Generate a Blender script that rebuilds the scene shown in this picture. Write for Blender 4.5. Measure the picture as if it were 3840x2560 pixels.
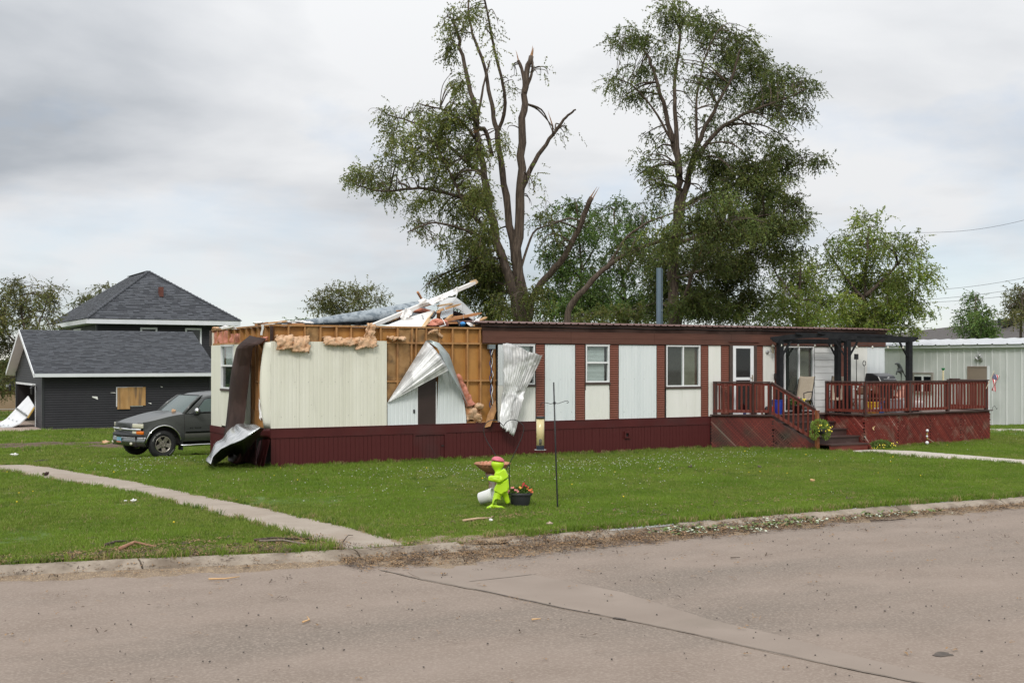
import bpy, bmesh, math, random
import numpy as np
from mathutils import Vector, Matrix, noise as mnoise

for _o in list(bpy.data.objects): bpy.data.objects.remove(_o)
random.seed(7); RNG = np.random.default_rng(7)
SC = bpy.context.scene; COL = SC.collection

# ---------------------------------------------------------------- camera
# World frame: origin at the near corner of the mobile home, X along its long side, Y away along its end wall, Z up (metres).
CAM = (-8.966, -27.477, 2.5); HEAD = math.atan(7980/4500); FPX = 4500.0
cd = bpy.data.cameras.new('camera'); cam = bpy.data.objects.new('camera', cd); COL.objects.link(cam)
cd.sensor_width = 36.0; cd.lens = 36.0*FPX/3840.0; cd.shift_y = 77.0/3840.0; cd.clip_start = 0.1; cd.clip_end = 5000
cam.location = CAM; cam.rotation_euler = (math.pi/2, 0, HEAD - math.pi/2); SC.camera = cam

# ---------------------------------------------------------------- sky, sun, exposure
SUN_EL, SUN_AZ = math.radians(42), math.radians(-128)     # direction the light comes from (azimuth from +X)
wd = bpy.data.worlds.new('World'); SC.world = wd; wd.use_nodes = True
nt = wd.node_tree; nt.nodes.clear()
def wn(t, **k):
    n = nt.nodes.new(t)
    for a, v in k.items(): setattr(n, a, v)
    return n
def wl(a, b): nt.links.new(a, b)
def wmath(op, a, b=None, c=None, clamp=False):
    n = wn('ShaderNodeMath', operation=op, use_clamp=clamp)
    for i, v in enumerate((a, b, c)):
        if v is None: continue
        if isinstance(v, (int, float)): n.inputs[i].default_value = v
        else: wl(v, n.inputs[i])
    return n.outputs[0]
sky = wn('ShaderNodeTexSky', sky_type='NISHITA', sun_disc=False, sun_elevation=SUN_EL, sun_rotation=math.pi/2 - SUN_AZ)
sky.dust_density = 0.0; sky.ozone_density = 4.0; sky.air_density = 1.0
bg_sky = wn('ShaderNodeBackground'); bg_sky.inputs[1].default_value = 0.1; wl(sky.outputs[0], bg_sky.inputs[0])
tc = wn('ShaderNodeTexCoord'); sp = wn('ShaderNodeSeparateXYZ'); wl(tc.outputs['Generated'], sp.inputs[0])
zc = wmath('ADD', wmath('MAXIMUM', sp.outputs[2], 0.0), 0.16)
pv = wn('ShaderNodeCombineXYZ'); wl(wmath('DIVIDE', sp.outputs[0], zc), pv.inputs[0]); wl(wmath('DIVIDE', sp.outputs[1], zc), pv.inputs[1])
n1 = wn('ShaderNodeTexNoise'); n1.inputs['Scale'].default_value = 0.8; n1.inputs['Detail'].default_value = 7; n1.inputs['Roughness'].default_value = 0.5
n1.inputs['Distortion'].default_value = 0.25
mp = wn('ShaderNodeMapping'); mp.inputs['Location'].default_value = (17.0, 3.0, 2.0); wl(pv.outputs[0], mp.inputs[0]); wl(mp.outputs[0], n1.inputs[0])
r1 = wn('ShaderNodeValToRGB'); wl(n1.outputs[0], r1.inputs[0])
e = r1.color_ramp.elements; e[0].position = 0.32; e[0].color = (0.42, 0.45, 0.49, 1); e[1].position = 0.60; e[1].color = (0.79, 0.80, 0.815, 1)
m_ = r1.color_ramp.elements.new(0.45); m_.color = (0.61, 0.63, 0.66, 1)
# brighter towards the zenith, as an overcast sky is
zen = wmath('MULTIPLY_ADD', wmath('POWER', wmath('MAXIMUM', sp.outputs[2], 0.0), 2.0), 1.5, 0.92)
vs = wn('ShaderNodeVectorMath', operation='SCALE'); wl(r1.outputs[0], vs.inputs[0]); wl(zen, vs.inputs['Scale'])
bg_c = wn('ShaderNodeBackground'); bg_c.inputs[1].default_value = 1.0; wl(vs.outputs[0], bg_c.inputs[0])
# cloud cover: closed above, broken close to the horizon
n2 = wn('ShaderNodeTexNoise'); n2.inputs['Scale'].default_value = 9.0; n2.inputs['Detail'].default_value = 6; n2.inputs['Roughness'].default_value = 0.55
mp2 = wn('ShaderNodeMapping'); mp2.inputs['Scale'].default_value = (1, 1, 2.2); mp2.inputs['Location'].default_value = (0.3, 0.1, 0.2)
wl(tc.outputs['Generated'], mp2.inputs[0]); wl(mp2.outputs[0], n2.inputs[0])
cov = wmath('ADD', wmath('MULTIPLY', sp.outputs[2], 5.5), wmath('MULTIPLY_ADD', n2.outputs[0], 3.2, -1.55), clamp=True)
mx = wn('ShaderNodeMixShader'); wl(wmath('MULTIPLY_ADD', cov, 0.34, 0.66), mx.inputs[0]); wl(bg_sky.outputs[0], mx.inputs[1]); wl(bg_c.outputs[0], mx.inputs[2])
wo = wn('ShaderNodeOutputWorld'); wl(mx.outputs[0], wo.inputs[0])
sd = bpy.data.lights.new('sun', 'SUN'); sd.energy = 1.5; sd.angle = math.radians(14); sd.color = (1.0, 0.965, 0.91)
so = bpy.data.objects.new('sun', sd); COL.objects.link(so)
so.rotation_euler = Vector((math.cos(SUN_EL)*math.cos(SUN_AZ), math.cos(SUN_EL)*math.sin(SUN_AZ), math.sin(SUN_EL))).to_track_quat('Z', 'Y').to_euler()
SC.view_settings.view_transform = 'Standard'; SC.view_settings.look = 'None'; SC.view_settings.gamma = 1.0; SC.view_settings.exposure = 0.17
try: SC.view_settings.use_curve_mapping = False
except Exception: pass
SC.cycles.use_denoising = True; SC.cycles.max_bounces = 8; SC.cycles.transparent_max_bounces = 16

# ---------------------------------------------------------------- surveying: a sight line of the photograph met with a known plane of the place
SA, CA_ = math.sin(HEAD), math.cos(HEAD)
def ray(u, v):
    k = (u-1920)/FPX
    return Vector((k*SA+CA_, -k*CA_+SA, -(v-1357)/FPX))
def onY(u, v, Y=0.0):
    d = ray(u, v); t = (Y-CAM[1])/d.y; return Vector((CAM[0]+t*d.x, Y, CAM[2]+t*d.z))
def onX(u, v, X=0.0):
    d = ray(u, v); t = (X-CAM[0])/d.x; return Vector((X, CAM[1]+t*d.y, CAM[2]+t*d.z))
def onZ(u, v, z=0.0):
    d = ray(u, v); t = (z-CAM[2])/d.z; return Vector((CAM[0]+t*d.x, CAM[1]+t*d.y, z))
def atd(u, v, t):
    d = ray(u, v); return Vector((CAM[0]+t*d.x, CAM[1]+t*d.y, CAM[2]+t*d.z))
def sst(a, b, x):
    t = min(1, max(0, (x-a)/(b-a))); return t*t*(3-2*t)
def lerp(a, b, t): return a+(b-a)*t
def terrain(x, y): return -0.30*sst(3.0, 8.5, y) - 0.006

# ---------------------------------------------------------------- materials
MATS = {}
def mat(name, c1, c2=None, rough=0.75, metal=0.0, scale=6.0, stretch=(1, 1, 1), detail=5, bump=0.0, bscale=None, lo=0.35, hi=0.65,
        speck=None, spscale=180.0, splo=0.62, sphi=0.7, coat=0.0, c3=None, s3=1.5, lo3=0.5, hi3=0.62, trans=0.0, spec=0.5, attr=None, coords='Object', st3=(1,1,1), em=None):
    if name in MATS: return MATS[name]
    m = bpy.data.materials.new(name); m.use_nodes = True; t = m.node_tree; t.nodes.clear(); L = t.links.new
    def N(ty, **k):
        n = t.nodes.new(ty)
        for a, v in k.items(): setattr(n, a, v)
        return n
    out = N('ShaderNodeOutputMaterial'); b = N('ShaderNodeBsdfPrincipled'); L(b.outputs[0], out.inputs[0])
    b.inputs['Roughness'].default_value = rough; b.inputs['Metallic'].default_value = metal; b.inputs['Specular IOR Level'].default_value = spec
    if coat: b.inputs['Coat Weight'].default_value = coat; b.inputs['Coat Roughness'].default_value = 0.08
    c2 = c2 or tuple(min(1, x*1.12) for x in c1)
    tcn = N('ShaderNodeTexCoord'); mpn = N('ShaderNodeMapping'); mpn.inputs['Scale'].default_value = stretch; src_ = N('ShaderNodeNewGeometry').outputs['Position'] if coords == 'World' else tcn.outputs[coords]; L(src_, mpn.inputs[0])
    def noisef(sc, det, lo_, hi_, src=mpn.outputs[0]):
        n = N('ShaderNodeTexNoise'); n.inputs['Scale'].default_value = sc; n.inputs['Detail'].default_value = det; L(src, n.inputs[0])
        r = N('ShaderNodeMapRange'); r.inputs[1].default_value = lo_; r.inputs[2].default_value = hi_; L(n.outputs[0], r.inputs[0]); return r.outputs[0], n.outputs[0]
    def mixc(f, a, bb):
        x = N('ShaderNodeMix', data_type='RGBA'); L(f, x.inputs[0])
        for i, v in ((6, a), (7, bb)):
            if isinstance(v, tuple): x.inputs[i].default_value = (*v, 1)
            else: L(v, x.inputs[i])
        return x.outputs[2]
    f, raw = noisef(scale, detail, lo, hi); col = mixc(f, c1, c2)
    if c3:
        mp3 = N('ShaderNodeMapping'); mp3.inputs['Scale'].default_value = st3; mp3.inputs['Location'].default_value = (3.7, 1.9, 5.1); L(src_, mp3.inputs[0])
        f3, _ = noisef(s3, 6, lo3, hi3, mp3.outputs[0]); col = mixc(f3, col, c3)
    if speck:
        fs, _ = noisef(spscale, 2, splo, sphi, src_); col = mixc(fs, col, speck)
    if attr:
        at = N('ShaderNodeAttribute', attribute_name=attr); x = N('ShaderNodeMix', data_type='RGBA', blend_type='MULTIPLY'); x.inputs[0].default_value = 1
        L(col, x.inputs[6]); L(at.outputs['Color'], x.inputs[7]); col = x.outputs[2]
    L(col, b.inputs['Base Color'])
    if em: b.inputs['Emission Color'].default_value = (*em[:3], 1); b.inputs['Emission Strength'].default_value = em[3]
    if bump:
        bn = N('ShaderNodeBump'); bn.inputs['Strength'].default_value = min(1, bump*1.0); bn.inputs['Distance'].default_value = 0.02
        if bscale: _, raw = noisef(bscale, 6, 0, 1)
        L(raw, bn.inputs['Height']); L(bn.outputs[0], b.inputs['Normal'])
    if trans:
        tr = N('ShaderNodeBsdfTranslucent'); L(col, tr.inputs[0]); ms = N('ShaderNodeMixShader'); ms.inputs[0].default_value = trans
        L(b.outputs[0], ms.inputs[1]); L(tr.outputs[0], ms.inputs[2]); L(ms.outputs[0], out.inputs[0])
    MATS[name] = m; return m
def glass(name, tint=(0.75, 0.85, 0.85), clear=0.6, dark=(0.02, 0.025, 0.03)):
    if name in MATS: return MATS[name]
    m = bpy.data.materials.new(name); m.use_nodes = True; t = m.node_tree; t.nodes.clear(); L = t.links.new
    out = t.nodes.new('ShaderNodeOutputMaterial'); tr = t.nodes.new('ShaderNodeBsdfTransparent'); tr.inputs[0].default_value = (*tint, 1)
    df = t.nodes.new('ShaderNodeBsdfDiffuse'); df.inputs[0].default_value = (*dark, 1)
    a = t.nodes.new('ShaderNodeMixShader'); a.inputs[0].default_value = clear; L(df.outputs[0], a.inputs[1]); L(tr.outputs[0], a.inputs[2])
    gl = t.nodes.new('ShaderNodeBsdfGlossy'); gl.inputs['Roughness'].default_value = 0.03
    lw = t.nodes.new('ShaderNodeLayerWeight'); pw = t.nodes.new('ShaderNodeMath'); pw.operation = 'POWER'; pw.inputs[1].default_value = 5; L(lw.outputs['Facing'], pw.inputs[0]); fr = t.nodes.new('ShaderNodeMath'); fr.operation = 'MULTIPLY_ADD'; fr.inputs[1].default_value = .92; fr.inputs[2].default_value = .06; L(pw.outputs[0], fr.inputs[0])
    b = t.nodes.new('ShaderNodeMixShader'); L(fr.outputs[0], b.inputs[0]); L(a.outputs[0], b.inputs[1]); L(gl.outputs[0], b.inputs[2]); L(b.outputs[0], out.inputs[0])
    MATS[name] = m; return m

M_cream = mat('cream siding', (0.70, 0.685, 0.575), (0.76, 0.745, 0.64), rough=0.45, scale=1.3, stretch=(3, 3, .25), c3=(0.56, 0.55, 0.46), s3=3.0, st3=(3, 3, .3), lo3=.60, hi3=.86, bump=.04, speck=(0.42, 0.40, 0.33), spscale=22, splo=.70, sphi=.85)
M_white = mat('white siding', (0.68, 0.725, 0.725), (0.74, 0.775, 0.775), rough=0.4, scale=1.2, stretch=(3, 3, .3), bump=.03, c3=(0.55, 0.60, 0.60), s3=4, st3=(3, 3, .25), lo3=.58, hi3=.85)
M_ivory = mat('ivory siding', (0.74, 0.74, 0.68), (0.79, 0.78, 0.73), rough=0.45, scale=1.5, stretch=(3, 3, .3), c3=(0.62, 0.61, 0.54), s3=3, st3=(3, 3, .3), lo3=.58, hi3=.85)
M_silver = mat('bare aluminium', (0.42, 0.42, 0.41), (0.62, 0.62, 0.61), rough=0.5, metal=0.45, scale=5, stretch=(1, 1, .4), bump=.25, bscale=9, c3=(0.72, 0.72, 0.71), s3=2.5, lo3=.5, hi3=.56)
M_crump = mat('crumpled aluminium', (0.36, 0.355, 0.34), (0.56, 0.56, 0.55), rough=0.5, metal=0.3, scale=3, stretch=(1, 1, .5), bump=.2, bscale=8, c3=(0.74, 0.74, 0.73), s3=1.6, lo3=.48, hi3=.54)
M_bright = mat('bright mill aluminium', (0.50, 0.51, 0.50), (0.68, 0.68, 0.67), rough=0.24, metal=0.9, scale=6, stretch=(1, 1, .3), bump=.2, bscale=6)
M_greymetal = mat('shaded grey underside', (0.30, 0.35, 0.34), (0.42, 0.46, 0.45), rough=0.4, metal=.35, scale=4, bump=.1, bscale=7)
M_maroon = mat('maroon skirting', (0.068, 0.0115, 0.0110), (0.086, 0.0155, 0.0148), rough=0.55, scale=1.6, c3=(0.060, 0.026, 0.025), s3=1.1, lo3=.5, hi3=.8, bump=.03, spec=.3, speck=(0.14, 0.08, 0.08), spscale=60, splo=.76, sphi=.8)
M_brown = mat('brown fascia', (0.098, 0.040, 0.027), (0.122, 0.053, 0.037), rough=0.65, spec=.3, scale=5, stretch=(.4, 1, 14), bump=.06, c3=(0.085, 0.040, 0.03), s3=.9, lo3=.5, hi3=.7)
M_dbrown = mat('dark brown metal', (0.026, 0.012, 0.009), (0.036, 0.018, 0.013), rough=0.7, spec=.2, scale=3, c3=(0.055, 0.03, 0.024), s3=1.5, bump=.05)
M_slat = mat('rust red louvre', (0.165, 0.047, 0.025), (0.195, 0.06, 0.034), rough=0.6, scale=6, c3=(0.12, 0.036, 0.022), s3=2.0)
M_trim = mat('dark brown trim', (0.055, 0.036, 0.028), (0.07, 0.047, 0.037), rough=0.6, scale=8)
M_frame = mat('white window frame', (0.74, 0.75, 0.75), (0.8, 0.8, 0.8), rough=0.35, scale=3)
M_ply = mat('honey plywood', (0.36, 0.165, 0.036), (0.46, 0.225, 0.058), rough=0.6, scale=2.2, stretch=(2, 2, .7), c3=(0.26, 0.115, 0.03), s3=1.8, lo3=.48, hi3=.7, bump=.03)
M_stud = mat('framing lumber', (0.34, 0.165, 0.055), (0.43, 0.225, 0.085), rough=0.7, scale=4, stretch=(4, 4, .7), bump=.05, c3=(0.22, 0.105, 0.04), s3=3, lo3=.54, hi3=.7)
M_plank = mat('pale broken lumber', (0.52, 0.31, 0.14), (0.62, 0.40, 0.20), rough=0.7, scale=4, stretch=(2, 6, 6), bump=.05)
M_orange = mat('orange broken lumber', (0.42, 0.185, 0.07), (0.50, 0.25, 0.11), rough=0.7, scale=4, stretch=(2, 6, 6), bump=.05)
M_batt = mat('brown faced batt', (0.25, 0.135, 0.05), (0.36, 0.21, 0.09), rough=0.9, scale=4, bump=.5, bscale=10, c3=(0.14, 0.085, 0.04), s3=3.5, lo3=.5, hi3=.66)
M_fluff = mat('tan fibreglass', (0.55, 0.34, 0.19), (0.64, 0.43, 0.28), rough=0.95, scale=7, bump=.8, bscale=28, c3=(0.42, 0.20, 0.09), s3=6, lo3=.52, hi3=.68)
M_pinkf = mat('pink fibreglass', (0.52, 0.19, 0.13), (0.64, 0.28, 0.20), rough=0.95, scale=9, bump=.4, bscale=60, c3=(0.40, 0.13, 0.06), s3=6, lo3=.5, hi3=.66)
M_plastic = mat('white plastic wrap', (0.72, 0.70, 0.67), (0.78, 0.77, 0.75), rough=0.35, scale=8, bump=.3, bscale=14)
M_board = mat('white ceiling board', (0.76, 0.75, 0.71), (0.80, 0.79, 0.76), rough=0.8, scale=4)
M_cardb = mat('tan board core', (0.58, 0.41, 0.23), (0.64, 0.47, 0.28), rough=0.85, scale=6)
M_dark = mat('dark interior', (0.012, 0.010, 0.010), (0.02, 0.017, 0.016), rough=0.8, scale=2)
M_roofbr = mat('brown metal roof', (0.125, 0.062, 0.052), (0.15, 0.078, 0.066), rough=0.4, scale=3, stretch=(6, .5, 1))
M_blind = mat('window blind', (0.74, 0.76, 0.74), (0.8, 0.81, 0.79), rough=0.55, scale=4)
M_blindt = mat('olive window blind', (0.24, 0.22, 0.145), (0.28, 0.26, 0.18), rough=0.6, scale=4)
M_shade = mat('insect screen and room shadow', (0.030, 0.030, 0.026), (0.04, 0.04, 0.034), rough=0.7, scale=30)
M_glass = glass('window glass', (0.9, 0.94, 0.93), .96)
M_glassd = glass('dark window glass', (0.45, 0.5, 0.5), .7)
M_black = mat('black metal', (0.012, 0.012, 0.013), (0.02, 0.02, 0.021), rough=0.45, scale=20)
M_blackwood = mat('black stained wood', (0.010, 0.0105, 0.012), (0.017, 0.018, 0.02), rough=0.75, spec=.25, scale=6, stretch=(1, 1, 1), bump=.05)
M_red = mat('red stained deck wood', (0.135, 0.022, 0.013), (0.175, 0.034, 0.02), rough=0.6, scale=3, c3=(0.085, 0.028, 0.02), s3=1.3, lo3=.5, hi3=.72, bump=.06, bscale=30)
M_redrail = mat('worn red rail wood', (0.135, 0.024, 0.014), (0.17, 0.036, 0.023), rough=0.6, scale=5, stretch=(3, 3, .6), c3=(0.20, 0.085, 0.058), s3=7, st3=(2, 2, .5), lo3=.57, hi3=.72, bump=.05)
M_rail = mat('dark brown handrail', (0.052, 0.024, 0.020), (0.068, 0.034, 0.028), rough=0.55, scale=4)
M_tread = mat('dark brown tread', (0.046, 0.022, 0.018), (0.06, 0.03, 0.025), rough=0.5, scale=4, c3=(0.10, 0.066, 0.053), s3=5, lo3=.6, hi3=.75)
M_floorb = mat('grey brown deck board', (0.13, 0.082, 0.065), (0.16, 0.105, 0.085), rough=0.65, scale=6, stretch=(.5, 4, 1))
M_cedar = mat('cedar newel', (0.26, 0.085, 0.03), (0.34, 0.125, 0.05), rough=0.6, scale=4, stretch=(6, 6, .5), c3=(0.14, 0.04, 0.02), s3=3, st3=(2, 2, .4))
M_conc = mat('sidewalk concrete', (0.285, 0.236, 0.188), (0.335, 0.282, 0.228), rough=0.9, scale=1.7, speck=(0.22, 0.18, 0.14), spscale=45, splo=.58, sphi=.74, bump=.12, bscale=60, c3=(0.27, 0.215, 0.165), s3=.8, lo3=.52, hi3=.72)
M_kerb = mat('kerb concrete', (0.25, 0.205, 0.158), (0.315, 0.262, 0.205), rough=0.92, scale=3, speck=(0.18, 0.145, 0.11), spscale=28, splo=.6, sphi=.68, bump=.35, bscale=22, c3=(0.15, 0.115, 0.082), s3=2.2, lo3=.46, hi3=.64)
M_soil = mat('bare soil', (0.068, 0.043, 0.026), (0.12, 0.08, 0.05), rough=1, scale=7, bump=.7, bscale=20)
M_bark = mat('brown bark', (0.045, 0.031, 0.022), (0.105, 0.077, 0.056), rough=0.9, scale=6, stretch=(3, 3, .35), lo=.38, hi=.62, bump=1.0, bscale=9, c3=(0.13, 0.10, 0.075), s3=5, st3=(3, 3, .3), lo3=.56, hi3=.66)
M_barkl = mat('pale bark', (0.16, 0.13, 0.10), (0.22, 0.18, 0.145), rough=0.9, scale=8, stretch=(3, 3, .6), bump=.5)
M_split = mat('fresh split wood', (0.26, 0.13, 0.06), (0.36, 0.2, 0.1), rough=0.85, scale=10, stretch=(3, 3, .5))

# ---------------------------------------------------------------- mesh helpers
class MB:
    def __init__(s): s.v = []; s.f = []; s.mi = []; s.cur = 0
    def add(s, vs, fs):
        o = len(s.v); s.v += [tuple(p) for p in vs]; s.f += [tuple(i+o for i in f) for f in fs]; s.mi += [s.cur]*len(fs); return s
    def box(s, x0, x1, y0, y1, z0, z1):
        return s.add([(x0,y0,z0),(x1,y0,z0),(x1,y1,z0),(x0,y1,z0),(x0,y0,z1),(x1,y0,z1),(x1,y1,z1),(x0,y1,z1)],
                     [(0,3,2,1),(4,5,6,7),(0,1,5,4),(1,2,6,5),(2,3,7,6),(3,0,4,7)])
    def bar(s, a, b, w, h, up=(0,0,1), taper=1.0):
        a, b = Vector(a), Vector(b); d = (b-a).normalized(); u = Vector(up)
        if abs(d.dot(u)) > .98: u = Vector((0,1,0))
        sx = d.cross(u).normalized(); sz = sx.cross(d).normalized(); vs = []
        for p, k in ((a, 1), (b, taper)):
            for i, j in ((-1,-1),(1,-1),(1,1),(-1,1)): vs.append(p + sx*(i*w/2*k) + sz*(j*h/2*k))
        return s.add(vs, [(0,1,2,3),(7,6,5,4),(0,4,5,1),(1,5,6,2),(2,6,7,3),(3,7,4,0)])
    def tube(s, pts, radii, n=8, cap=True, squash=1.0):
        pts = [Vector(p) for p in pts]
        if isinstance(radii, (int, float)): radii = [radii]*len(pts)
        vs = []; fs = []; ref = None
        for i, p in enumerate(pts):
            d = (pts[min(i+1, len(pts)-1)] - pts[max(i-1, 0)]); d = d.normalized() if d.length > 1e-9 else Vector((0,0,1))
            if ref is None: ref = Vector((1,0,0)) if abs(d.x) < .8 else Vector((0,1,0))
            a = (ref - d*ref.dot(d)).normalized(); ref = a; b = d.cross(a)
            for k in range(n):
                t = 2*math.pi*k/n; vs.append(p + (a*math.cos(t) + b*math.sin(t)*squash)*radii[i])
        for i in range(len(pts)-1):
            for k in range(n): fs.append((i*n+k, i*n+(k+1)%n, (i+1)*n+(k+1)%n, (i+1)*n+k))
        if cap: fs.append(tuple(range(n))[::-1]); fs.append(tuple((len(pts)-1)*n+k for k in range(n)))
        return s.add(vs, fs)
    def lathe(s, c, prof, n=20, sx=1.0, sy=1.0, rfun=None, cap=True):
        vs = []; fs = []
        for i, (r, z) in enumerate(prof):
            for k in range(n):
                t = 2*math.pi*k/n; rr = r*(rfun(t, i) if rfun else 1); vs.append((c[0]+rr*math.cos(t)*sx, c[1]+rr*math.sin(t)*sy, c[2]+z))
        for i in range(len(prof)-1):
            for k in range(n): fs.append((i*n+k, i*n+(k+1)%n, (i+1)*n+(k+1)%n, (i+1)*n+k))
        if cap and prof[0][0] > 1e-6: fs.append(tuple(range(n))[::-1])
        if cap and prof[-1][0] > 1e-6: fs.append(tuple((len(prof)-1)*n+k for k in range(n)))
        return s.add(vs, fs)
    def prism(s, poly, a, b):      # poly: list of 3D points (planar), extruded by vector b-a
        d = Vector(b)-Vector(a); n = len(poly); vs = [Vector(p) for p in poly] + [Vector(p)+d for p in poly]
        return s.add(vs, [tuple(range(n))[::-1], tuple(range(n, 2*n))] + [(i, (i+1)%n, n+(i+1)%n, n+i) for i in range(n)])
    def grid(s, fn, nu, nv):
        vs = [fn(i/nu, j/nv) for j in range(nv+1) for i in range(nu+1)]
        return s.add(vs, [(j*(nu+1)+i, j*(nu+1)+i+1, (j+1)*(nu+1)+i+1, (j+1)*(nu+1)+i) for j in range(nv) for i in range(nu)])
    def ball(s, c, r, seg=10, rings=6):
        r = r if isinstance(r, tuple) else (r, r, r); c = Vector(c)
        prof = [(math.sin(math.pi*i/rings), -math.cos(math.pi*i/rings)) for i in range(rings+1)]
        o = len(s.v); s.lathe((0,0,0), [(max(a, 1e-4), b) for a, b in prof], seg)
        for i in range(o, len(s.v)):
            p = s.v[i]; s.v[i] = (c.x+p[0]*r[0], c.y+p[1]*r[1], c.z+p[2]*r[2])
        return s
    def xf(s, M, start=0):
        for i in range(start, len(s.v)): s.v[i] = tuple(M @ Vector(s.v[i]))
        return s
    def build(s, name, m, parent=None, smooth=False, world=True, bevel=0, solid=0, ang=None):
        me = bpy.data.meshes.new(name)
        off = root_loc(parent) if (parent is not None and world) else Vector((0,0,0))
        me.from_pydata([(p[0]-off.x, p[1]-off.y, p[2]-off.z) for p in s.v], [], s.f)
        ms = m if isinstance(m, (list, tuple)) else [m]
        for x in ms: me.materials.append(x)
        if len(ms) > 1: me.polygons.foreach_set('material_index', s.mi)
        if smooth: me.polygons.foreach_set('use_smooth', [True]*len(me.polygons))
        me.update(); o = link(name, me, parent)
        if ang is not None and smooth:
            try: me.set_sharp_from_angle(angle=math.radians(ang))
            except Exception: pass
        if solid:
            md = o.modifiers.new('solid', 'SOLIDIFY'); md.thickness = solid; md.offset = 0
        if bevel:
            md = o.modifiers.new('bevel', 'BEVEL'); md.width = bevel; md.segments = 1; md.limit_method = 'ANGLE'
        return o
def root_loc(p):
    l = Vector((0,0,0))
    while p is not None: l += p.location; p = p.parent
    return l
def link(name, data, parent=None):
    o = bpy.data.objects.new(name, data); COL.objects.link(o)
    if parent is not None: o.parent = parent
    return o
def tag(o, label=None, cat=None, group=None, kind=None):
    if label: o['label'] = label
    if cat: o['category'] = cat
    if group: o['group'] = group
    if kind: o['kind'] = kind
    return o
def thing(name, label, cat, loc=(0,0,0), rz=0, group=None):
    o = link(name, None); o.location = loc; o.rotation_euler = (0, 0, rz); return tag(o, label, cat, group)
def part(name, m, parent, fn, **k):
    b = MB(); fn(b); return b.build(name, m, parent, **k)
def piece(src, parent, loc, rot=None, scale=None, name=None):
    o = src.copy(); COL.objects.link(o); o.parent = parent; o.location = loc
    if rot: o.rotation_euler = rot
    if scale: o.scale = scale
    return o
def boxpart(name, m, parent, x0, x1, y0, y1, z0, z1, **k):
    return part(name, m, parent, lambda b: b.box(x0, x1, y0, y1, z0, z1), **k)
def jit(a): return random.uniform(-a, a)
def fbm(p, o=4): return mnoise.fractal(Vector(p), 1.0, 2.0, o)
# ================================================================ ground, road, kerb, paths
KP = [(-300, -4), (-60, -4.5), (-25, -8.9), (-9, -11.25), (-7.2, -11.62), (-5.7, -11.93), (-4.16, -12.33), (-3.1, -12.55), (-2.09, -12.68), (-1.2, -12.66), (0.4, -12.56), (3.7, -12.50), (6.6, -12.52), (10, -12.7), (25, -13.2), (300, -14)]
def kerbY(x):
    for (a, ya), (b, yb) in zip(KP, KP[1:]):
        if a <= x <= b: return lerp(ya, yb, (x-a)/(b-a))
    return KP[0][1] if x < KP[0][0] else KP[-1][1]
ROADZ = -0.13
def dist_axis(lo, hi, near, step, grow=1.28):
    a = list(np.arange(near[0], near[1]+1e-6, step)); d = step
    while a[-1] < hi: d *= grow; a.append(min(hi, a[-1]+d))
    d = step
    while a[0] > lo: d *= grow; a.insert(0, max(lo, a[0]-d))
    return a
XS = dist_axis(-900, 900, (-16, 30), 0.5); YS = dist_axis(0, 1400, (0, 34), 0.5)
M_lawn = mat('lawn soil and thatch', (0.06, 0.105, 0.016), (0.085, 0.14, 0.022), rough=1, scale=1.1, bump=.5, bscale=30, c3=(0.085, 0.085, 0.028), s3=.7, lo3=.56, hi3=.74)
b = MB()
def lawnpt(x, t):
    y = kerbY(x)+0.10+t; z = terrain(x, y) + 0.02*fbm((x*.3, y*.3, 0)) * (1 if t > .3 else 0)
    for k, (ax, ay) in enumerate([(-2.7, -12.2)]):
        z -= 0.03*math.exp(-((x-ax)**2+(y-ay)**2)/1.2)
    return (x, y, z)
n = len(XS); vs = [lawnpt(x, t) for t in YS for x in XS]
b.add(vs, [(j*n+i, j*n+i+1, (j+1)*n+i+1, (j+1)*n+i) for j in range(len(YS)-1) for i in range(n-1)])
lawn = tag(b.build('lawn', M_lawn, smooth=True), kind='structure')

M_road = mat('weathered road surface', (0.190, 0.145, 0.113), (0.240, 0.188, 0.151), rough=0.93, scale=1.3, stretch=(.7, 1, 1), detail=12, lo=.3, hi=.7, speck=(0.285, 0.232, 0.188), spscale=36, splo=.46, sphi=.78, bump=.3, bscale=75,
             st3=(.35, 1, 1), c3=(0.158, 0.126, 0.10), s3=.5, lo3=.48, hi3=.66)
YR = dist_axis(-250, 0, (-22, 0), 0.8)
b = MB(); vs = [(x, kerbY(x)-0.30+t, ROADZ + 0.02*sst(0, -1.5, t)*0 + 0.0*fbm((x*.2, t*.2, 3))*(1 if t < -.5 else 0)) for t in YR for x in XS]
b.add(vs, [(j*n+i, j*n+i+1, (j+1)*n+i+1, (j+1)*n+i) for j in range(len(YR)-1) for i in range(n-1)])
road = tag(b.build('road', M_road, smooth=True), kind='structure')

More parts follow.
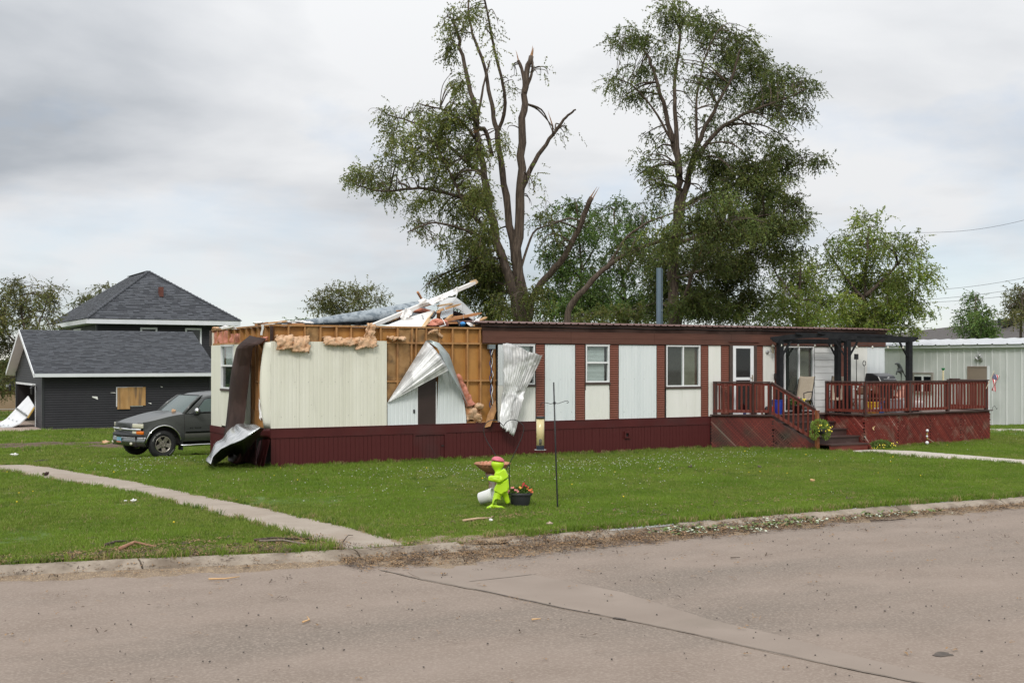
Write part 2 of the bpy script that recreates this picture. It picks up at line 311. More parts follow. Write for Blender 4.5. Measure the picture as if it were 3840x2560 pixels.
def sheet(name, pts, z, m, parent, th=.004, edge=0.03):
    """thin irregular sheet lying on the road"""
    out = []
    for (p, q) in zip(pts, pts[1:]+pts[:1]):
        p, q = Vector(p), Vector(q); k = max(1, int((q-p).length/.18))
        for i in range(k):
            r = p.lerp(q, i/k); out.append((r.x+jit(edge), r.y+jit(edge), z))
    bm = bmesh.new(); vs = [bm.verts.new(p) for p in out]; f = bm.faces.new(vs); bmesh.ops.triangulate(bm, faces=[f])
    r = bmesh.ops.extrude_face_region(bm, geom=bm.faces[:]); bmesh.ops.translate(bm, verts=[x for x in r['geom'] if isinstance(x, bmesh.types.BMVert)], vec=(0, 0, -.01))
    bmesh.ops.recalc_face_normals(bm, faces=bm.faces[:])
    me = bpy.data.meshes.new(name); bm.to_mesh(me); bm.free(); me.materials.append(m); return link(name, me, parent)
M_patch = mat('smooth concrete strip', (0.216, 0.171, 0.137), (0.254, 0.204, 0.166), rough=0.9, scale=.9, detail=8, speck=(0.16, 0.128, 0.105), spscale=40, splo=.64, sphi=.8, bump=.1, bscale=60, c3=(0.19, 0.154, 0.12), s3=.9, lo3=.5, hi3=.7)
upper = [(1530, 2140), (1640, 2113), (1770, 2113), (2050, 2160), (2330, 2215), (2640, 2312), (2960, 2386), (3150, 2440), (3385, 2497), (3650, 2558)]
lower = [(3480, 2556), (3200, 2505), (2990, 2463), (2769, 2414), (2593, 2372), (2339, 2320), (2101, 2276), (1820, 2215), (1587, 2171)]
sheet('concrete_strip', [onZ(u, v, ROADZ+.014).to_2d().to_3d() for u, v in upper+lower], ROADZ+.005, M_patch, road, edge=.012)
M_tar = mat('dark crack filler', (0.06, 0.048, 0.04), (0.10, 0.08, 0.064), rough=0.9, scale=9)
M_joint = mat('worn joint dirt', (0.140, 0.112, 0.088), (0.19, 0.155, 0.124), rough=0.95, scale=9)
def crack(pts, w, m, z=ROADZ+.008, name='road_joint'):
    P = []
    for p, q in zip(pts, pts[1:]):
        p, q = onZ(*p, z), onZ(*q, z); k = max(1, int((q-p).length/.12))
        P += [p.lerp(q, i/k) for i in range(k)]
    P.append(onZ(*pts[-1], z)); b = MB(); L = []; R = []
    for i, p in enumerate(P):
        d = (P[min(i+1, len(P)-1)]-P[max(0, i-1)]).normalized(); s = Vector((-d.y, d.x, 0)); ww = w*(.5+1.0*abs(fbm((i*.35, w*40, 2))))+.002
        c = p + s*fbm((i*.2, 5, w))*w*.8; L.append(c+s*ww); R.append(c-s*ww)
    nn = len(P); b.add(L+R, [(i, i+1, nn+i+1, nn+i) for i in range(nn-1)]); return b.build(name, m, road)
crack([(1427, 2135), (1587, 2171), (1820, 2215), (2101, 2276), (2339, 2320), (2593, 2372), (2769, 2414), (2990, 2463), (3200, 2508), (3450, 2558)], .022, M_joint)
crack([(1780, 2207), (1820, 2215), (2101, 2276), (2250, 2303)], .008, M_tar, z=ROADZ+.011)
crack([(2300, 2313), (2345, 2321)], .03, M_tar, z=ROADZ+.012)
crack([(1760, 2178), (1900, 2163), (2010, 2150)], .008, M_joint, z=ROADZ+.009)
pp = [onZ(3535+34*math.cos(t)*(1+.2*math.sin(3*t)), 2453+9*math.sin(t), ROADZ) for t in np.linspace(0, 6.28, 15)[:-1]]
sheet('tar_spot', [p for p in pp], ROADZ+.006, M_tar, road, edge=.015)

# kerb: cast concrete lengths with a sloping face
kerb = tag(link('kerb', None), kind='structure')
def kerb_len(x0, x1, sink=0.0, lip=.30):
    b = MB(); N_ = max(4, int((x1-x0)/.12)); prof = [(0.16, -.10), (0.16, -.004), (0.06, .010), (-.06, -.005), (-.16, -.055), (-.235, -.105), (-.26, ROADZ+.004), (-.26, -.25)]
    rows = []
    for i in range(N_+1):
        x = x0+(x1-x0)*i/N_; y0 = kerbY(x); row = []
        for k, (dy, z) in enumerate(prof):
            e_ = 0.012*fbm((x*3, k*1.7, 1)) if 0 < k < 6 else 0
            chip = -0.02*max(0, fbm((x*5, 9, k*.3)))*(1 if k in (3, 4, 5) else 0)
            row.append((x, y0+dy*lip/.30+e_, z-sink+e_*.6+chip))
        rows.append(row)
    m = len(prof); b.add([p for r in rows for p in r], [(i*m+k, i*m+k+1, (i+1)*m+k+1, (i+1)*m+k) for i in range(N_) for k in range(m-1)] + [tuple(range(m))[::-1], tuple(N_*m+k for k in range(m))])
    return b.build('kerb_length', M_kerb, kerb, smooth=True, ang=50)
cuts = [-40, -30, -22, -16, -12, -8.6, -5.62, -2.95, -1.45]
for a, c in zip(cuts, cuts[1:]): kerb_len(a+.012, c-.012)
kerb_len(-1.43, -.72, sink=.06)
cuts = [-.70, 1.15, 2.45, 4.6, 7.1, 9.6, 12.1, 15, 18.5, 22, 27, 33, 42, 60]
for i, (a, c) in enumerate(zip(cuts, cuts[1:])): kerb_len(a+.012, c-.012, sink=.05 if i == 1 else .02)

# sidewalk slabs
def slab_path(name, A, Bp, joints, m, th=.10, lift=.014, kindn='concrete_slab'):
    """A, Bp: the two edges as lists of (x, y); joints: fractions along them"""
    root = tag(link(name, None), kind='structure')
    def at(P, t):
        L = [0]
        for p, q in zip(P, P[1:]): L.append(L[-1]+math.dist(p, q))
        d = t*L[-1]
        for i in range(len(P)-1):
            if d <= L[i+1]+1e-9:
                f = (d-L[i])/max(1e-9, L[i+1]-L[i]); return (lerp(P[i][0], P[i+1][0], f), lerp(P[i][1], P[i+1][1], f))
        return P[-1]
    for t0, t1 in zip(joints, joints[1:]):
        g = .00018; b = MB(); nn = 6; top = []
        dz = jit(.004)
        for i in range(nn+1):
            t = lerp(t0+g, t1-g, i/nn); p = at(A, t); q = at(Bp, t)
            for w_ in (0, .33, .67, 1):
                x = lerp(p[0], q[0], w_); y = lerp(p[1], q[1], w_)
                if w_ in (0, 1): x += .025*fbm((x*2, y*2, 4)); y += .02*fbm((x*2, y*2, 8))
                top.append((x, y, max(terrain(x, y), -.3)+lift+dz))
        k = 4; b.add(top, [(i*k+j, i*k+j+1, (i+1)*k+j+1, (i+1)*k+j) for i in range(nn) for j in range(k-1)])
        ring = [i*k for i in range(nn+1)] + [nn*k+1, nn*k+2] + [i*k+3 for i in range(nn, -1, -1)] + [2, 1]
        o = len(b.v); b.v += [(b.v[i][0], b.v[i][1], b.v[i][2]-th) for i in ring]; r = len(ring)
        for i in range(r): b.f.append((ring[i], ring[(i+1) % r], o+(i+1) % r, o+i)); b.mi.append(0)
        b.build(kindn, m, root)
    return root
SWL = [(-6.9, 7.5), (-5.68, 2.21), (-4.07, -4.03), (-3.48, -7.89), (-3.15, -11.1), (-3.0, -12.42)]
SWR = [(-6.1, 9.0), (-5.0, 4.6), (-3.55, -1.72), (-2.87, -5.78), (-2.36, -8.97), (-2.2, -10.55), (-2.12, -12.45)]
SWL = [(-7.9, 13), (-7.1, 9)] + SWL[1:]; SWR = [(-7.0, 13), (-6.2, 9)] + SWR[1:]
slab_path('sidewalk', SWL, SWR, [0, .12, .22, .31, .40, .485, .56, .635, .705, .775, .84, .92, 1.0], M_conc)
FW_A = [(15.75, -2.72), (15.55, -3.6), (15.6, -5.24), (16.05, -8.28), (16.9, -12.4)]
FW_B = [(16.85, -2.72), (16.8, -3.6), (16.95, -5.0), (17.5, -7.19), (18.5, -12.4)]
M_conc2 = mat('pale walk concrete', (0.43, 0.385, 0.33), (0.48, 0.43, 0.375), rough=0.9, scale=1.7, speck=(0.36, 0.32, 0.27), spscale=60, splo=.66, sphi=.8, bump=.1, bscale=60, c3=(0.45, 0.4, 0.34), s3=.9, lo3=.55, hi3=.75)
FW_A = [(15.5, -2.72), (15.35, -3.4)]+[tuple(onZ(u, v, 0).to_2d()) for u, v in [(3290, 1704), (3420, 1714), (3840, 1745)]]+[(17.5, -13)]
FW_B = [(17.2, -2.72)]+[tuple(onZ(u, v, 0).to_2d()) for u, v in [(3290, 1686.5), (3420, 1691), (3840, 1724)]]+[(19.2, -13)]
slab_path('front_walk', FW_A, FW_B, [0, .1, .22, .36, .5, .64, .78, .9, 1], M_conc2)
fa = [tuple(onZ(u, v, -.02).to_2d()) for u, v in [(3700, 1616), (3840, 1617)]]+[(40, -9)]; fb = [tuple(onZ(u, v, -.02).to_2d()) for u, v in [(3700, 1610), (3840, 1610.5)]]+[(43, -9)]
slab_path('rear_walk', fa, fb, [0, .3, .6, 1], M_conc2)
drv = slab_path('driveway', [(-1.2, 24.3), (-6, 23.6), (-14, 23.2)], [(-1.2, 33.6), (-6, 33.6), (-14, 33.6)], [0, .33, .66, 1], mat('drive concrete', (0.36, 0.27, 0.22), (0.42, 0.33, 0.27), rough=.9, scale=2, bump=.1), lift=.03, kindn='drive_slab')

# bare, churned soil beside the garage and where the lawn is worn
def soil_blob(name, cx, cy, rx, ry, seed, h=.05, m=M_soil):
    b = MB(); N_ = 26; rings = 7; vs = [(cx, cy, terrain(cx, cy)+h*.6)]
    for r in range(1, rings+1):
        for k in range(N_):
            t = 2*math.pi*k/N_; q = r/rings*(1+.35*fbm((math.cos(t)*1.6, math.sin(t)*1.6, seed)))
            x = cx+rx*q*math.cos(t); y = cy+ry*q*math.sin(t); vs.append((x, y, terrain(x, y)+(h*(.5+.9*fbm((x*2.2, y*2.2, seed)))*(1-(r/rings)**2)) + .012 - (.05 if r == rings else 0)))
    fs = [(0, 1+k, 1+(k+1) % N_) for k in range(N_)] + [(1+(r-1)*N_+k, 1+r*N_+k, 1+r*N_+(k+1) % N_, 1+(r-1)*N_+(k+1) % N_) for r in range(1, rings) for k in range(N_)]
    b.add(vs, fs); return tag(b.build(name, m, smooth=True), kind='structure')
SOIL = [(-3.6, 15.5, 3.6, 1.4, 1), (-0.9, 13.6, 1.5, .9, 2), (-3.1, 6.3, 1.8, .55, 3), (-6.3, 15.0, 1.3, .9, 5), (0.1, 7.6, 2.2, .8, 9)]
for (x, y, rx, ry, s_) in SOIL: soil_blob('bare_soil', x, y, rx, ry, s_, h=.10 if s_ != 3 else .04)
M_gutter = mat('trodden litter and silt', (0.165, 0.118, 0.078), (0.225, 0.17, 0.118), rough=1, scale=9, bump=.5, bscale=30, speck=(0.34, 0.25, 0.15), spscale=50, splo=.56, sphi=.64)
# silt in the gutter: a thin irregular tapering band on the road along the kerb
def silt(x0, x1, w, name='gutter_silt'):
    b = MB(); N_ = int((x1-x0)/.1); vs = []; K = 5
    for i in range(N_+1):
        x = x0+(x1-x0)*i/N_; ww = w*(.45+1.1*abs(fbm((x*.8, 3, 1)))+.25*fbm((x*4, 1, 1)))*min(1, (x-x0)/.8, (x1-x)/.8)+.01
        for k in range(K):
            f = k/(K-1); vs.append((x, kerbY(x)-.20-ww*f, ROADZ+.05*(1-f)**1.6+.010*fbm((x*6, f*3, 2))*(1-f)-.004*f+(.006 if 0 < k < K-1 else -.004)))
    b.add(vs, [(i*K+k, i*K+k+1, (i+1)*K+k+1, (i+1)*K+k) for i in range(N_) for k in range(K-1)]); return tag(b.build(name, M_gutter, road, smooth=True), kind='stuff')
silt(-7.5, -3.0, .45); silt(-3.3, 1.2, .95); silt(1.0, 5.5, .8); silt(5.0, 13.0, .6)
soil_blob('worn_verge', -1.75, -12.15, .55, .5, 11, h=.03, m=M_gutter); soil_blob('worn_verge', -.9, -12.35, .8, .28, 12, h=.02, m=M_gutter)
# ================================================================ mobile home
HOME = thing('mobile_home', 'long storm-torn mobile home with cream siding, rust-red louvres and maroon skirting', 'mobile home')
FAC = lambda s, d, z: (s, -d, z)
END = lambda s, d, z: (-d, s, z)
ZS, ZW, ZF, ZP = 0.92, 2.985, 3.42, 3.37
def fbox(b, fc, s0, s1, d0, d1, z0, z1):
    o = len(b.v); b.box(s0, s1, d0, d1, z0, z1)
    for i in range(o, len(b.v)): b.v[i] = fc(*b.v[i])
    for i in range(len(b.f)-6, len(b.f)): b.f[i] = b.f[i][::-1] if fc is FAC else b.f[i]
    return b
def fpart(name, m, fc, s0, s1, d0, d1, z0, z1, parent=HOME, **k):
    b = MB(); fbox(b, fc, s0, s1, d0, d1, z0, z1); return b.build(name, m, parent, **k)
def ribbed(name, m, fc, s0, s1, z0, z1, d=.018, rib=.095, dep=.004, parent=HOME, warp=0, seed=0, edge=True):
    xs = []; x = s0
    while x < s1-.02:
        for o_, k in ((0, 0), (rib*.62, 0), (rib*.72, 1), (rib*.90, 1)):
            if x+o_ < s1: xs.append((x+o_, k))
        x += rib
    xs.append((s1, 0)); nz = 10; b = MB(); vs = []
    for j in range(nz+1):
        z = lerp(z0, z1, j/nz)
        for (x, k) in xs:
            vs.append(fc(x, d-dep*k+warp*fbm((x*.9, z*.9, seed)), z))
    n = len(xs); b.add(vs, [(j*n+i, j*n+i+1, (j+1)*n+i+1, (j+1)*n+i) for j in range(nz) for i in range(n-1)])
    if edge:
        o = len(b.v); ring = list(range(n))+[j*n+n-1 for j in range(1, nz+1)]+[nz*n+i for i in range(n-2, -1, -1)]+[j*n for j in range(nz-1, 0, -1)]
        vv = []
        for i in ring:
            p = b.v[i]; vv.append((p[0], .002, p[2]) if fc is FAC else (.002, p[1], p[2]))
        b.v += vv; r = len(ring)
        for i in range(r): b.f.append((ring[i], o+i, o+(i+1) % r, ring[(i+1) % r])); b.mi.append(0)
    return b.build(name, m, parent)
def nails(fc, s0, s1, zs, step=.34, d=.022):
    b = MB()
    for z in zs:
        s = s0+step*.4
        while s < s1:
            fbox(b, fc, s-.0045, s+.0045, d-.004, d+.002, z-.0045, z+.0045); s += step
    b.build('nail_heads', M_dark, HOME)['kind'] = 'stuff'

# core: floor, partitions, ceiling, far walls (closed; interior coloured near-black so windows look dark)
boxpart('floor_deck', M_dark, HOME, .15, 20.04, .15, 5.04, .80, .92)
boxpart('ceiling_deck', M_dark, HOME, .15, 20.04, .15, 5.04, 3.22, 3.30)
boxpart('rear_wall', M_cream, HOME, 0, 20.14, 5.05, 5.14, .70, 3.30)
boxpart('far_end_wall', M_cream, HOME, 20.05, 20.14, 0, 5.04, .92, 3.30)
# inner lining behind the facade (with window and door openings) and behind the end wall
def lined(name, m, fc, spans, d0, d1):
    for (s0, s1, z0, z1) in spans: fpart(name, m, fc, s0, s1, d0, d1, z0, z1)
lined('inner_panel', M_ply, FAC, [(.12, 1.6, ZS, 3.35), (1.603, 2.93, ZS, 3.35), (2.933, 3.77, ZS, 3.35), (4.32, 5.14, ZS, 3.35), (5.143, 6.10, ZS, 3.35), (3.773, 4.317, 2.35, 3.35)], -.13, -.10)
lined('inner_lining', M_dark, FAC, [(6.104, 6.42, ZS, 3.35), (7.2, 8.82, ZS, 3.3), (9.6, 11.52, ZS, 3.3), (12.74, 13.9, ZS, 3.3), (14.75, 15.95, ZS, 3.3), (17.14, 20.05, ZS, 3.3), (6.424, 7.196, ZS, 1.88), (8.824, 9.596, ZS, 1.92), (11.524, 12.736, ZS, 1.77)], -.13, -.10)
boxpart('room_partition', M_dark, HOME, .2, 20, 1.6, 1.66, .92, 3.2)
lined('inner_panel', M_ply, END, [(.15, 1.2, ZS, 3.35), (1.203, 2.98, ZS, 3.35), (4.17, 5.0, ZS, 3.35), (2.983, 4.167, 2.96, 3.35), (2.983, 4.167, ZS, 1.76)], -.13, -.10)

# framing: studs, plates, rails (each its own piece)
def stud(fc, s, z0, z1, w=.038, d0=-.098, d1=-.004, name='stud'): return fpart(name, M_stud, fc, s-w/2+jit(.006), s+w/2+jit(.004), d0, d1+jit(.004), z0, z1)
fpart('top_plate', M_stud, FAC, -.004, 5.62, -.10, .006, 3.352, 3.392); fpart('top_plate', M_stud, END, .10, 5.14, -.10, .006, 3.352, 3.392)
fpart('wall_plate', M_stud, FAC, .002, 6.1, -.098, -.002, 2.955, 3.0); fpart('wall_plate', M_stud, END, .004, 5.13, -.098, -.002, 2.955, 3.0)
fpart('bottom_plate', M_stud, FAC, 2.95, 6.1, -.098, -.003, ZS, .965); fpart('bottom_plate', M_stud, END, .01, 2.2, -.098, -.003, ZS, .965)
for s in (.03, .43, .84, 1.23, 1.64, 2.02, 2.44, 2.80, 3.26, 3.66, 3.78, 4.05, 4.42, 4.79, 5.22, 5.59): stud(FAC, s, 3.0, 3.352)
for s in (3.26, 3.64, 3.76, 4.79, 5.22, 5.60, 5.99): stud(FAC, s, .965, 2.955)
for s in (.50, 1.04, 1.52, 2.01, 2.52, 3.05, 3.59, 4.09, 4.6, 5.08): stud(END, s, 3.0, 3.352)
for s in (.62, 1.02, 1.26, 1.55, 2.2): stud(END, s, .965, 2.955)
for (a, c) in ((2.97, 3.24), (3.28, 3.62), (4.81, 5.20), (5.24, 5.58), (5.62, 6.06)): fpart('noggin', M_stud, FAC, a, c, -.06, -.006, 2.0, 2.04)
fpart('noggin', M_stud, FAC, 5.24, 5.58, -.06, -.006, 1.19, 1.225); fpart('noggin', M_stud, END, .64, 1.0, -.06, -.006, 2.01, 2.045); fpart('noggin', M_stud, END, 1.04, 1.24, -.06, -.006, 2.0, 2.04)
fpart('corner_post', M_dbrown, FAC, .0, .05, -.10, .008, 3.0, 3.352)
# brown faced batts still between the studs
def batt(m, fc, s0, s1, z0, z1, d=-.055, seed=0, amp=.02, name='insulation_batt'):
    b = MB(); nu, nv = 8, max(4, int((z1-z0)/.12))
    def fn(u, v):
        s = lerp(s0, s1, u); z = lerp(z0, z1, v); e_ = min(u, 1-u)*2; return fc(s, d+amp*fbm((s*5, z*5, seed))*2+.018*min(1, e_*3), z)
    b.grid(fn, nu, nv)
    if fc is END: b.f = [f[::-1] for f in b.f]
    return b.build(name, m, HOME, smooth=True)
for i, (a, c, z0, z1) in enumerate([(2.97, 3.24, .97, 1.99), (2.97, 3.24, 2.05, 2.95), (3.28, 3.62, 2.05, 2.95), (3.28, 3.62, .97, 1.99), (.87, 1.21, 3.0, 3.35), (3.28, 3.64, 3.0, 3.35), (3.80, 4.03, 3.0, 3.33), (4.07, 4.40, 3.0, 3.25), (3.68, 3.74, 3.0, 3.35)]): batt(M_batt, FAC, a, c, z0, z1, seed=i)
for i, (a, c) in enumerate([(3.61, 4.07), (4.11, 4.58), (4.62, 5.05), (3.07, 3.57), (2.54, 3.03)]): batt(M_pinkf, END, a, c, 3.0, 3.33-.1*(i > 2), seed=20+i, amp=.035, d=-.045)
fpart('torn_sheathing', M_ply, END, .50, 1.50, -.03, -.008, .93, 1.32)

# siding panels
ribbed('siding_panel', M_cream, FAC, -.018, .69, ZS, 2.99, warp=.006, seed=1); ribbed('siding_panel', M_cream, FAC, .694, 1.80, ZS, 2.99, warp=.008, seed=2, d=.020); ribbed('siding_panel', M_cream, FAC, 1.804, 2.95, ZS, 3.02, warp=.006, seed=3)
nails(FAC, .1, 2.95, (2.02, 1.20)); nails(FAC, 7.55, 8.45, (2.03, 1.15)); nails(FAC, 9.95, 11.2, (2.03, 1.12))
# the first sheet wraps the corner and flares away from the end wall
def flare(u, v):
    s = lerp(0, .32, u); z = lerp(ZS+.01, 2.97, v); d = .02+.16*u*u*(.35+.9*math.sin(math.pi*min(1, v*1.02))*.8)+.01*fbm((s*3, z*2, 4)); return END(s-.02 if u == 0 else s*(1-.12*math.sin(math.pi*v)), d, z)
b = MB(); b.grid(flare, 6, 14); b.build('corner_sheet', M_cream, HOME, smooth=True, solid=.004)
ribbed('siding_panel', M_cream, END, 1.62, 2.99, ZS-.08, 2.95, warp=.004, seed=5); ribbed('siding_panel', M_cream, END, 4.16, 5.13, ZS-.14, 2.95, warp=.004, seed=6); ribbed('siding_panel', M_cream, END, 2.994, 4.156, ZS-.1, 1.76, seed=7)
ribbed('siding_panel', M_ivory, FAC, 6.10, 7.23, ZS, 1.885, seed=8); ribbed('siding_panel', M_white, FAC, 6.105, 6.42, 1.89, 2.96, seed=8)
ribbed('siding_panel', M_white, FAC, 7.53, 8.40, ZS, 2.97); ribbed('siding_panel', M_white, FAC, 8.404, 8.475, ZS, 2.97)
ribbed('siding_panel', M_ivory, FAC, 8.80, 9.60, ZS, 1.90, rib=.05, dep=.003)
ribbed('siding_panel', M_white, FAC, 9.91, 10.585, ZS, 2.97); ribbed('siding_panel', M_white, FAC, 10.59, 11.19, ZS, 2.97)
ribbed('siding_panel', M_ivory, FAC, 11.54, 12.77, ZS, 1.76, rib=.05, dep=.003)
ribbed('siding_panel', M_ivory, FAC, 13.04, 13.50, ZS, 2.985, rib=.05, dep=.003); ribbed('siding_panel', M_ivory, FAC, 15.11, 15.55, ZS, 2.985, rib=.05, dep=.003)
ribbed('siding_panel', M_ivory, FAC, 18.60, 19.38, ZS, 2.985, rib=.06, dep=.003); ribbed('siding_panel', M_white, FAC, 19.384, 20.14, ZS, 2.985, rib=.06, dep=.004)
# lap boards beside the patio door
M_lap = mat('white lap board', (0.74, 0.75, 0.73), (0.79, 0.79, 0.77), rough=.45, scale=2)
z = .92; k = 0
while z < 2.97:
    z1 = min(2.975, z+.204); b = MB()
    b.add([FAC(17.17, .006, z1), FAC(18.24, .006, z1), FAC(18.24, .016, z+.006), FAC(17.17, .016, z+.006), FAC(17.17, .006, z), FAC(18.24, .006, z), FAC(17.17, 0, z1), FAC(18.24, 0, z1)], [(0, 3, 2, 1), (3, 4, 5, 2), (0, 1, 7, 6)])
    b.build('lap_board', M_lap, HOME); z += .206

# rust-red louvred strips between the panels, slat by slat
slat_src = {}
def shutter(s0, s1, z0=ZS+.005, z1=2.975):
    w = s1-s0; root = fpart('louvre_strip', M_trim, FAC, s0, s1, .001, .010, z0, z1); n = 33; dz = (z1-z0)/n; key = round(w, 2)
    if key not in slat_src:
        b = MB(); x0, x1 = .006, w-.006
        b.add([(x0, 0, dz*.96), (x1, 0, dz*.96), (x1, -.020, dz*.20), (x0, -.020, dz*.20), (x1, -.014, .02*dz), (x0, -.014, .02*dz), (x0, 0, 0), (x1, 0, 0)], [(3, 2, 1, 0), (5, 4, 2, 3), (6, 7, 4, 5), (0, 6, 5, 3), (2, 4, 7, 1)])
        me = bpy.data.meshes.new('slat'); me.from_pydata(b.v, [], b.f); me.materials.append(M_slat); slat_src[key] = me
    for i in range(n):
        o = link('slat', slat_src[key], root); o.location = (s0, -.011, z0+i*dz+.001); o.rotation_euler = (jit(.01), jit(.002), 0)
    return root
for a, c in ((7.24, 7.515), (8.485, 8.79), (9.61, 9.90), (11.20, 11.475), (12.775, 13.035), (13.51, 13.80), (14.85, 15.09), (15.56, 15.80), (18.25, 18.585)): shutter(a, c)
for s in (7.522, 8.48, 8.796, 9.605, 9.905, 11.195, 11.48, 12.77, 13.038, 13.505): fpart('trim_strip', M_trim, FAC, s-.003, s+.003, .004, .027, ZS, 2.975)

# windows
def blind(fc, s0, s1, z0, z1, m, d=-.07, n=None, parent=None, name='blind'):
    n = n or int((z1-z0)/.035); dz = (z1-z0)/n; b = MB()
    for i in range(n):
        z = z0+i*dz; b.add([fc(s0, d-.012, z+dz*.98), fc(s1, d-.012, z+dz*.98), fc(s1, d+.008, z+dz*.05), fc(s0, d+.008, z+dz*.05)], [(0, 3, 2, 1)])
    return b.build(name, m, parent)
def window(fc, s0, s1, z0, z1, slider=False, fr=.038, blindm=M_blind, blind_left=True, sill=True, dark=False, label=None):
    w = MB()
    for (a, c, e0, e1) in ((s0, s1, z1-fr, z1), (s0, s1, z0, z0+fr), (s0, s0+fr, z0+fr, z1-fr), (s1-fr, s1, z0+fr, z1-fr)): fbox(w, fc, a, c, -.05, .035, e0, e1)
    fbox(w, fc, s0-.012, s1+.012, .0, .045, z1+.001, z1+.012)
    o = w.build('window', M_frame, HOME)
    if label: o['label'] = label
    i0, i1, j0, j1 = s0+fr, s1-fr, z0+fr, z1-fr; g = M_glassd if dark else M_glass
    if slider:
        mid = (i0+i1)/2
        fpart('mullion', M_frame, fc, mid-.02, mid+.02, -.045, .028, j0, j1, o); fpart('pane', g, fc, i0, mid-.02, -.012, -.008, j0, j1, o); fpart('pane', M_glass, fc, mid+.02, i1, -.024, -.020, j0, j1, o)
        if blind_left: fpart('insect_screen', M_shade, fc, i0+.004, mid-.022, -.05, -.046, j0+.004, j1-.004, o)
        blind(fc, mid+.03, i1-.16*(i1-mid), j0, j1, blindm, parent=o)
        fpart('curtain', mat('brown curtain', (0.07, 0.032, 0.014), (0.1, 0.05, 0.02), scale=5, rough=.9), fc, i1-.15*(i1-mid), i1, -.10, -.085, j0, j1, o)
    else:
        mid = j0+(j1-j0)*.53
        fpart('meeting_rail', M_frame, fc, i0, i1, -.045, .026, mid-.022, mid+.022, o); fpart('pane', M_glass, fc, i0, i1, -.012, -.008, mid+.022, j1, o); fpart('pane', g, fc, i0, i1, -.03, -.026, j0, mid-.022, o)
        blind(fc, i0, i1-.10*(i1-i0), j0, j1, blindm, parent=o)
        fpart('room_shadow_panel', M_shade, fc, i0, i1, -.12, -.115, j0, j1, o)  # near-black panel behind the blind stands in for room shadow
    if sill: fpart('sill', M_trim, fc, s0-.03, s1+.03, .0, .05, z0-.062, z0-.004, o)
    return o
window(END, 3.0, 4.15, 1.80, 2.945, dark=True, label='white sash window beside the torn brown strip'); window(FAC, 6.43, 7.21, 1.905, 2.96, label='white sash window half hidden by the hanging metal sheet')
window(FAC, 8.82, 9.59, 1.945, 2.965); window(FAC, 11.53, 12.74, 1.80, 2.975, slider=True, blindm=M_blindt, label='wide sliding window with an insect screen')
for a, c in ((8.795, 8.818), (9.592, 9.603), (11.50, 11.528), (12.742, 12.768)): fpart('window_casing', M_trim, FAC, a, c, .001, .03, 1.74, 2.975)
pd = window(FAC, 15.93, 17.13, 1.0, 2.985, slider=True, blindm=M_blindt, sill=False, fr=.045); pd.name = 'patio_door'
# front door
dr = fpart('door_casing', M_trim, FAC, 13.81, 13.93, .001, .05, .95, 3.08); fpart('casing_side', M_trim, FAC, 14.73, 14.84, .001, .05, .95, 3.08, dr); fpart('casing_head', M_trim, FAC, 13.93, 14.73, .001, .05, 3.02, 3.08, dr)
fpart('drip_cap', mat('red brown drip cap', (0.11, 0.03, 0.02), rough=.6), FAC, 13.76, 14.90, .0, .09, 3.084, 3.10, dr)
w = MB()
for (a, c, e0, e1) in ((13.935, 14.05, .96, 3.015), (14.61, 14.725, .96, 3.015), (14.05, 14.61, 2.90, 3.015), (14.05, 14.61, 1.97, 2.05), (14.05, 14.61, .96, 1.08)): fbox(w, FAC, a, c, .0, .04, e0, e1)
sdoor = w.build('storm_door', M_frame, HOME); fpart('pane', M_glassd, FAC, 14.05, 14.61, .012, .016, 2.05, 2.90, sdoor); fpart('pane', M_glassd, FAC, 14.05, 14.61, .012, .016, 1.08, 1.97, sdoor)
fpart('inner_door', mat('brown inner door', (0.10, 0.05, 0.022), (0.13, 0.07, 0.03), rough=.6), FAC, 14.0, 14.66, -.07, -.03, .95, 1.98, sdoor)
part('handle', mat('brass handle', (0.3, 0.2, 0.08), rough=.3, metal=.9), sdoor, lambda b: (b.tube([FAC(14.66, .06, 2.12), FAC(14.665, .07, 2.0), FAC(14.66, .06, 1.94)], .012, 6), b.tube([FAC(14.66, .065, 2.03), FAC(14.56, .065, 2.045)], .008, 6)))
# wall lamp beside the door
lamp = part('wall_lamp', mat('pewter lamp', (0.45, 0.45, 0.45), rough=.35, metal=.7), HOME, lambda b: (b.lathe((0, 0, 0), [(.001, -.01), (.06, -.005), (.06, .01), (.02, .03), (.001, .03)], 12), b.xf(Matrix.Translation(FAC(15.25, .04, 2.80)) @ Matrix.Rotation(math.pi/2, 4, 'X')), b.tube([FAC(15.25, .05, 2.80), FAC(15.27, .14, 2.82), FAC(15.32, .17, 2.86)], .012, 6)))
part('lamp_shade', mat('smoky lamp glass', (0.25, 0.22, 0.15), (0.3, 0.27, 0.2), rough=.15), lamp, lambda b: b.lathe(FAC(15.34, .18, 2.78), [(.035, -.02), (.055, .16), (.075, .17), (.03, .22), (.008, .25)], 6))

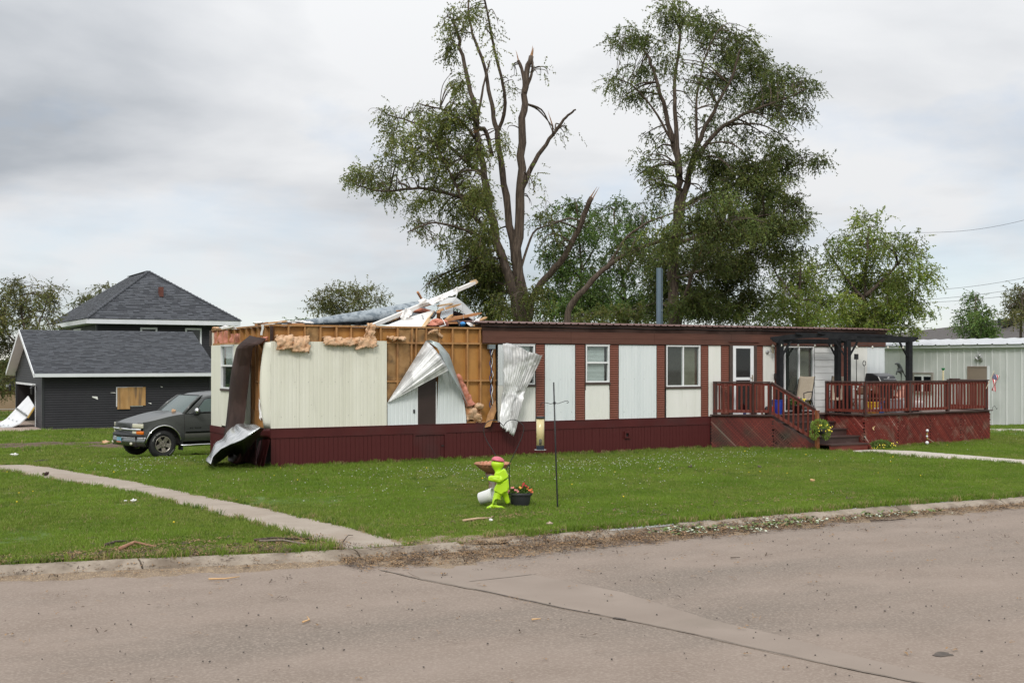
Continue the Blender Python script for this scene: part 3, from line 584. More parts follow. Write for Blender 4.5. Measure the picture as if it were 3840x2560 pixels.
# fascia, gutter, roof of the standing half
seams = [5.63, 8.33, 11.1, 13.87, 16.6, 19.38, 20.16]
for a, c in zip(seams, seams[1:]):
    for k in range(3):
        z0 = 2.995+k*.142; fpart('fascia_board', M_brown, FAC, a+.003, c-.003, .0, .055-.004*k, z0, z0+.138)
fpart('fascia_soffit', M_dbrown, FAC, 5.63, 20.16, .001, .045, 2.978, 2.993)
fpart('drip_edge', M_dbrown, FAC, 5.60, 20.2, .0, .075, 3.424, 3.50)
part('eave_cable', M_black, HOME, lambda b: b.tube([FAC(5.7+i*.5, .082, 3.43-.012*math.sin(i*1.3)) for i in range(29)], .007, 5))
b = MB(); xs = []; x = 5.56
while x < 20.22:
    xs += [(x, 0), (x+.16, 0), (x+.18, .022), (x+.21, .022), (x+.23, 0)]; x += .23
rows = []
for j in range(13):
    y = lerp(-.12, 5.26, j/12); zz = 3.515+.10*(1-((y-2.57)/2.69)**2)
    rows += [(x, y, zz+k) for x, k in xs]
n = len(xs); b.add(rows, [(j*n+i, j*n+i+1, (j+1)*n+i+1, (j+1)*n+i) for j in range(12) for i in range(n-1)]); b.build('metal_roof', M_roofbr, HOME, solid=.01)
boxpart('roof_core', M_dbrown, HOME, 5.62, 20.15, -.05, 5.2, 3.31, 3.42)
part('far_gable_fill', M_dbrown, HOME, lambda b: b.prism([(20.10, y, 3.50+.10*(1-((y-2.57)/2.69)**2)) for y in np.linspace(-.05, 5.19, 9)]+[(20.10, 5.19, 3.43), (20.10, -.05, 3.43)], (0, 0, 0), (.05, 0, 0)))
part('flue_pipe', mat('blue grey flue', (0.10, 0.15, 0.19), (0.13, 0.18, 0.22), rough=.45, scale=3, stretch=(3, 3, .3), metal=.3), HOME, lambda b: (b.tube([onY(2471, 1217, 2.6)-Vector((0, 0, .5)), onY(2471, 1005, 2.6)], .085, 14), b.tube([onY(2484, 1217, 2.55)-Vector((0, 0, .4)), onY(2484, 1008, 2.55)], .012, 6)), smooth=True, ang=40)
# end-wall eave trim hanging at the far corner
fpart('corner_trim', M_trim, END, 5.12, 5.22, .0, .04, 2.92, 3.36)

# maroon skirting: rail, boards, hatch, vent
fpart('skirt_rail', M_maroon, FAC, -.03, 13.2, .012, .035, .70, ZS-.004); fpart('skirt_rail', M_maroon, END, 1.9, 5.2, .012, .035, .60, .775)
fpart('rail_cap', M_maroon, FAC, -.03, 13.2, .0, .045, ZS-.004, ZS+.012)
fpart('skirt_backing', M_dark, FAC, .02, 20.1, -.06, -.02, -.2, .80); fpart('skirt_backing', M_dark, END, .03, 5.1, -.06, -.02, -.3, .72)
sb = []
for wv in (.098, .113):
    b = MB(); b.box(0, wv, -.016, .0, -.28, .712); me = bpy.data.meshes.new('skirt_board'); me.from_pydata(b.v, [], b.f); me.materials.append(M_maroon); sb.append((wv, me))
def boards(fc, s0, s1, skip=()):
    s = s0
    while s < s1:
        wv, me = random.choice(sb)
        if not any(a-.05 < s < c-.05 for a, c in skip):
            o = link('skirt_board', me, HOME); p = fc(s, .001+abs(jit(.004)), 0); o.location = p
            if fc is END: o.rotation_euler = (0, 0, math.pi/2); o.location = (p[0], p[1]+0, 0); o.scale = (1, -1, 1); o.location.x = -.001; o.location.z = -.10
            o.rotation_euler.y = jit(.004)
        s += wv+.006
boards(FAC, -.01, 13.1, skip=[(3.70, 4.56)]); boards(END, 2.6, 5.12)
hf = MB()
for (a, c, e0, e1) in ((3.67, 4.60, .66, .705), (3.67, 3.725, -.1, .66), (4.545, 4.60, -.1, .66)): fbox(hf, FAC, a, c, .0, .03, e0, e1)
hatch = hf.build('access_hatch', M_maroon, HOME)
for i in range(8): fpart('hatch_board', M_maroon, FAC, 3.73+i*.102, 3.826+i*.102, -.015, .004+jit(.002), .06, .65, hatch)
fpart('latch', M_black, FAC, 4.46, 4.53, .005, .02, .36, .39, hatch)
v = MB()
for (a, c, e0, e1) in ((10.08, 10.26, .53, .58), (10.08, 10.26, .39, .43), (10.08, 10.12, .43, .53), (10.22, 10.26, .43, .53)): fbox(v, FAC, a, c, .0, .07, e0, e1)
vent = v.build('dryer_vent', M_maroon, HOME); fpart('vent_flap', M_dark, FAC, 10.12, 10.22, .01, .02, .43, .53, vent)
# near end, skirting torn loose: boards leaning out, a strip of pink foam behind
for i, (s, t, l) in enumerate([(.02, .10, .03), (.18, .17, -.05), (.34, .12, .06)]):
    b = MB(); b.prism([END(s, .02, .66), END(s+.14, .03, .70), END(s+.15+l, .10+t, -.02), END(s+l, .08+t, -.03)], (0, 0, 0), (-.012, 0, 0)); b.build('torn_skirt_board', M_maroon, HOME)
b = MB(); b.prism([END(.62, .05, .62), END(.72, .05, .60), END(.80, .18, .02), END(.60, .16, .0)], (0, 0, 0), (-.015, 0, 0)); b.build('foam_strip', mat('pink foam', (0.42, 0.2, 0.23), (0.47, 0.24, 0.27), rough=.9, scale=4), HOME)
b = MB(); b.grid(lambda u, v_: Vector(END(lerp(.0, 1.0, u), .035+.12*v_*u*(1-.6*u)+.02*fbm((u*4, v_*3, 2)), lerp(.93, .70, v_)-.03*u)), 10, 3); b.build('bent_skirt_rail', M_maroon, HOME, smooth=True, solid=.006)

# doorway, torn sheets and cabling of the open bay
fpart('side_door', mat('dark brown door', (0.035, 0.019, 0.016), (0.042, 0.024, 0.02), rough=.5, scale=2), FAC, 3.80, 4.31, -.03, .012, ZS, 2.32)
for s in (3.782, 4.312): fpart('door_jamb', M_frame, FAC, s-.012, s+.012, -.03, .03, ZS, 2.0)
def polypanel(name, m, pts, d=.02, rib=.11, dep=.006, bul=None):
    """ribbed sheet cut to an outline given in (s, z)"""
    P = [Vector((a, c)) for a, c in pts]; s0 = min(p.x for p in P); s1 = max(p.x for p in P); b = MB(); cols = []
    xs = []; x = s0
    while x < s1: xs += [(x, 0), (min(x+rib*.62, s1), 0), (min(x+rib*.72, s1), 1), (min(x+rib*.9, s1), 1)]; x += rib
    xs.append((s1, 0))
    for x, k in xs:
        xx = min(max(x, s0+1e-4), s1-1e-4); zz = []
        for p, q in zip(P, P[1:]+P[:1]):
            if (p.x-xx)*(q.x-xx) <= 0 and abs(p.x-q.x) > 1e-9: zz.append(lerp(p.y, q.y, (xx-p.x)/(q.x-p.x)))
        cols.append((x, k, min(zz), max(zz)))
    nz = 12; vs = []
    for j in range(nz+1):
        for (x, k, a, c) in cols:
            z = lerp(a, c, j/nz); vs.append(FAC(x, d-dep*k+(bul(x, z) if bul else 0), z))
    n = len(cols); b.add(vs, [(j*n+i, j*n+i+1, (j+1)*n+i+1, (j+1)*n+i) for j in range(nz) for i in range(n-1)]); return b.build(name, m, HOME, solid=.003)
polypanel('torn_siding', M_white, [(2.97, .92), (3.775, .92), (3.775, 1.93), (2.97, 1.50)])
o = polypanel('torn_siding', M_white, [(4.325, .92), (5.17, .92), (5.15, 1.40), (4.85, 2.02), (4.62, 2.55), (4.42, 2.95), (4.34, 2.6)], bul=lambda x, z: .05*max(0, z-1.2)*(x-4.2)); o['label'] = 'white siding leaf still standing right of the dark doorway'
fpart('grip', M_black, FAC, 3.67, 3.71, .02, .04, 1.22, 1.31)
A_, B_, C_ = (2.97, 1.50), (4.02, 3.04), (4.42, 2.29)
def flap(u, v_):     # cone-shaped fold: fixed along A-B, swept forward round to C
    p = Vector(A_).lerp(Vector(B_), v_); q = Vector(A_).lerp(Vector(C_), v_); s = p.lerp(q, u); d = .03+.62*v_*math.sin(u*1.9)*.75+.03*u; rb = .012*(1 if int(u*11) % 2 else 0)*(.4+v_)
    return FAC(s.x-.10*v_*math.sin(u*math.pi), d+rb, s.y+.10*v_*math.sin(u*math.pi))
b = MB(); b.grid(flap, 44, 22); o = b.build('peeled_siding', M_silver, HOME, smooth=True, solid=.004, ang=25); o['label'] = 'silver ribbed siding folded over into a cone above the doorway'
def hood(u, v_):     # underside right of the fold, its shade put into a darker grey
    p = [(4.02, 3.04), (4.16, 2.85), (4.42, 2.29)]; q = [(4.06, 3.05), (4.30, 2.98), (4.58, 2.69), (4.80, 2.16), (5.0, 1.75), (5.16, 1.38)]
    def pl(P, t):
        k = t*(len(P)-1); i = min(int(k), len(P)-2); return Vector(P[i]).lerp(Vector(P[i+1]), k-i)
    a = pl(p, v_); c = pl(q, v_); s = a.lerp(c, u); d = lerp(.45*math.sin(v_*2.0), .16+.05*math.sin(v_*5), u)+.05*math.sin(u*math.pi)+.02; return FAC(s.x, d, s.y)
b = MB(); b.grid(hood, 14, 20); b.build('peeled_siding', M_greymetal, HOME, smooth=True, solid=.004)
# hanging crumpled sheet
def hang(u, v_):
    L_ = [(6.13, 2.98), (6.13, 2.45), (6.12, 1.8), (6.04, 1.3), (5.96, .86)]; R_ = [(7.18, 2.70), (7.04, 2.35), (6.74, 1.75), (6.62, 1.5), (6.38, .58)]
    def pl(P, t):
        k = t*(len(P)-1); i = min(int(k), len(P)-2); return Vector(P[i]).lerp(Vector(P[i+1]), k-i)
    s = pl(L_, v_).lerp(pl(R_, v_), u); bend = .10*math.sin(v_*7+u*2)+.16*math.exp(-((u-.45)**2)/.03-((v_-.35)**2)/.05)-.10*math.exp(-((u-.75)**2)/.02-((v_-.62)**2)/.01)
    rb = .022*(abs(((u*13) % 1)-.5)*2)**.5*(.25+.75*abs(math.sin(v_*4.2+u))); jag = (.05*fbm((u*9, 3, 1)) if v_ > .97 else 0)+(.04*fbm((v_*9, 1, 1)) if u > .97 or u < .03 else 0)
    return FAC(s.x+jag, .16+.22*u*(1-v_)+.12*v_+bend*.4+rb+.07*abs(((u*1.3+v_*2.1) % 1)-.5)+.04*abs(((u*2.2-v_*1.4) % 1)-.5)+.05*abs(fbm((u*2.6, v_*3.3, 6))), s.y+.06*math.sin(u*6)*(v_ < .02)+jag+.015*fbm((u*7, v_*6, 2)))
b = MB(); b.grid(hang, 66, 46); o = b.build('hanging_metal_sheet', M_crump, HOME, smooth=True, solid=.004, ang=32); o['label'] = 'crumpled silver siding sheet hanging in front of a window'
jb = fpart('junction_box', mat('grey box', (0.16, 0.19, 0.2), rough=.5), FAC, 5.80, 5.99, -.02, .08, 2.84, 2.95)
for k, (m, dx) in enumerate(((M_black, 0), (mat('white cable', (0.6, 0.6, 0.58), rough=.5), .02), (mat('blue cable', (0.03, 0.05, 0.16), rough=.5), -.02))):
    part('cable', m, jb, lambda b: b.tube([FAC(5.90+dx+.025*math.sin(t*5+k*2), .02+.02*math.sin(t*3+k), lerp(2.84, 1.16, t/6)) for t in np.linspace(0, 6, 26)], .012, 6), smooth=True)

# tan fibreglass flaps hanging from the cripple bays
def fluff(name, m, fn, nu=12, nv=8, amp=.05, th=.03, seed=0, parent=HOME, frq=12):
    nu *= 2; nv *= 2
    def g(u, v_):
        p = Vector(fn(u, v_)); ed = .05*(1 if (u in (0, 1) or v_ in (0, 1)) else .0); e_ = amp*fbm((p.x*frq, p.y*frq+seed, p.z*frq), 5)+ed*fbm((p.x*31, seed, p.z*31)); return (p.x+e_*.5, p.y-e_, p.z+e_*.7)
    b = MB(); b.grid(g, nu, nv); return b.build(name, m, parent, smooth=True, solid=th)
for i, (a, c, zt, zb, sl) in enumerate([(.09, .47, 3.11, 2.80, .02), (.47, .90, 3.09, 2.73, -.02), (1.28, 1.73, 3.08, 2.90, -.02), (1.68, 2.16, 3.06, 2.90, .03), (2.10, 2.62, 3.09, 2.84, .05), (2.95, 3.42, 3.10, 3.05, -.02)]):
    fluff('insulation_flap', M_fluff, lambda u, v_: FAC(lerp(a, c, u), -.04+.16*math.sin(min(1, v_*1.6)*1.57)+.02*u, lerp(zt, zb+.05*fbm((u*3, i, 1)), max(0, v_*1.25-.25))+sl*(u-.5)+.02*math.sin(v_*3)), seed=i)
fluff('insulation_flap', M_fluff, lambda u, v_: FAC(lerp(2.30, 2.52, u)+.12*v_, .04+.05*math.sin(v_*3), lerp(3.02, 3.45, v_)-.05*u), seed=8)
fluff('insulation_flap', M_fluff, lambda u, v_: FAC(lerp(4.08, 4.46, u), .02+.05*math.sin(u*3), 3.22+.10*math.sin(u*2.6)-.16*u*u+.06*(v_-.5)), nu=14, nv=3, seed=9)
fluff('pink_insulation', M_pinkf, lambda u, v_: FAC(lerp(4.82, 5.18, v_)+lerp(0, .20, u)*(.5+v_*.6), .02+.10*math.sin(u*3.1), lerp(2.16, 1.36, v_)+.04*u), nu=12, nv=20, seed=10, th=.05, frq=7, amp=.035)
fluff('pink_insulation', M_fluff, lambda u, v_: FAC(lerp(5.18, 5.62, u), -.02+.10*math.sin(u*3.1)*math.sin(v_*3.1), lerp(1.42, .96, v_)+.06*math.sin(u*5)-.2*u*(1-v_)), nu=10, nv=8, seed=11, th=.05, amp=.06, frq=8)
b = MB(); b.prism([FAC(*p) for p in ((5.68, .05, .80), (5.78, .03, 1.12), (5.93, .02, 1.40), (6.02, .04, 1.50), (6.0, .10, 1.22), (5.90, .13, 1.02), (5.80, .15, .84))], (0, 0, 0), (.0, .012, 0)); b.build('torn_sheathing', M_stud, HOME)
fluff('insulation_flap', M_fluff, lambda u, v_: FAC(lerp(5.36, 5.62, u), .03+.04*math.sin(v_*3), lerp(1.40, 1.30, v_)), nu=6, nv=4, seed=14, th=.06)
fluff('insulation_flap', M_pinkf, lambda u, v_: END(lerp(.35, .75, u), -.02+.05*math.sin(v_*3), lerp(3.08, 2.98, v_)), nu=8, nv=4, seed=15, th=.04)
part('torn_plastic', M_plastic, HOME, lambda b: b.grid(lambda u, v_: Vector(END(.66+.13*u+.05*math.sin(v_*4), .03+.02*math.sin(u*9+v_*5), lerp(1.62, 1.12, v_)+.04*math.sin(u*7))), 8, 12), smooth=True, solid=.004)
# dark brown strip of fascia peeled round the corner, hanging to the ground
def c2(x, y): return (760+x/2.01, 1020+y/2.01)
RB = [((356, 478), (482, 500), -.10), ((300, 520), (430, 545), -.26), ((255, 565), (378, 560), -.34), ((225, 690), (364, 680), -.30), ((205, 820), (348, 830), -.34), ((196, 950), (332, 960), -.36), ((185, 1060), (322, 1060), -.40), ((172, 1160), (315, 1120), -.46), ((158, 1255), (285, 1230), -.55)]
rows = [(onX(*c2(*a), x), onX(*c2(*c), x+.06)) for a, c, x in RB]
def strip(u, v_):
    k = v_*(len(rows)-1); i = min(int(k), len(rows)-2); f = k-i; f = f*f*(3-2*f)*.5+f*.5; a = rows[i][0].lerp(rows[i+1][0], f); c = rows[i][1].lerp(rows[i+1][1], f); p = a.lerp(c, u)
    return (p.x-.10*math.sin(u*math.pi)*(.6+.4*math.sin(v_*4)), p.y+.015*fbm((v_*8, u, 1)), p.z+.01*fbm((v_*6, u*3, 4)))
b = MB(); b.grid(strip, 5, 15); o = b.build('peeled_fascia', M_dbrown, HOME, smooth=True, solid=.006, ang=9); o['label'] = 'dark brown fascia strip peeled off and hanging at the near corner'
# ================================================================ wreckage lying on the open roof and at the near corner
def c3(x, y): return (1300+x/2.01, 1020+y/2.01)
def onroof(x, y, Y): return onY(*c3(x, y), Y)
def loose(name, label, m, fn, cat, group=None, **k):
    b = MB(); fn(b); vs = [Vector(p) for p in b.v]; c = Vector((sum(p.x for p in vs)/len(vs), sum(p.y for p in vs)/len(vs), min(p.z for p in vs)))
    b.v = [(p.x-c.x, p.y-c.y, p.z-c.z) for p in vs]; o = b.build(name, m, None, **k); o.location = c; return tag(o, label, cat, group)
def jagbar(b, p, q, w, h, roll=0, n=6, seed=0):
    p, q = Vector(p), Vector(q); d = (q-p).normalized(); up = Matrix.Rotation(roll, 3, d) @ Vector((0, 0, 1)); sx = d.cross(up).normalized(); sz = sx.cross(d).normalized(); vs = []
    for i in range(n+1):
        c = p.lerp(q, i/n); wj = 1+.12*fbm((i*2.1, seed, 1)); tip = 1 if i < n else .35
        for k, (a, e_) in enumerate(((-1, -1), (1, -1), (1, 1), (-1, 1))): vs.append(c+sx*a*w/2*wj*tip+sz*e_*h/2*wj*tip+d*(.03*fbm((k*3, seed, i))))
    fs = [(0, 1, 2, 3), tuple(n*4+k for k in (3, 2, 1, 0))]+[(i*4+k, (i+1)*4+k, (i+1)*4+(k+1) % 4, i*4+(k+1) % 4) for i in range(n) for k in range(4)]; b.add(vs, fs)
# rolled-back roof skin
M_skin = mat('weathered grey roof skin', (0.21, 0.245, 0.27), (0.32, 0.36, 0.385), rough=.55, scale=14, bump=.3, bscale=18, c3=(0.12, 0.15, 0.175), s3=6, lo3=.5, hi3=.62, metal=.1)
M_skinin = mat('torn roof underside', (0.46, 0.47, 0.46), (0.52, 0.52, 0.51), rough=.6, scale=5)
def skin_pt(u, v_, r=1.0):
    X = lerp(.9, 5.15, u); rad = (.03+.37*u**1.1)*r; t = lerp(-.35, math.pi*1.22, v_); ctr = 3.42+rad*.98; Y = 2.6+.25*u
    return (X+.03*fbm((u*6, v_*3, 2)), Y-rad*1.25*math.cos(t), ctr+rad*math.sin(t)*.95+.02*fbm((u*9, v_*5, 1)))
sk = loose('rolled_roof_skin', 'blue-grey metal roof skin rolled back into a long tapering curl on the open roof', M_skin, lambda b: b.grid(lambda u, v_: skin_pt(u, v_), 40, 16), 'roof skin', smooth=True, solid=.012)
# its torn free edge, pale outside and dark inside
def torn_edge(b):
    b.grid(lambda u, v_: Vector(onroof(*((820, 190), (880, 240), (930, 285), (965, 312))[min(3, int(u*3.99))], 2.2)).lerp(Vector(onroof(*((800, 245), (830, 262), (890, 330), (965, 355))[min(3, int(u*3.99))], 1.9)), v_), 3, 3)
def edgesheet(b):
    T = [(700, 225), (760, 195), (820, 188), (880, 232), (930, 282), (968, 318)]; B2 = [(690, 300), (740, 290), (790, 262), (845, 280), (895, 325), (960, 372)]
    def f(u, v_):
        k = u*(len(T)-1); i = min(int(k), len(T)-2); w_ = k-i; a = Vector((*T[i],)).lerp(Vector((*T[i+1],)), w_); c = Vector((*B2[i],)).lerp(Vector((*B2[i+1],)), w_); p = a.lerp(c, v_); return onroof(p.x, p.y, 2.6-.5*math.sin(v_*1.6)-.02*fbm((u*6, v_*4, 1)))
    b.grid(f, 20, 8)
loose('torn_roof_sheet', 'pale torn roof sheet standing up at the right end of the roof wreckage', M_skinin, edgesheet, 'roof sheet', smooth=True, solid=.01)
M_cave = mat('maroon shaded hollow', (0.022, 0.010, 0.011), (0.03, 0.014, 0.015), rough=.8, scale=3)  # near-black maroon stands in for the shade inside the torn roof
loose('shaded_roof_hollow', 'maroon shaded hollow drawn as a sheet under the torn roof end', M_cave, lambda b: b.grid(lambda u, v_: onroof(lerp(700, 965, u), lerp(lerp(250, 330, u)+8, 404, v_), 2.75+.12*math.sin(u*5)), 12, 6), 'roof hollow', smooth=True, solid=.02)
# white plastic, boards, lumber
loose('long_white_beam', 'longest white wrapped roof beam jutting up to the right over the wreckage', [M_board, M_cardb], lambda b: (jagbar(b, onroof(185, 408, .9), onroof(985, 72, 2.4), .09, .10, n=14, seed=3)), 'beam')
loose('broken_board_end', 'tan torn board end at the tip of the long white beam', M_cardb, lambda b: b.prism([onroof(932, 70, 2.3), onroof(975, 55, 2.34), onroof(992, 76, 2.36), onroof(975, 92, 2.34), onroof(940, 104, 2.3)], (0, 0, 0), (0, .05, 0)), 'board')
def drape(b, P, Y0, amp=.05, seed=0, n=8):
    T = [Vector(onroof(x, y, Y0)) for x, y in P[0]]; B2 = [Vector(onroof(x, y, Y0-.12)) for x, y in P[1]]
    def f(u, v_):
        k = u*(len(T)-1); i = min(int(k), len(T)-2); p = T[i].lerp(T[i+1], k-i).lerp(B2[i].lerp(B2[i+1], k-i), v_); e_ = amp*fbm((p.x*5, p.z*5, seed)); return (p.x+e_*.4, p.y-abs(e_)*2, p.z+e_)
    b.grid(f, n*(len(T)-1), 8)
loose('plastic_wrap', 'crumpled white plastic draped over the middle of the long beam', M_plastic, lambda b: drape(b, ([(530, 215), (600, 205), (690, 190), (760, 150), (840, 120)], [(545, 250), (610, 240), (700, 222), (765, 182), (840, 150)]), 1.55, .08, 1), 'plastic', smooth=True, solid=.01)
loose('plastic_wrap', 'torn white plastic hanging like a ribbon at the lower end of the beam', M_plastic, lambda b: drape(b, ([(430, 282), (470, 275), (500, 285)], [(395, 350), (440, 362), (470, 330)]), 1.1, .07, 2), 'plastic', smooth=True, solid=.008)
loose('ceiling_board', 'big white ceiling board lying on the roof edge with a tan torn side', [M_board, M_cardb], lambda b: (b.prism([onroof(285, 414, .5), onroof(420, 362, 1.0), onroof(660, 290, 1.6), onroof(610, 350, 1.3), onroof(565, 414, .5)], (0, 0, 0), (.0, .02, .02)), setattr(b, 'cur', 1), b.prism([onroof(568, 414, .52), onroof(612, 350, 1.3), onroof(662, 292, 1.6), onroof(668, 300, 1.6), onroof(640, 335, 1.3), onroof(628, 372, 1.0), onroof(592, 414, .52)], (0, 0, 0), (0, .02, .02))), 'board')
loose('tin_roof_panel', 'pale blue-grey sheet of metal wedged upright in the middle of the wreckage', mat('pale blue sheet metal', (0.50, 0.55, 0.57), (0.58, 0.62, 0.64), rough=.35, metal=.4, scale=4, bump=.2), lambda b: b.prism([onroof(720, 290, 1.7), onroof(805, 255, 1.9), onroof(800, 330, 1.7), onroof(702, 352, 1.5)], (0, 0, 0), (0, .02, 0)), 'sheet metal')
PL = [((690, 292), (862, 240), 1.5, .07, .05, M_plank, 'pale splintered plank pointing up right over the white ceiling board'), ((745, 365), (1015, 308), 1.2, .09, .07, M_orange, 'long orange stud lying across the dark hollow'),
      ((800, 340), (1000, 318), 1.5, .06, .05, M_orange, 'thin orange stud behind the long one'), ((985, 372), (1058, 338), .9, .07, .04, M_plank, 'short pale plank end at the right of the wreckage'),
      ((690, 255), (800, 236), 1.9, .10, .04, M_cardb, 'flat tan board below the long white beam'), ((560, 262), (650, 236), 1.7, .05, .05, M_orange, 'orange lath under the long white beam'),
      ((534, 150), (570, 212), 2.2, .05, .05, M_orange, 'upright splinter standing left of the long beam'), ((692, 300), (692, 372), 1.3, .10, .06, M_orange, 'short upright orange block in the wreckage'),
      ((310, 372), (400, 348), 1.2, .05, .04, M_plank, 'pale lath beside the ceiling board'), ((380, 292), (440, 290), 1.9, .05, .04, M_orange, 'short orange lath on the roof skin'), ((700, 385), (930, 380), .9, .06, .05, M_orange, 'low orange stud along the wall plate'),
      ((735, 372), (800, 318), 1.3, .07, .05, M_plank, 'slanted tan brace in the middle of the wreckage'), ((960, 402), (1085, 402), .4, .06, .05, M_plank, 'pale lumber end next to the brown roof edge'), ((985, 384), (1085, 392), .6, .12, .03, M_board, 'white trim length next to the brown roof edge')]
for i, (p, q, Y, w_, h_, m, lab) in enumerate(PL): loose('broken_plank', lab, m, lambda b: jagbar(b, onroof(*p, Y), onroof(*q, Y+.25), w_, h_, seed=i), 'plank', 'broken lumber on the roof')
def lump(b, cx, cy, w_, h_, Y, seed):
    c = onroof(cx, cy, Y); r = (w_/2.01/4500*31/2, .16, h_/2.01/4500*31/2)
    o = len(b.v); b.ball(c, r, 14, 9)
    for i in range(o, len(b.v)):
        p = Vector(b.v[i]); e_ = 1+.55*fbm((p.x*6, p.y*6+seed, p.z*6)); b.v[i] = tuple(Vector(c)+(p-Vector(c))*e_)
for (cx, cy, w_, h_, Y, m, lab) in [(700, 380, 150, 60, .7, M_pinkf, 'reddish pink insulation heaped behind the wall plate'), (560, 290, 170, 45, 1.9, M_pinkf, 'pink insulation under the long white beam'), (430, 330, 80, 60, 1.3, M_pinkf, 'small pink insulation tuft beside the torn plastic ribbon'), (650, 398, 90, 26, .4, M_pinkf, 'low pink insulation at the tan edge of the ceiling board')]:
    loose('insulation_heap', lab, m, lambda b: lump(b, cx, cy, w_, h_, Y, cx), 'insulation', 'pink insulation on the roof', smooth=True)
loose('torn_cloth', 'off-white torn cloth at the right end of the roof wreckage', M_plastic, lambda b: drape(b, ([(900, 380), (960, 362), (1000, 345)], [(930, 404), (975, 414), (1000, 405)]), .6, .06, 4), 'cloth', smooth=True, solid=.01)
loose('blue_rag', 'bright blue rag among the wreckage', mat('blue rag', (0.03, 0.22, 0.55), (0.05, 0.3, 0.65), rough=.6, bump=.4, scale=9), lambda b: lump(b, 866, 392, 40, 36, .45, 3), 'rag', smooth=True)
loose('black_hose', 'short black hose curling beside the blue rag', M_black, lambda b: b.tube([onroof(835, 368, .5), onroof(845, 380, .45), onroof(852, 396, .4), onroof(850, 410, .35)], .028, 8), 'hose', smooth=True)
loose('black_hose', 'black bent pipe beside the tan board edge', M_black, lambda b: b.tube([onroof(668, 306, 1.2), onroof(655, 330, 1.1), onroof(640, 345, 1.05)], .04, 8), 'hose', smooth=True)
loose('loose_wire', 'thin white wire dangling from the long beam', mat('white cable', (0.6, 0.6, 0.58)), lambda b: b.tube([onroof(838, 150, 1.9), onroof(820, 200, 1.7), onroof(806, 240, 1.6)], .01, 5), 'wire')
loose('loose_wire', 'white looped wire on the wall plate', mat('white cable', (0.6, 0.6, 0.58)), lambda b: b.tube([onroof(715, 345, .6), onroof(735, 375, .5), onroof(745, 400, .4), onroof(715, 408, .35), onroof(700, 412, .3)], .014, 5), 'wire')
loose('loose_wire', 'grey wire hanging past the dark hollow', mat('grey cable', (0.3, 0.3, 0.3)), lambda b: b.tube([onroof(872, 240, 1.8), onroof(878, 300, 1.5), onroof(880, 350, 1.2)], .009, 5), 'wire')
for (x, y, lab) in [(742, 290, 'steel pipe stub on the pale blue sheet'), (576, 345, 'steel pipe stub on the white ceiling board')]:
    loose('vent_stub', lab, mat('steel stub', (0.4, 0.4, 0.4), metal=.8, rough=.4), lambda b: b.tube([onroof(x-8, y-22, 1.2), onroof(x+4, y+8, 1.1)], .02, 8), 'pipe')
# scraps along the end-wall plate
for i, (x0, y0, x1, y1, m, lab) in enumerate([(495, 385, 640, 368, M_plank, 'pale lath lying on the near corner plate'), (400, 398, 505, 380, M_orange, 'orange lath on the end wall plate'), (150, 425, 240, 408, M_board, 'white scrap on the end wall plate'), (640, 392, 770, 392, M_orange, 'orange lath along the facade plate')]):
    loose('broken_plank', lab, m, lambda b: jagbar(b, onY(*c2(x0, y0), .5+.9*(i in (1, 2))*2), onY(*c2(x1, y1), .4+.5*(i in (1, 2))*2), .06, .04, seed=40+i), 'plank', 'broken lumber on the roof')
for i, (x, y, w_, Y, m, lab) in enumerate([(420, 385, 50, 1.2, M_plastic, 'ragged white plastic tuft above the end wall'), (590, 380, 110, .6, M_plastic, 'white plastic scrap on the near corner'), (100, 425, 40, 3.6, M_fluff, 'tan tuft of insulation at the far end of the end wall'), (200, 418, 90, 2.6, M_plastic, 'white plastic scrap along the end wall'), (800, 385, 40, .5, M_plastic, 'small white plastic scrap above the tan flaps'), (720, 382, 100, .8, M_plastic, 'flat white plastic piece on the facade plate')]):
    c = onY(*c2(x, y), Y)
    def lp_(b):
        b.ball(c, (w_/2.01/158*.6, .16, .035), 18, 9)
        for k in range(len(b.v)):
            p = Vector(b.v[k]); b.v[k] = tuple(c+(p-c)*(1+1.1*fbm((p.x*9, p.y*9, p.z*9+i))))
    loose('roof_scrap', lab, m, lp_, 'scrap', 'scraps along the wall plates', smooth=True)
loose('plastic_streamer', 'thin torn plastic streamer hanging on the end wall framing', M_plastic, lambda b: b.grid(lambda u, v_: onX(*c2(lerp(440, 455, u)+5*math.sin(v_*5), lerp(395, 475, v_)), -.03), 3, 8), 'plastic', solid=.006)
# fallen metal sheet at the near corner
def crest(t):
    P = [(62, 1445), (75, 1395), (140, 1330), (215, 1295), (290, 1268), (350, 1228), (400, 1195), (436, 1172)]; k = t*(len(P)-1); i = min(int(k), len(P)-2); return Vector((*P[i], 0)).lerp(Vector((*P[i+1], 0)), k-i)
def back(t):
    P = [(58, 1452), (90, 1360), (130, 1290), (170, 1235), (225, 1165), (250, 1140), (330, 1142), (430, 1168)]; k = t*(len(P)-1); i = min(int(k), len(P)-2); return Vector((*P[i], 0)).lerp(Vector((*P[i+1], 0)), k-i)
def under(t):
    P = [(48, 1462), (110, 1440), (160, 1405), (215, 1360), (290, 1400), (330, 1350), (385, 1260), (436, 1175)]; k = t*(len(P)-1); i = min(int(k), len(P)-2); return Vector((*P[i], 0)).lerp(Vector((*P[i+1], 0)), k-i)
XC = lambda t: lerp(-1.30, -.30, t)
fs_root = thing('fallen_metal_sheet', 'buckled silver metal sheet lying on the grass at the near corner, dark underneath', 'metal sheet', tuple(onX(*c2(60, 1455), -1.2)))
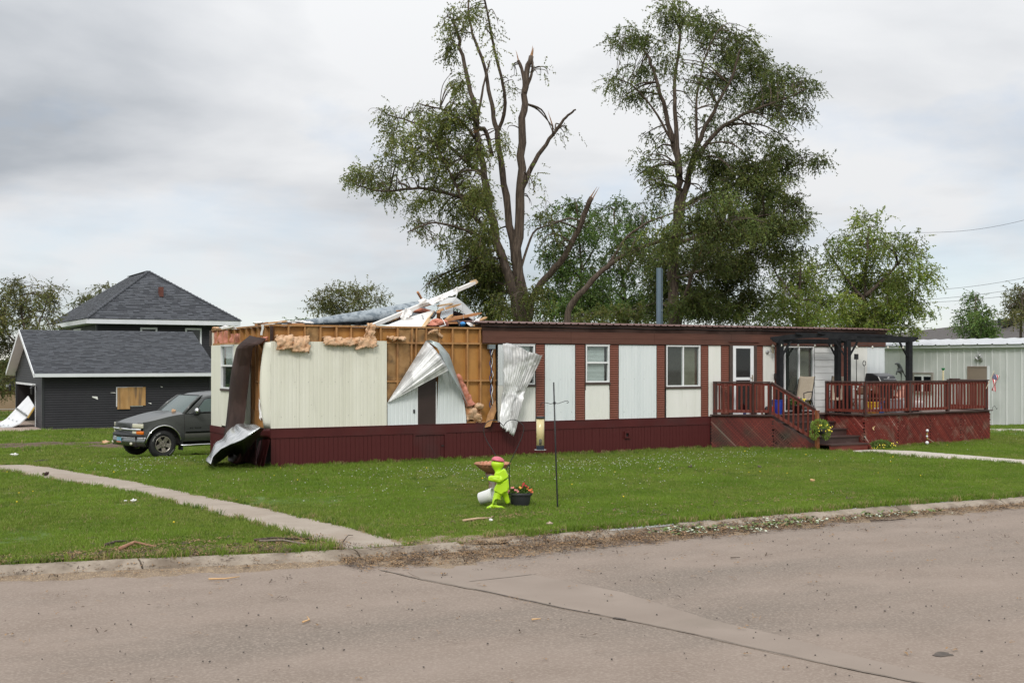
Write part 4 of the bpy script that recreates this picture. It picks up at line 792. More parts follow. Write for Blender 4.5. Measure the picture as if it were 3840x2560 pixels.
def top_(u, v_):
    a = onX(*c2(*back(u).to_2d()), XC(u)+.30); c = onX(*c2(*crest(u).to_2d()), XC(u)-.25); p = a.lerp(c, v_); q = .02*math.sin(u*26+v_*2)*math.sin(v_*3.1)
    return (p.x-.10*math.sin(v_*math.pi)-q, p.y, p.z+.06*math.sin(v_*math.pi)+q+.01*fbm((u*8, v_*5, 1)))
b = MB(); b.grid(top_, 48, 14); b.build('upper_face', M_bright, fs_root, smooth=True, solid=.004)
def und_(u, v_):
    a = onX(*c2(*crest(u).to_2d()), XC(u)-.25); c = onX(*c2(*under(u).to_2d()), XC(u)+.1); p = a.lerp(c, v_); return (p.x+.10*math.sin(v_*math.pi), p.y, p.z+.008*fbm((u*8, v_*5, 3)))
b = MB(); b.grid(und_, 36, 10); b.build('underside', mat('shaded sheet underside', (0.022, 0.026, 0.018), (0.04, 0.044, 0.03), rough=.35, metal=.5, scale=3), fs_root, smooth=True, solid=.004)  # underside given a near-black colour for its shade
loose('torn_skirt_sheet', 'dark maroon skirting sheet crumpled under the fallen metal sheet', mat('dark maroon sheet', (0.05, 0.018, 0.018), (0.065, 0.026, 0.026), rough=.5, scale=3, bump=.1), lambda b: b.grid(lambda u, v_: onX(*c2(lerp(190, 405, u), lerp(lerp(1370, 1240, u), lerp(1420, 1462, u), v_)+14*math.sin(u*6)), lerp(-.75, -.30, u)+.14*math.sin(u*8+v_*3)), 16, 8), 'skirting', smooth=True, solid=.006)
# ================================================================ deck
ZD = .955
dA, dB, dN, dC, dD, dE = (13.10, -.06), (14.42, -1.22), (15.22, -2.16), (16.66, -.92), (16.92, -2.28), (22.9, -1.80)
DECKP = [(13.15, -.02), dB, dN, (15.25, -2.72), (16.75, -2.72), dD, dE, (22.9, .02)]
DECK = thing('deck', 'red stained wooden deck with railings, lattice skirting and front steps', 'deck', (17.5, -1.0, 0))
FL = [(13.12, -.03), dB, (14.62, -1.02), dC, dD, dE, (22.9, -.03)]
# floor boards, laid along X, clipped to the outline
def xspan(poly, y):
    xs = []
    for p, q in zip(poly, poly[1:]+poly[:1]):
        if (p[1]-y)*(q[1]-y) < 0: xs.append(lerp(p[0], q[0], (y-p[1])/(q[1]-p[1])))
    xs.sort(); return list(zip(xs[::2], xs[1::2]))
y = -2.33
while y < -.06:
    for a, c in xspan(FL, y+.065):
        if c-a > .15: boxpart('deck_board', M_floorb, DECK, a, c, y, y+.132, ZD-.028, ZD+jit(.002))
    y += .137
def edge_bar(p, q, name, m, z0, z1, w, off=0, parent=DECK, ext=0):
    p, q = Vector((*p, 0)), Vector((*q, 0)); d = (q-p).normalized(); nrm = Vector((d.y, -d.x, 0)); c0 = p-d*ext+nrm*off; c1 = q+d*ext+nrm*off
    b = MB(); s = nrm*w/2; b.add([Vector((*(c0-s).to_2d(), z0)), Vector((*(c1-s).to_2d(), z0)), Vector((*(c1+s).to_2d(), z0)), Vector((*(c0+s).to_2d(), z0)), Vector((*(c0-s).to_2d(), z1)), Vector((*(c1-s).to_2d(), z1)), Vector((*(c1+s).to_2d(), z1)), Vector((*(c0+s).to_2d(), z1))], [(0, 3, 2, 1), (4, 5, 6, 7), (0, 1, 5, 4), (1, 2, 6, 5), (2, 3, 7, 6), (3, 0, 4, 7)])
    return b.build(name, m, parent)
for p, q in ((dA, dB), (dC, dD), (dD, dE)):
    edge_bar(p, q, 'nosing', M_tread, ZD+.004, ZD+.032, .13, off=.03, ext=.02); edge_bar(p, q, 'rim_joist', M_red, ZD-.16, ZD-.03, .04, off=-.04)
edge_bar(dE, (22.9, -.05), 'rim_joist', M_red, ZD-.16, ZD-.03, .04, off=-.04); edge_bar(dE, (22.9, -.05), 'nosing', M_tread, ZD+.004, ZD+.032, .13, off=.03)
boxpart('support_beam', M_red, DECK, 14.3, 22.8, -.8, -.7, ZD-.16, ZD-.03)
for x in (14.4, 16.4, 18.5, 20.6, 22.7): boxpart('support_post', M_red, DECK, x-.045, x+.045, -.8, -.71, -.15, ZD-.16)

# lattice skirting: crossed laths in a frame, per bay
def lattice(p, q, zt0, zt1, z0=-.06, name='lattice_panel', m=M_red):
    """between ground points p, q; top height runs zt0 -> zt1"""
    P, Q = Vector((*p, 0)), Vector((*q, 0)); L = (Q-P).length; d = (Q-P)/L; nrm = Vector((d.y, -d.x, 0)); b = MB(); st = .085; w_ = .040
    def clip(s0, k):      # lath s = s0 + k*z
        zs = []; 
        z = z0; n_ = 40; prev = None; a = c = None
        for i in range(n_+1):
            z = lerp(z0, max(zt0, zt1), i/n_); s = s0+k*(z-z0)
            if 0 <= s <= L and z <= lerp(zt0, zt1, s/L):
                if a is None: a = (s, z)
                c = (s, z)
        return a, c
    for k, off in ((-1.0, .012), (1.0, .004)):
        s0 = -1.4 if k > 0 else 0
        while s0 < L+1.4:
            a, c = clip(s0+jit(.004), k)
            if a and c and c[1]-a[1] > .03 and not (k < 0 and random.random() < .02):
                pa = P+d*a[0]+nrm*off+Vector((0, 0, a[1])); pc = P+d*c[0]+nrm*off+Vector((0, 0, c[1])); b.bar(pa, pc, .008, w_, up=nrm.cross((pc-pa).normalized()))
            s0 += st
    o = b.build(name, m, DECK); o['kind'] = 'stuff'; n_ = len(b.v)//8; ca = o.data.color_attributes.new('tint', 'FLOAT_COLOR', 'POINT'); cc = []
    for i in range(n_):
        t = random.random(); c = (1.9, 4.2, 5.0) if t < .012 else (1.35, 2.0, 2.1) if t < .06 else tuple([random.uniform(.7, 1.25)]*3); cc += [(*c, 1)]*8
    ca.data.foreach_set('color', np.array(cc, dtype=np.float32).ravel()); return o
M_redw = mat('weathered red lath', attr='tint', c1=(0.145, 0.017, 0.011), c2=(0.185, 0.027, 0.017), rough=.7, scale=2.2, c3=(0.21, 0.125, 0.09), s3=2.6, st3=(1, 1, 1), lo3=.55, hi3=.74, bump=.05, speck=(0.30, 0.20, 0.15), spscale=16, splo=.66, sphi=.74)
M_redd = mat('dirt stained red lath', attr='tint', c1=(0.105, 0.015, 0.010), c2=(0.145, 0.023, 0.015), rough=.7, scale=1.6, c3=(0.05, 0.034, 0.022), s3=1.2, lo3=.46, hi3=.66, bump=.05)
lattice(dA, dB, ZD-.03, ZD-.03, m=M_redd); lattice(dB, dN, ZD-.06, .12, m=M_redd)
def along(p, q, t): return (lerp(p[0], q[0], t), lerp(p[1], q[1], t))
lattice((16.68, -1.05), dD, ZD-.03, ZD-.03, m=M_redw)
for t0, t1 in ((0, .25), (.25, .5), (.5, .75), (.75, 1)): lattice(along(dD, dE, t0), along(dD, dE, t1), ZD-.03, ZD-.03, m=M_redw)
lattice(dE, (22.9, -.1), ZD-.03, ZD-.03, m=M_redw)
lattice((16.93, -2.30), (16.78, -2.74), .30, .04, m=M_redw)
# near-black sheets put in for the shade under the deck
for p, q in ((dA, dB), ((16.75, -1.0), dD), (dD, dE)): edge_bar(p, q, 'under_deck_shade', M_dark, -.2, ZD-.17, .01, off=-.12)

# steps: treads and risers between the skewed left side and the deck return
fr = [-2.62, -2.20, -1.78, -1.36]; nst = len(fr)
def leftx(y): return lerp(dN[0], dB[0]+.05, (y-dN[1])/(dB[1]-dN[1]))+.04 if y > dN[1] else dN[0]+.04
stairs = fr
for i, y0 in enumerate(fr):
    z = .19*(i+1); y1 = (fr[i+1] if i+1 < nst else -.98); xl = leftx(y0); xr = lerp(16.88, 16.64, (y0+2.6)/1.6) if i else 16.74; xl1 = leftx(y1); xr1 = lerp(16.88, 16.64, (y1+2.6)/1.6)-.02
    part('tread', M_tread, DECK, lambda b: b.prism([(xl, y0-.03, z-.032), (xr, y0-.03, z-.032), (min(xr, xr1), y1+.02, z-.032), (xl1, y1+.02, z-.032)], (0, 0, 0), (0, 0, .034)))
    boxpart('riser', M_red if i == 0 else M_tread, DECK, xl, xr-.02, y0+.01, y0+.03, z-.24, z-.034)
boxpart('riser', M_tread, DECK, 14.62, 16.62, -1.0, -.98, .70, ZD-.03); boxpart('top_nosing', M_floorb, DECK, 14.60, 16.64, -1.06, -.98, ZD+.003, ZD+.03)
part('stringer', M_tread, DECK, lambda b: b.prism([(dB[0], dB[1]+.02, .62), (dB[0], dB[1]+.02, .84), (dN[0], dN[1]+.02, .25), (dN[0], dN[1]+.02, .0)], (0, 0, 0), (.035, 0, 0)))

# railings
ZR = 1.925
M_bal = M_redrail; bal_src = {}
def baluster(p, z0, z1):
    k = round(z1-z0, 2)
    if k not in bal_src:
        b = MB(); b.box(-.019, .019, -.019, .019, 0, k); me = bpy.data.meshes.new('baluster'); me.from_pydata(b.v, [], b.f); me.materials.append(M_bal); bal_src[k] = me
    o = link('baluster', bal_src[k], DECK); o.location = (p[0]-17.5+jit(.004), p[1]+1.0+jit(.004), z0); o.rotation_euler = (jit(.012), jit(.012), math.atan2(.1, 1)+jit(.1)); return o
def post(p, z0, z1, w_=.09, m=M_rail, name='post'): return boxpart(name, m, DECK, p[0]-w_/2, p[0]+w_/2, p[1]-w_/2, p[1]+w_/2, z0, z1)
def railing(p, q, nb, posts=(), za=ZR, zb=ZR, base=ZD):
    p, q = Vector((*p, 0)), Vector((*q, 0)); d = q-p; n0 = Vector((d.y, -d.x, 0)).normalized()
    def bar_(nm, m, za_, zb_, w_, h_, off=0):
        part(nm, m, DECK, lambda b: b.bar(p+n0*off+Vector((0, 0, za_)), q+n0*off+Vector((0, 0, zb_)), w_, h_))
    bar_('handrail', M_rail, za, zb, .14, .034); bar_('top_rail', M_redrail, za-.065, zb-.065, .036, .085); bar_('bottom_rail', M_redrail, base+.13+(0 if za == zb else .0), base+.13-(za-zb), .036, .085)
    for i in range(nb):
        t = (i+.5)/nb; c = p.lerp(q, t)+n0*.035; baluster((c.x, c.y), base+.10-(za-zb)*t, round(ZR-.06-base-.10, 2)+base+.10-(za-zb)*t)
    for t in posts:
        c = p.lerp(q, t); post((c.x, c.y), base-.02-(za-zb)*t, za-.02-(za-zb)*t)
in1 = (13.2, -.1); railing((13.16, -.08), (14.40, -1.14), 13, posts=(.04, .70, .985))
railing((14.42, -1.16), (15.20, -2.12), 9, za=ZR, zb=1.17, base=ZD-.03)
post(dN, -.1, 1.13, .095, M_cedar, 'newel_post')
railing((16.68, -1.0), (16.94, -2.2), 9, posts=(.03,))
railing((16.98, -2.22), (22.84, -1.76), 41, posts=(.01, .345, .655, .985))
railing((22.84, -1.74), (22.84, -.2), 11, posts=(.97,)); 
boxpart('post_cap', M_rail, DECK, 21.0, 21.35, -1.95, -1.82, ZR+.02, ZR+.07)

# ================================================================ pergola
PG = thing('pergola', 'black stained timber pergola standing on the deck', 'pergola', (17.4, -.8, ZD))
pBL, pBM, pFM, pFR = (15.42, -.40), (17.72, -.42), (17.22, -1.32), (19.72, -1.40)
ZB = 3.14
for p in (pBL, pBM, pFM, pFR):
    boxpart('post', M_blackwood, PG, p[0]-.075, p[0]+.075, p[1]-.075, p[1]+.075, ZD, ZB)
def ext(p, q, e0, e1):
    v = (Vector(q)-Vector(p)).normalized(); return Vector(p)-v*e0, Vector(q)+v*e1
def beam(p, q, z0, z1, w_=.05, h_=.14, e0=.28, e1=.28, arch=0, nm='beam'):
    a, c = ext(p, q, e0, e1); b = MB(); n_ = 14; d = (c-a).normalized(); s = Vector((-d.y, d.x))*w_/2; vs = []
    for i in range(n_+1):
        t = i/n_; x = a.lerp(c, t); z = lerp(z0, z1, t)+arch*math.sin(math.pi*t); hh = h_*(.55 if i in (0, n_) else 1); lo = z-h_/2+(h_-hh)
        vs += [(*(x-s), lo), (*(x+s), lo), (*(x+s), z+h_/2), (*(x-s), z+h_/2)]
    fs = [(0, 1, 2, 3), tuple(n_*4+k for k in (3, 2, 1, 0))]+[(i*4+k, (i+1)*4+k, (i+1)*4+(k+1) % 4, i*4+(k+1) % 4) for i in range(n_) for k in range(4)]
    b.add(vs, fs); return b.build(nm, M_blackwood, PG)
beam(pBL, pBM, ZB-.02, ZB-.02); beam(pFM, pFR, ZB+.02, ZB+.02); beam(pBL, pFM, ZB+.03, ZB+.06, arch=.10, nm='arched_rafter'); beam(pBM, pFR, ZB+.06, ZB+.06, arch=.02, nm='arched_rafter')
for t in (.34, .67):
    p = Vector(pBL).lerp(Vector(pFM), t); q = Vector(pBM).lerp(Vector(pFR), t); beam(tuple(p), tuple(q), ZB+.17+.06*t, ZB+.15, h_=.08, nm='rafter')
def brace(p, dirv, zt=ZB-.02, l=.42): part('brace', M_blackwood, PG, lambda b: b.bar((p[0]+dirv[0]*l, p[1]+dirv[1]*l, zt), (p[0]+dirv[0]*.06, p[1]+dirv[1]*.06, zt-.48), .045, .045))
for p, d_ in ((pBL, (.62, -.5)), (pBL, (.95, 0)), (pBM, (-.95, .0)), (pFM, (1, 0)), (pFR, (-1, 0)), (pFM, (-.75, .42))): brace(p, d_)
LT = thing('string_lights', 'string of small clear bulbs looped along the pergola beams', 'string lights', (18, -1, 3))
pts = []
for (p, q, n_) in ((pBL, pBM, 7), (pBM, pFM, 2), (pFM, pFR, 8)):
    for i in range(n_): t = i/n_; v = Vector(p).lerp(Vector(q), t); pts.append(Vector((v.x, v.y-.06, ZB-.10-.05*abs(math.sin(t*n_*1.57)))))
part('cord', M_black, LT, lambda b: b.tube(pts, .006, 4))
for p in pts[::2]: part('bulb', mat('clear bulb', (0.6, 0.58, 0.5), rough=.2), LT, lambda b: b.ball(p-Vector((0, 0, .05)), (.028, .028, .045), 8, 6), smooth=True)
beads = thing('bead_garland', 'red bead garland wound down the middle pergola post', 'garland', (17.3, -1.2, ZD))
part('beads', mat('rust beads', (0.22, 0.05, 0.03)), beads, lambda b: [b.ball((17.22+.10*math.cos(i*1.7)*0-.10, -1.42, ZD+1.0+i*.042), .014, 6, 4) for i in range(24)])

# ================================================================ things on and around the deck
def dpos(u, v, z=ZD): return onZ(u, v, z)
def sling_chair(loc, rz, label):
    r = thing('patio_chair', label, 'chair', loc, rz, 'chairs on the deck'); fm = M_black; sl = mat('beige sling fabric', (0.36, 0.30, 0.225), (0.40, 0.34, 0.26), rough=.8, scale=30)
    def prof(t):
        P = [(-.46, .42), (-.20, .40), (.02, .41), (.10, .50), (.20, .80), (.30, 1.12)]; k = t*(len(P)-1); i = min(int(k), len(P)-2); return Vector((*P[i], 0)).lerp(Vector((*P[i+1], 0)), k-i)
    b = MB(); b.grid(lambda u, v_: (lerp(-.25, .25, u), prof(v_).x, prof(v_).y-.02*math.sin(u*math.pi)), 6, 20); b.build('sling', sl, r, smooth=True, world=False, solid=.006)
    for s in (-.26, .26):
        b = MB(); b.tube([(s, *prof(t).to_2d()) for t in np.linspace(0, 1, 12)], .014, 6); b.build('side_rail', fm, r, world=False)
        b = MB(); b.tube([(s, -.44, .42), (s, -.40, 0)], .013, 6); b.build('leg', fm, r, world=False); b = MB(); b.tube([(s, .05, .42), (s, .38, 0)], .013, 6); b.build('leg', fm, r, world=False)
        b = MB(); b.tube([(s, -.40, .40), (s, -.42, .62), (s*1.05, -.2, .65), (s, .16, .66)], .015, 6); b.build('arm', fm, r, world=False)
    return r
p = dpos(3010, 1556)
sling_chair((16.35, -.35, ZD), math.radians(-70), 'beige sling patio chair beside the patio door')
sling_chair((17.6, -.55, ZD), math.radians(-60), 'beige sling patio chair behind the brown folding chair')
def folding_chair(loc, rz, label):
    r = thing('folding_chair', label, 'chair', loc, rz, 'chairs on the deck'); fm = mat('brown folding chair', (0.13, 0.068, 0.04), (0.15, 0.08, 0.05), rough=.5)
    b = MB(); b.grid(lambda u, v_: (lerp(-.22, .22, u), .20-.03*math.sin(u*math.pi), .58+.25*v_*(1-.35*(2*u-1)**4)), 10, 4); b.build('backrest', fm, r, world=False, smooth=True, solid=.02)
    b = MB(); b.box(-.20, .20, -.20, .18, .43, .455); b.build('seat', fm, r, world=False, bevel=.01)
    for s in (-.22, .22):
        b = MB(); b.tube([(s, .21, .80), (s, .14, .5), (s, -.26, 0)], .013, 6); b.build('leg', fm, r, world=False); b = MB(); b.tube([(s, -.18, .45), (s, .28, 0)], .013, 6); b.build('leg', fm, r, world=False)
    b = MB(); b.tube([(-.22, .20, .12), (.22, .20, .12)], .008, 6); b.build('stretcher', fm, r, world=False); return r
folding_chair((17.5, -1.55, ZD), math.radians(170), 'brown metal folding chair facing the house')
folding_chair((18.55, -1.15, ZD), math.radians(100), 'brown metal folding chair under the middle of the pergola')
tb = thing('patio_table', 'white topped patio table between the chairs', 'table', (18.3, -.75, ZD))
part('table_top', mat('white table top', (0.62, 0.62, 0.6), rough=.4), tb, lambda b: b.lathe((0, 0, .70), [(.001, 0), (.52, 0), (.53, .02), (.001, .025)], 24), world=False)
for i in range(4):
    a = math.pi/4+i*math.pi/2; part('leg', M_black, tb, lambda b: b.tube([(.42*math.cos(a), .42*math.sin(a), .70), (.30*math.cos(a), .30*math.sin(a), 0)], .013, 6), world=False)
# grill
gr = thing('barbecue_grill', 'black gas barbecue grill with closed hood behind the front railing', 'grill', (19.1, -.85, ZD), math.radians(8))
def hoodp(b):
    pr = [(-.30, .86), (-.30, .95), (-.20, 1.12), (.02, 1.20), (.26, 1.20), (.30, 1.0), (.30, .86)]
    b.prism([(-.42, y_, z_) for y_, z_ in pr], (0, 0, 0), (.84, 0, 0))
part('hood', mat('black grill enamel', (0.01, 0.01, 0.011), (0.014, 0.014, 0.015), rough=.3), gr, hoodp, world=False, bevel=.02)
part('firebox', M_black, gr, lambda b: b.prism([(-.42, -.30, .85), (-.42, .30, .85), (-.38, .24, .68), (-.38, -.24, .68)], (0, 0, 0), (.84, 0, 0)), world=False)
part('hood_handle', mat('steel handle', (0.5, 0.5, 0.5), metal=.8, rough=.3), gr, lambda b: b.tube([(-.30, -.33, 1.02), (-.30, -.36, 1.02), (.30, -.36, 1.02), (.30, -.33, 1.02)], .012, 6), world=False)
part('cabinet', M_black, gr, lambda b: b.box(-.34, .34, -.22, .22, .10, .675), world=False)
for s in (-1, 1): part('side_shelf', M_black, gr, lambda b: b.box(min(s*.44, s*.78), max(s*.44, s*.78), -.22, .22, .80, .83), world=False)
for sx in (-.3, .3):
    for sy in (-.18, .18): part('caster', M_black, gr, lambda b: b.lathe((sx, sy, 0), [(.01, 0), (.04, .01), (.04, .08), (.02, .10)], 8), world=False)
part('thermometer', M_frame, gr, lambda b: b.lathe((0, 0, 0), [(.04, 0), (.04, .01), (.001, .012)], 10) and b.xf(Matrix.Translation((0, -.265, 1.06)) @ Matrix.Rotation(math.pi/2+.5, 4, 'X')), world=False)
def lathe_thing(name, label, cat, loc, prof, m, n=18, group=None, rot=None, **k):
    o = MB().lathe((0, 0, 0), prof, n, **k).build(name, m, smooth=True, ang=35); o.location = loc
    if rot: o.rotation_euler = rot
    return tag(o, label, cat, group)
def propane(loc, label):
    r = thing('propane_tank', label, 'gas tank', loc, 0, 'gas tanks on the deck'); pm = mat('white tank paint', (0.62, 0.62, 0.6), (0.68, 0.68, 0.66), rough=.4)
    part('tank', pm, r, lambda b: b.lathe((0, 0, 0), [(.10, 0), (.10, .03), (.13, .05), (.155, .10), (.155, .27), (.13, .33), (.05, .36), (.001, .365)], 18), world=False, smooth=True)
    part('collar', pm, r, lambda b: b.lathe((0, 0, .34), [(.095, 0), (.10, .10), (.09, .10), (.085, 0)], 14), world=False); part('valve', mat('brass valve', (0.4, 0.3, 0.1), metal=.9, rough=.3), r, lambda b: b.lathe((0, 0, .36), [(.02, 0), (.02, .06), (.03, .06), (.001, .08)], 8), world=False)
propane((20.45, -1.1, ZD), 'white gas tank right of the pink pig'); propane((19.6, -1.2, ZD), 'white gas tank beside the grill')
tc_ = mat('grey bin plastic', (0.33, 0.34, 0.35), (0.38, 0.39, 0.4), rough=.5)
# pink pig statue: one continuous body
def skin_fig(name, nodes, edges, m, sub=2, root=0):
    me = bpy.data.meshes.new(name); me.from_pydata([n_[0] for n_ in nodes], edges, []); o = link(name, me); md = o.modifiers.new('skin', 'SKIN'); md.use_smooth_shade = True
    for i, v_ in enumerate(me.skin_vertices[0].data):
        r_ = nodes[i][1]; v_.radius = r_ if isinstance(r_, tuple) else (r_, r_); v_.use_root = (i == root)
    s_ = o.modifiers.new('sub', 'SUBSURF'); s_.levels = sub; s_.render_levels = sub; me.materials.append(m); return o
pk = mat('pink painted concrete', (0.56, 0.28, 0.21), (0.62, 0.33, 0.25), rough=.7, scale=6)
pig = skin_fig('pig_statue', [((0, 0, .42), .17), ((.18, 0, .44), .16), ((.32, 0, .52), .11), ((.44, 0, .54), .085), ((.54, 0, .50), .05), ((-.18, 0, .40), .15), ((.16, .09, .25), .055), ((.16, .09, .02), .045), ((.16, -.09, .25), .055), ((.16, -.09, .02), .045), ((-.18, .09, .22), .06), ((-.18, .09, .02), .045), ((-.18, -.09, .22), .06), ((-.18, -.09, .02), .045), ((.40, .07, .63), .03), ((.36, .10, .70), .012), ((.40, -.07, .63), .03), ((.36, -.10, .70), .012), ((-.32, 0, .44), .02), ((-.38, 0, .50), .012)],
     [(0, 1), (1, 2), (2, 3), (3, 4), (0, 5), (1, 6), (6, 7), (1, 8), (8, 9), (5, 10), (10, 11), (5, 12), (12, 13), (3, 14), (14, 15), (3, 16), (16, 17), (5, 18), (18, 19)], pk)
pig.location = (19.95, -1.0, ZD+.12); pig.rotation_euler = (0, -.5, 0); pig.scale = (.95,)*3; tag(pig, 'pink pig statue sitting up behind the railing', 'statue')
stand = lathe_thing('statue_stand', 'low black stand under the pink pig', 'stand', (19.95, -1.0, ZD), [(.20, 0), (.20, .05), (.16, .08), (.16, .12), (.001, .125)], M_black)
# monkey-like iron figure on the far rail
imp = skin_fig('iron_bird', [((0, 0, 0), .05), ((.06, 0, .10), .085), ((-.02, 0, .22), .06), ((-.12, 0, .25), .045), ((-.20, 0, .22), .018), ((.10, 0, -.10), .03), ((.10, 0, -.25), .015), ((-.10, 0, -.02), .03), ((-.14, 0, -.14), .02), ((.20, 0, -.06), .022), ((.36, 0, -.30), .010)], [(0, 1), (1, 2), (2, 3), (3, 4), (0, 5), (5, 6), (0, 7), (7, 8), (1, 9), (9, 10)], mat('verdigris iron', (0.035, 0.045, 0.042), (0.06, 0.07, 0.065), rough=.6), root=0)
imp.location = (onY(3372, 1390, -.2)); imp.scale = (.95,)*3; tag(imp, 'dark iron bird ornament perched on a pole left of the right pergola post', 'ornament')
pole2 = part('ornament_pole', M_black, None, lambda b: b.tube([(imp.location.x+.09, -.2, ZD), (imp.location.x+.09, -.2, imp.location.z-.2)], .012, 6)); tag(pole2, 'thin black pole carrying the iron bird', 'pole')
bx_ = thing('post_lantern', 'black box lantern on a thin black stake', 'lantern', tuple(onY(3215, 1425, -.6)-Vector((0, 0, .95))))
q = onY(3211, 1345, -.6); part('stake', M_black, bx_, lambda b: b.tube([(q.x+.03, -.6, ZD), (q.x, -.6, q.z)], .012, 6)); part('lantern_box', M_black, bx_, lambda b: b.box(q.x-.05, q.x+.05, -.65, -.55, q.z-.02, q.z+.15), bevel=.008)
sp_ = thing('wind_spinner', 'small black scroll ornament on a thin wire stake', 'ornament', tuple(onY(3242, 1425, -.5)-Vector((0, 0, .95)))); q = onY(3241, 1370, -.5)
part('stake', M_black, sp_, lambda b: b.tube([(q.x, -.5, ZD), (q.x, -.5, q.z)], .005, 5)); part('scrolls', M_black, sp_, lambda b: [b.tube([(q.x+s*(.015+.05*math.sin(t)), -.5, q.z-.02+.05*t+k*.02) for t in np.linspace(0, 3.1, 8)], .008, 5) for s in (-1, 1) for k in (0, 1)])
rg = thing('rain_gauge', 'clear yellowish rain gauge tube with a green funnel on the railing', 'rain gauge', (20.62, -1.98, ZR+.015)); q = onY(3537, 1390, -1.95)
rg.location = (q.x, -1.95, ZR+.017); part('tube', mat('yellowed plastic tube', (0.60, 0.52, 0.30), (0.64, 0.56, 0.34), rough=.3), rg, lambda b: b.lathe((0, 0, 0), [(.025, 0), (.025, .30), (.02, .31)], 10), world=False); part('funnel', mat('green plastic', (0.01, 0.20, 0.06), rough=.4), rg, lambda b: b.lathe((0, 0, .29), [(.02, 0), (.035, .03), (.055, .06), (.055, .085), (.05, .085)], 12), world=False)
# small flag on the corner post
fl_ = thing('small_flag', 'small stars and stripes flag tied to the deck corner post', 'flag', (22.86, -1.86, 1.85)); A0 = Vector((22.86, -1.86, 1.80))
part('staff', mat('pale staff', (0.5, 0.42, 0.3)), fl_, lambda b: b.bar(A0+Vector((-.28, -.05, -.14)), A0+Vector((.10, -.05, .42)), .014, .014))
fm = [mat('flag red', (0.45, 0.03, 0.035), rough=.7), mat('flag white', (0.72, 0.70, 0.68), rough=.7), mat('flag blue', (0.02, 0.03, 0.10), rough=.7)]
def fp(u, v_): return A0+Vector((.10-.02+.20*v_*math.sin(1.2+u*2)*.5-.10*u, -.06+.05*math.sin(u*6+v_*5), .36-.52*u-.10*v_))
for k in range(7):
    b = MB(); b.grid(lambda u, v_: fp(u*.97, (k+v_)/7)+Vector((.10*(k+v_)/7, 0, 0)), 8, 1); b.build('stripe', fm[k % 2], fl_, smooth=True, solid=.003)
b = MB(); b.grid(lambda u, v_: fp(u*.35, v_*.5)+Vector((.05*v_, -.008, 0)), 5, 4); b.build('canton', fm[2], fl_, smooth=True, solid=.003)
part('stars', fm[1], fl_, lambda b: [b.ball(fp(.04+.08*i, .06+.1*j)+Vector((.03*j/4, -.016, 0)), .008, 5, 3) for i in range(4) for j in range(4)])['kind'] = 'stuff'
# buckets, pots and boxes
lathe_thing('blue_bin', 'blue plastic bin beside the front door', 'bin', (15.28, -.45, ZD), [(.13, 0), (.17, .40), (.18, .40), (.18, .43), (.165, .43), (.12, .03), (.001, .03)], mat('blue plastic', (0.012, 0.035, 0.28), (0.018, 0.05, 0.34), rough=.3))
lathe_thing('red_can', 'small bright red can by the front door railing', 'can', (14.85, -.62, ZD), [(.085, 0), (.09, .20), (.07, .25), (.03, .27), (.03, .30), (.001, .30)], mat('red plastic', (0.55, 0.01, 0.01), (0.6, 0.02, 0.02), rough=.3))
bxs = [('yellow_crate', 'yellow and orange box on the deck behind the railing', (18.32, -1.25), .24, .34, mat('yellow box', (0.65, 0.40, 0.02), rough=.5)), ('blue_crate', 'blue box next to the yellow box on the deck', (18.62, -1.2), .2, .36, mat('blue box', (0.02, 0.12, 0.42), rough=.5)), ('grey_cooler', 'grey cooler standing right of the grill', (19.35, -1.25), .30, .42, tc_), ('black_planter_box', 'low black box under the far railing', (20.15, -1.05), .5, .14, M_black)]
for nm, lab, (x, y), w_, h_, m in bxs:
    r = thing(nm, lab, 'box', (x, y, ZD)); part('body', m, r, lambda b: b.box(-w_/2, w_/2, -.14, .14, 0, h_*.86), world=False, bevel=.015); part('lid', m, r, lambda b: b.box(-w_/2-.01, w_/2+.01, -.15, .15, h_*.865, h_), world=False, bevel=.01)
    if nm == 'yellow_crate': part('stripe', M_frame, r, lambda b: b.box(-w_/2-.003, w_/2+.003, -.144, -.141, h_*.40, h_*.50), world=False); part('lower_band', mat('orange band', (0.45, 0.17, 0.02), rough=.5), r, lambda b: b.box(-w_/2-.002, w_/2+.002, -.1425, -.141, .0, h_*.39), world=False)
# small things at the doorstep
for i, (x, w_, h_, m, lab) in enumerate([(14.05, .09, .10, mat('navy knob', (0.05, 0.05, 0.14)), 'small navy ornament by the doorstep'), (14.22, .11, .12, mat('pinkish shell', (0.55, 0.40, 0.40)), 'small pinkish white ornament by the doorstep'), (14.42, .13, .09, M_frame, 'small white box by the doorstep'), (14.62, .12, .26, M_black, 'black lantern jar by the doorstep')]):
    o = MB().lathe((0, 0, 0), [(w_*.4, 0), (w_*.5, h_*.3), (w_*.45, h_*.75), (w_*.2, h_), (.001, h_)], 10).build('doorstep_ornament', m, smooth=True); o.location = (x, -.42-.1*i, ZD); tag(o, lab, 'ornament', 'ornaments at the doorstep')
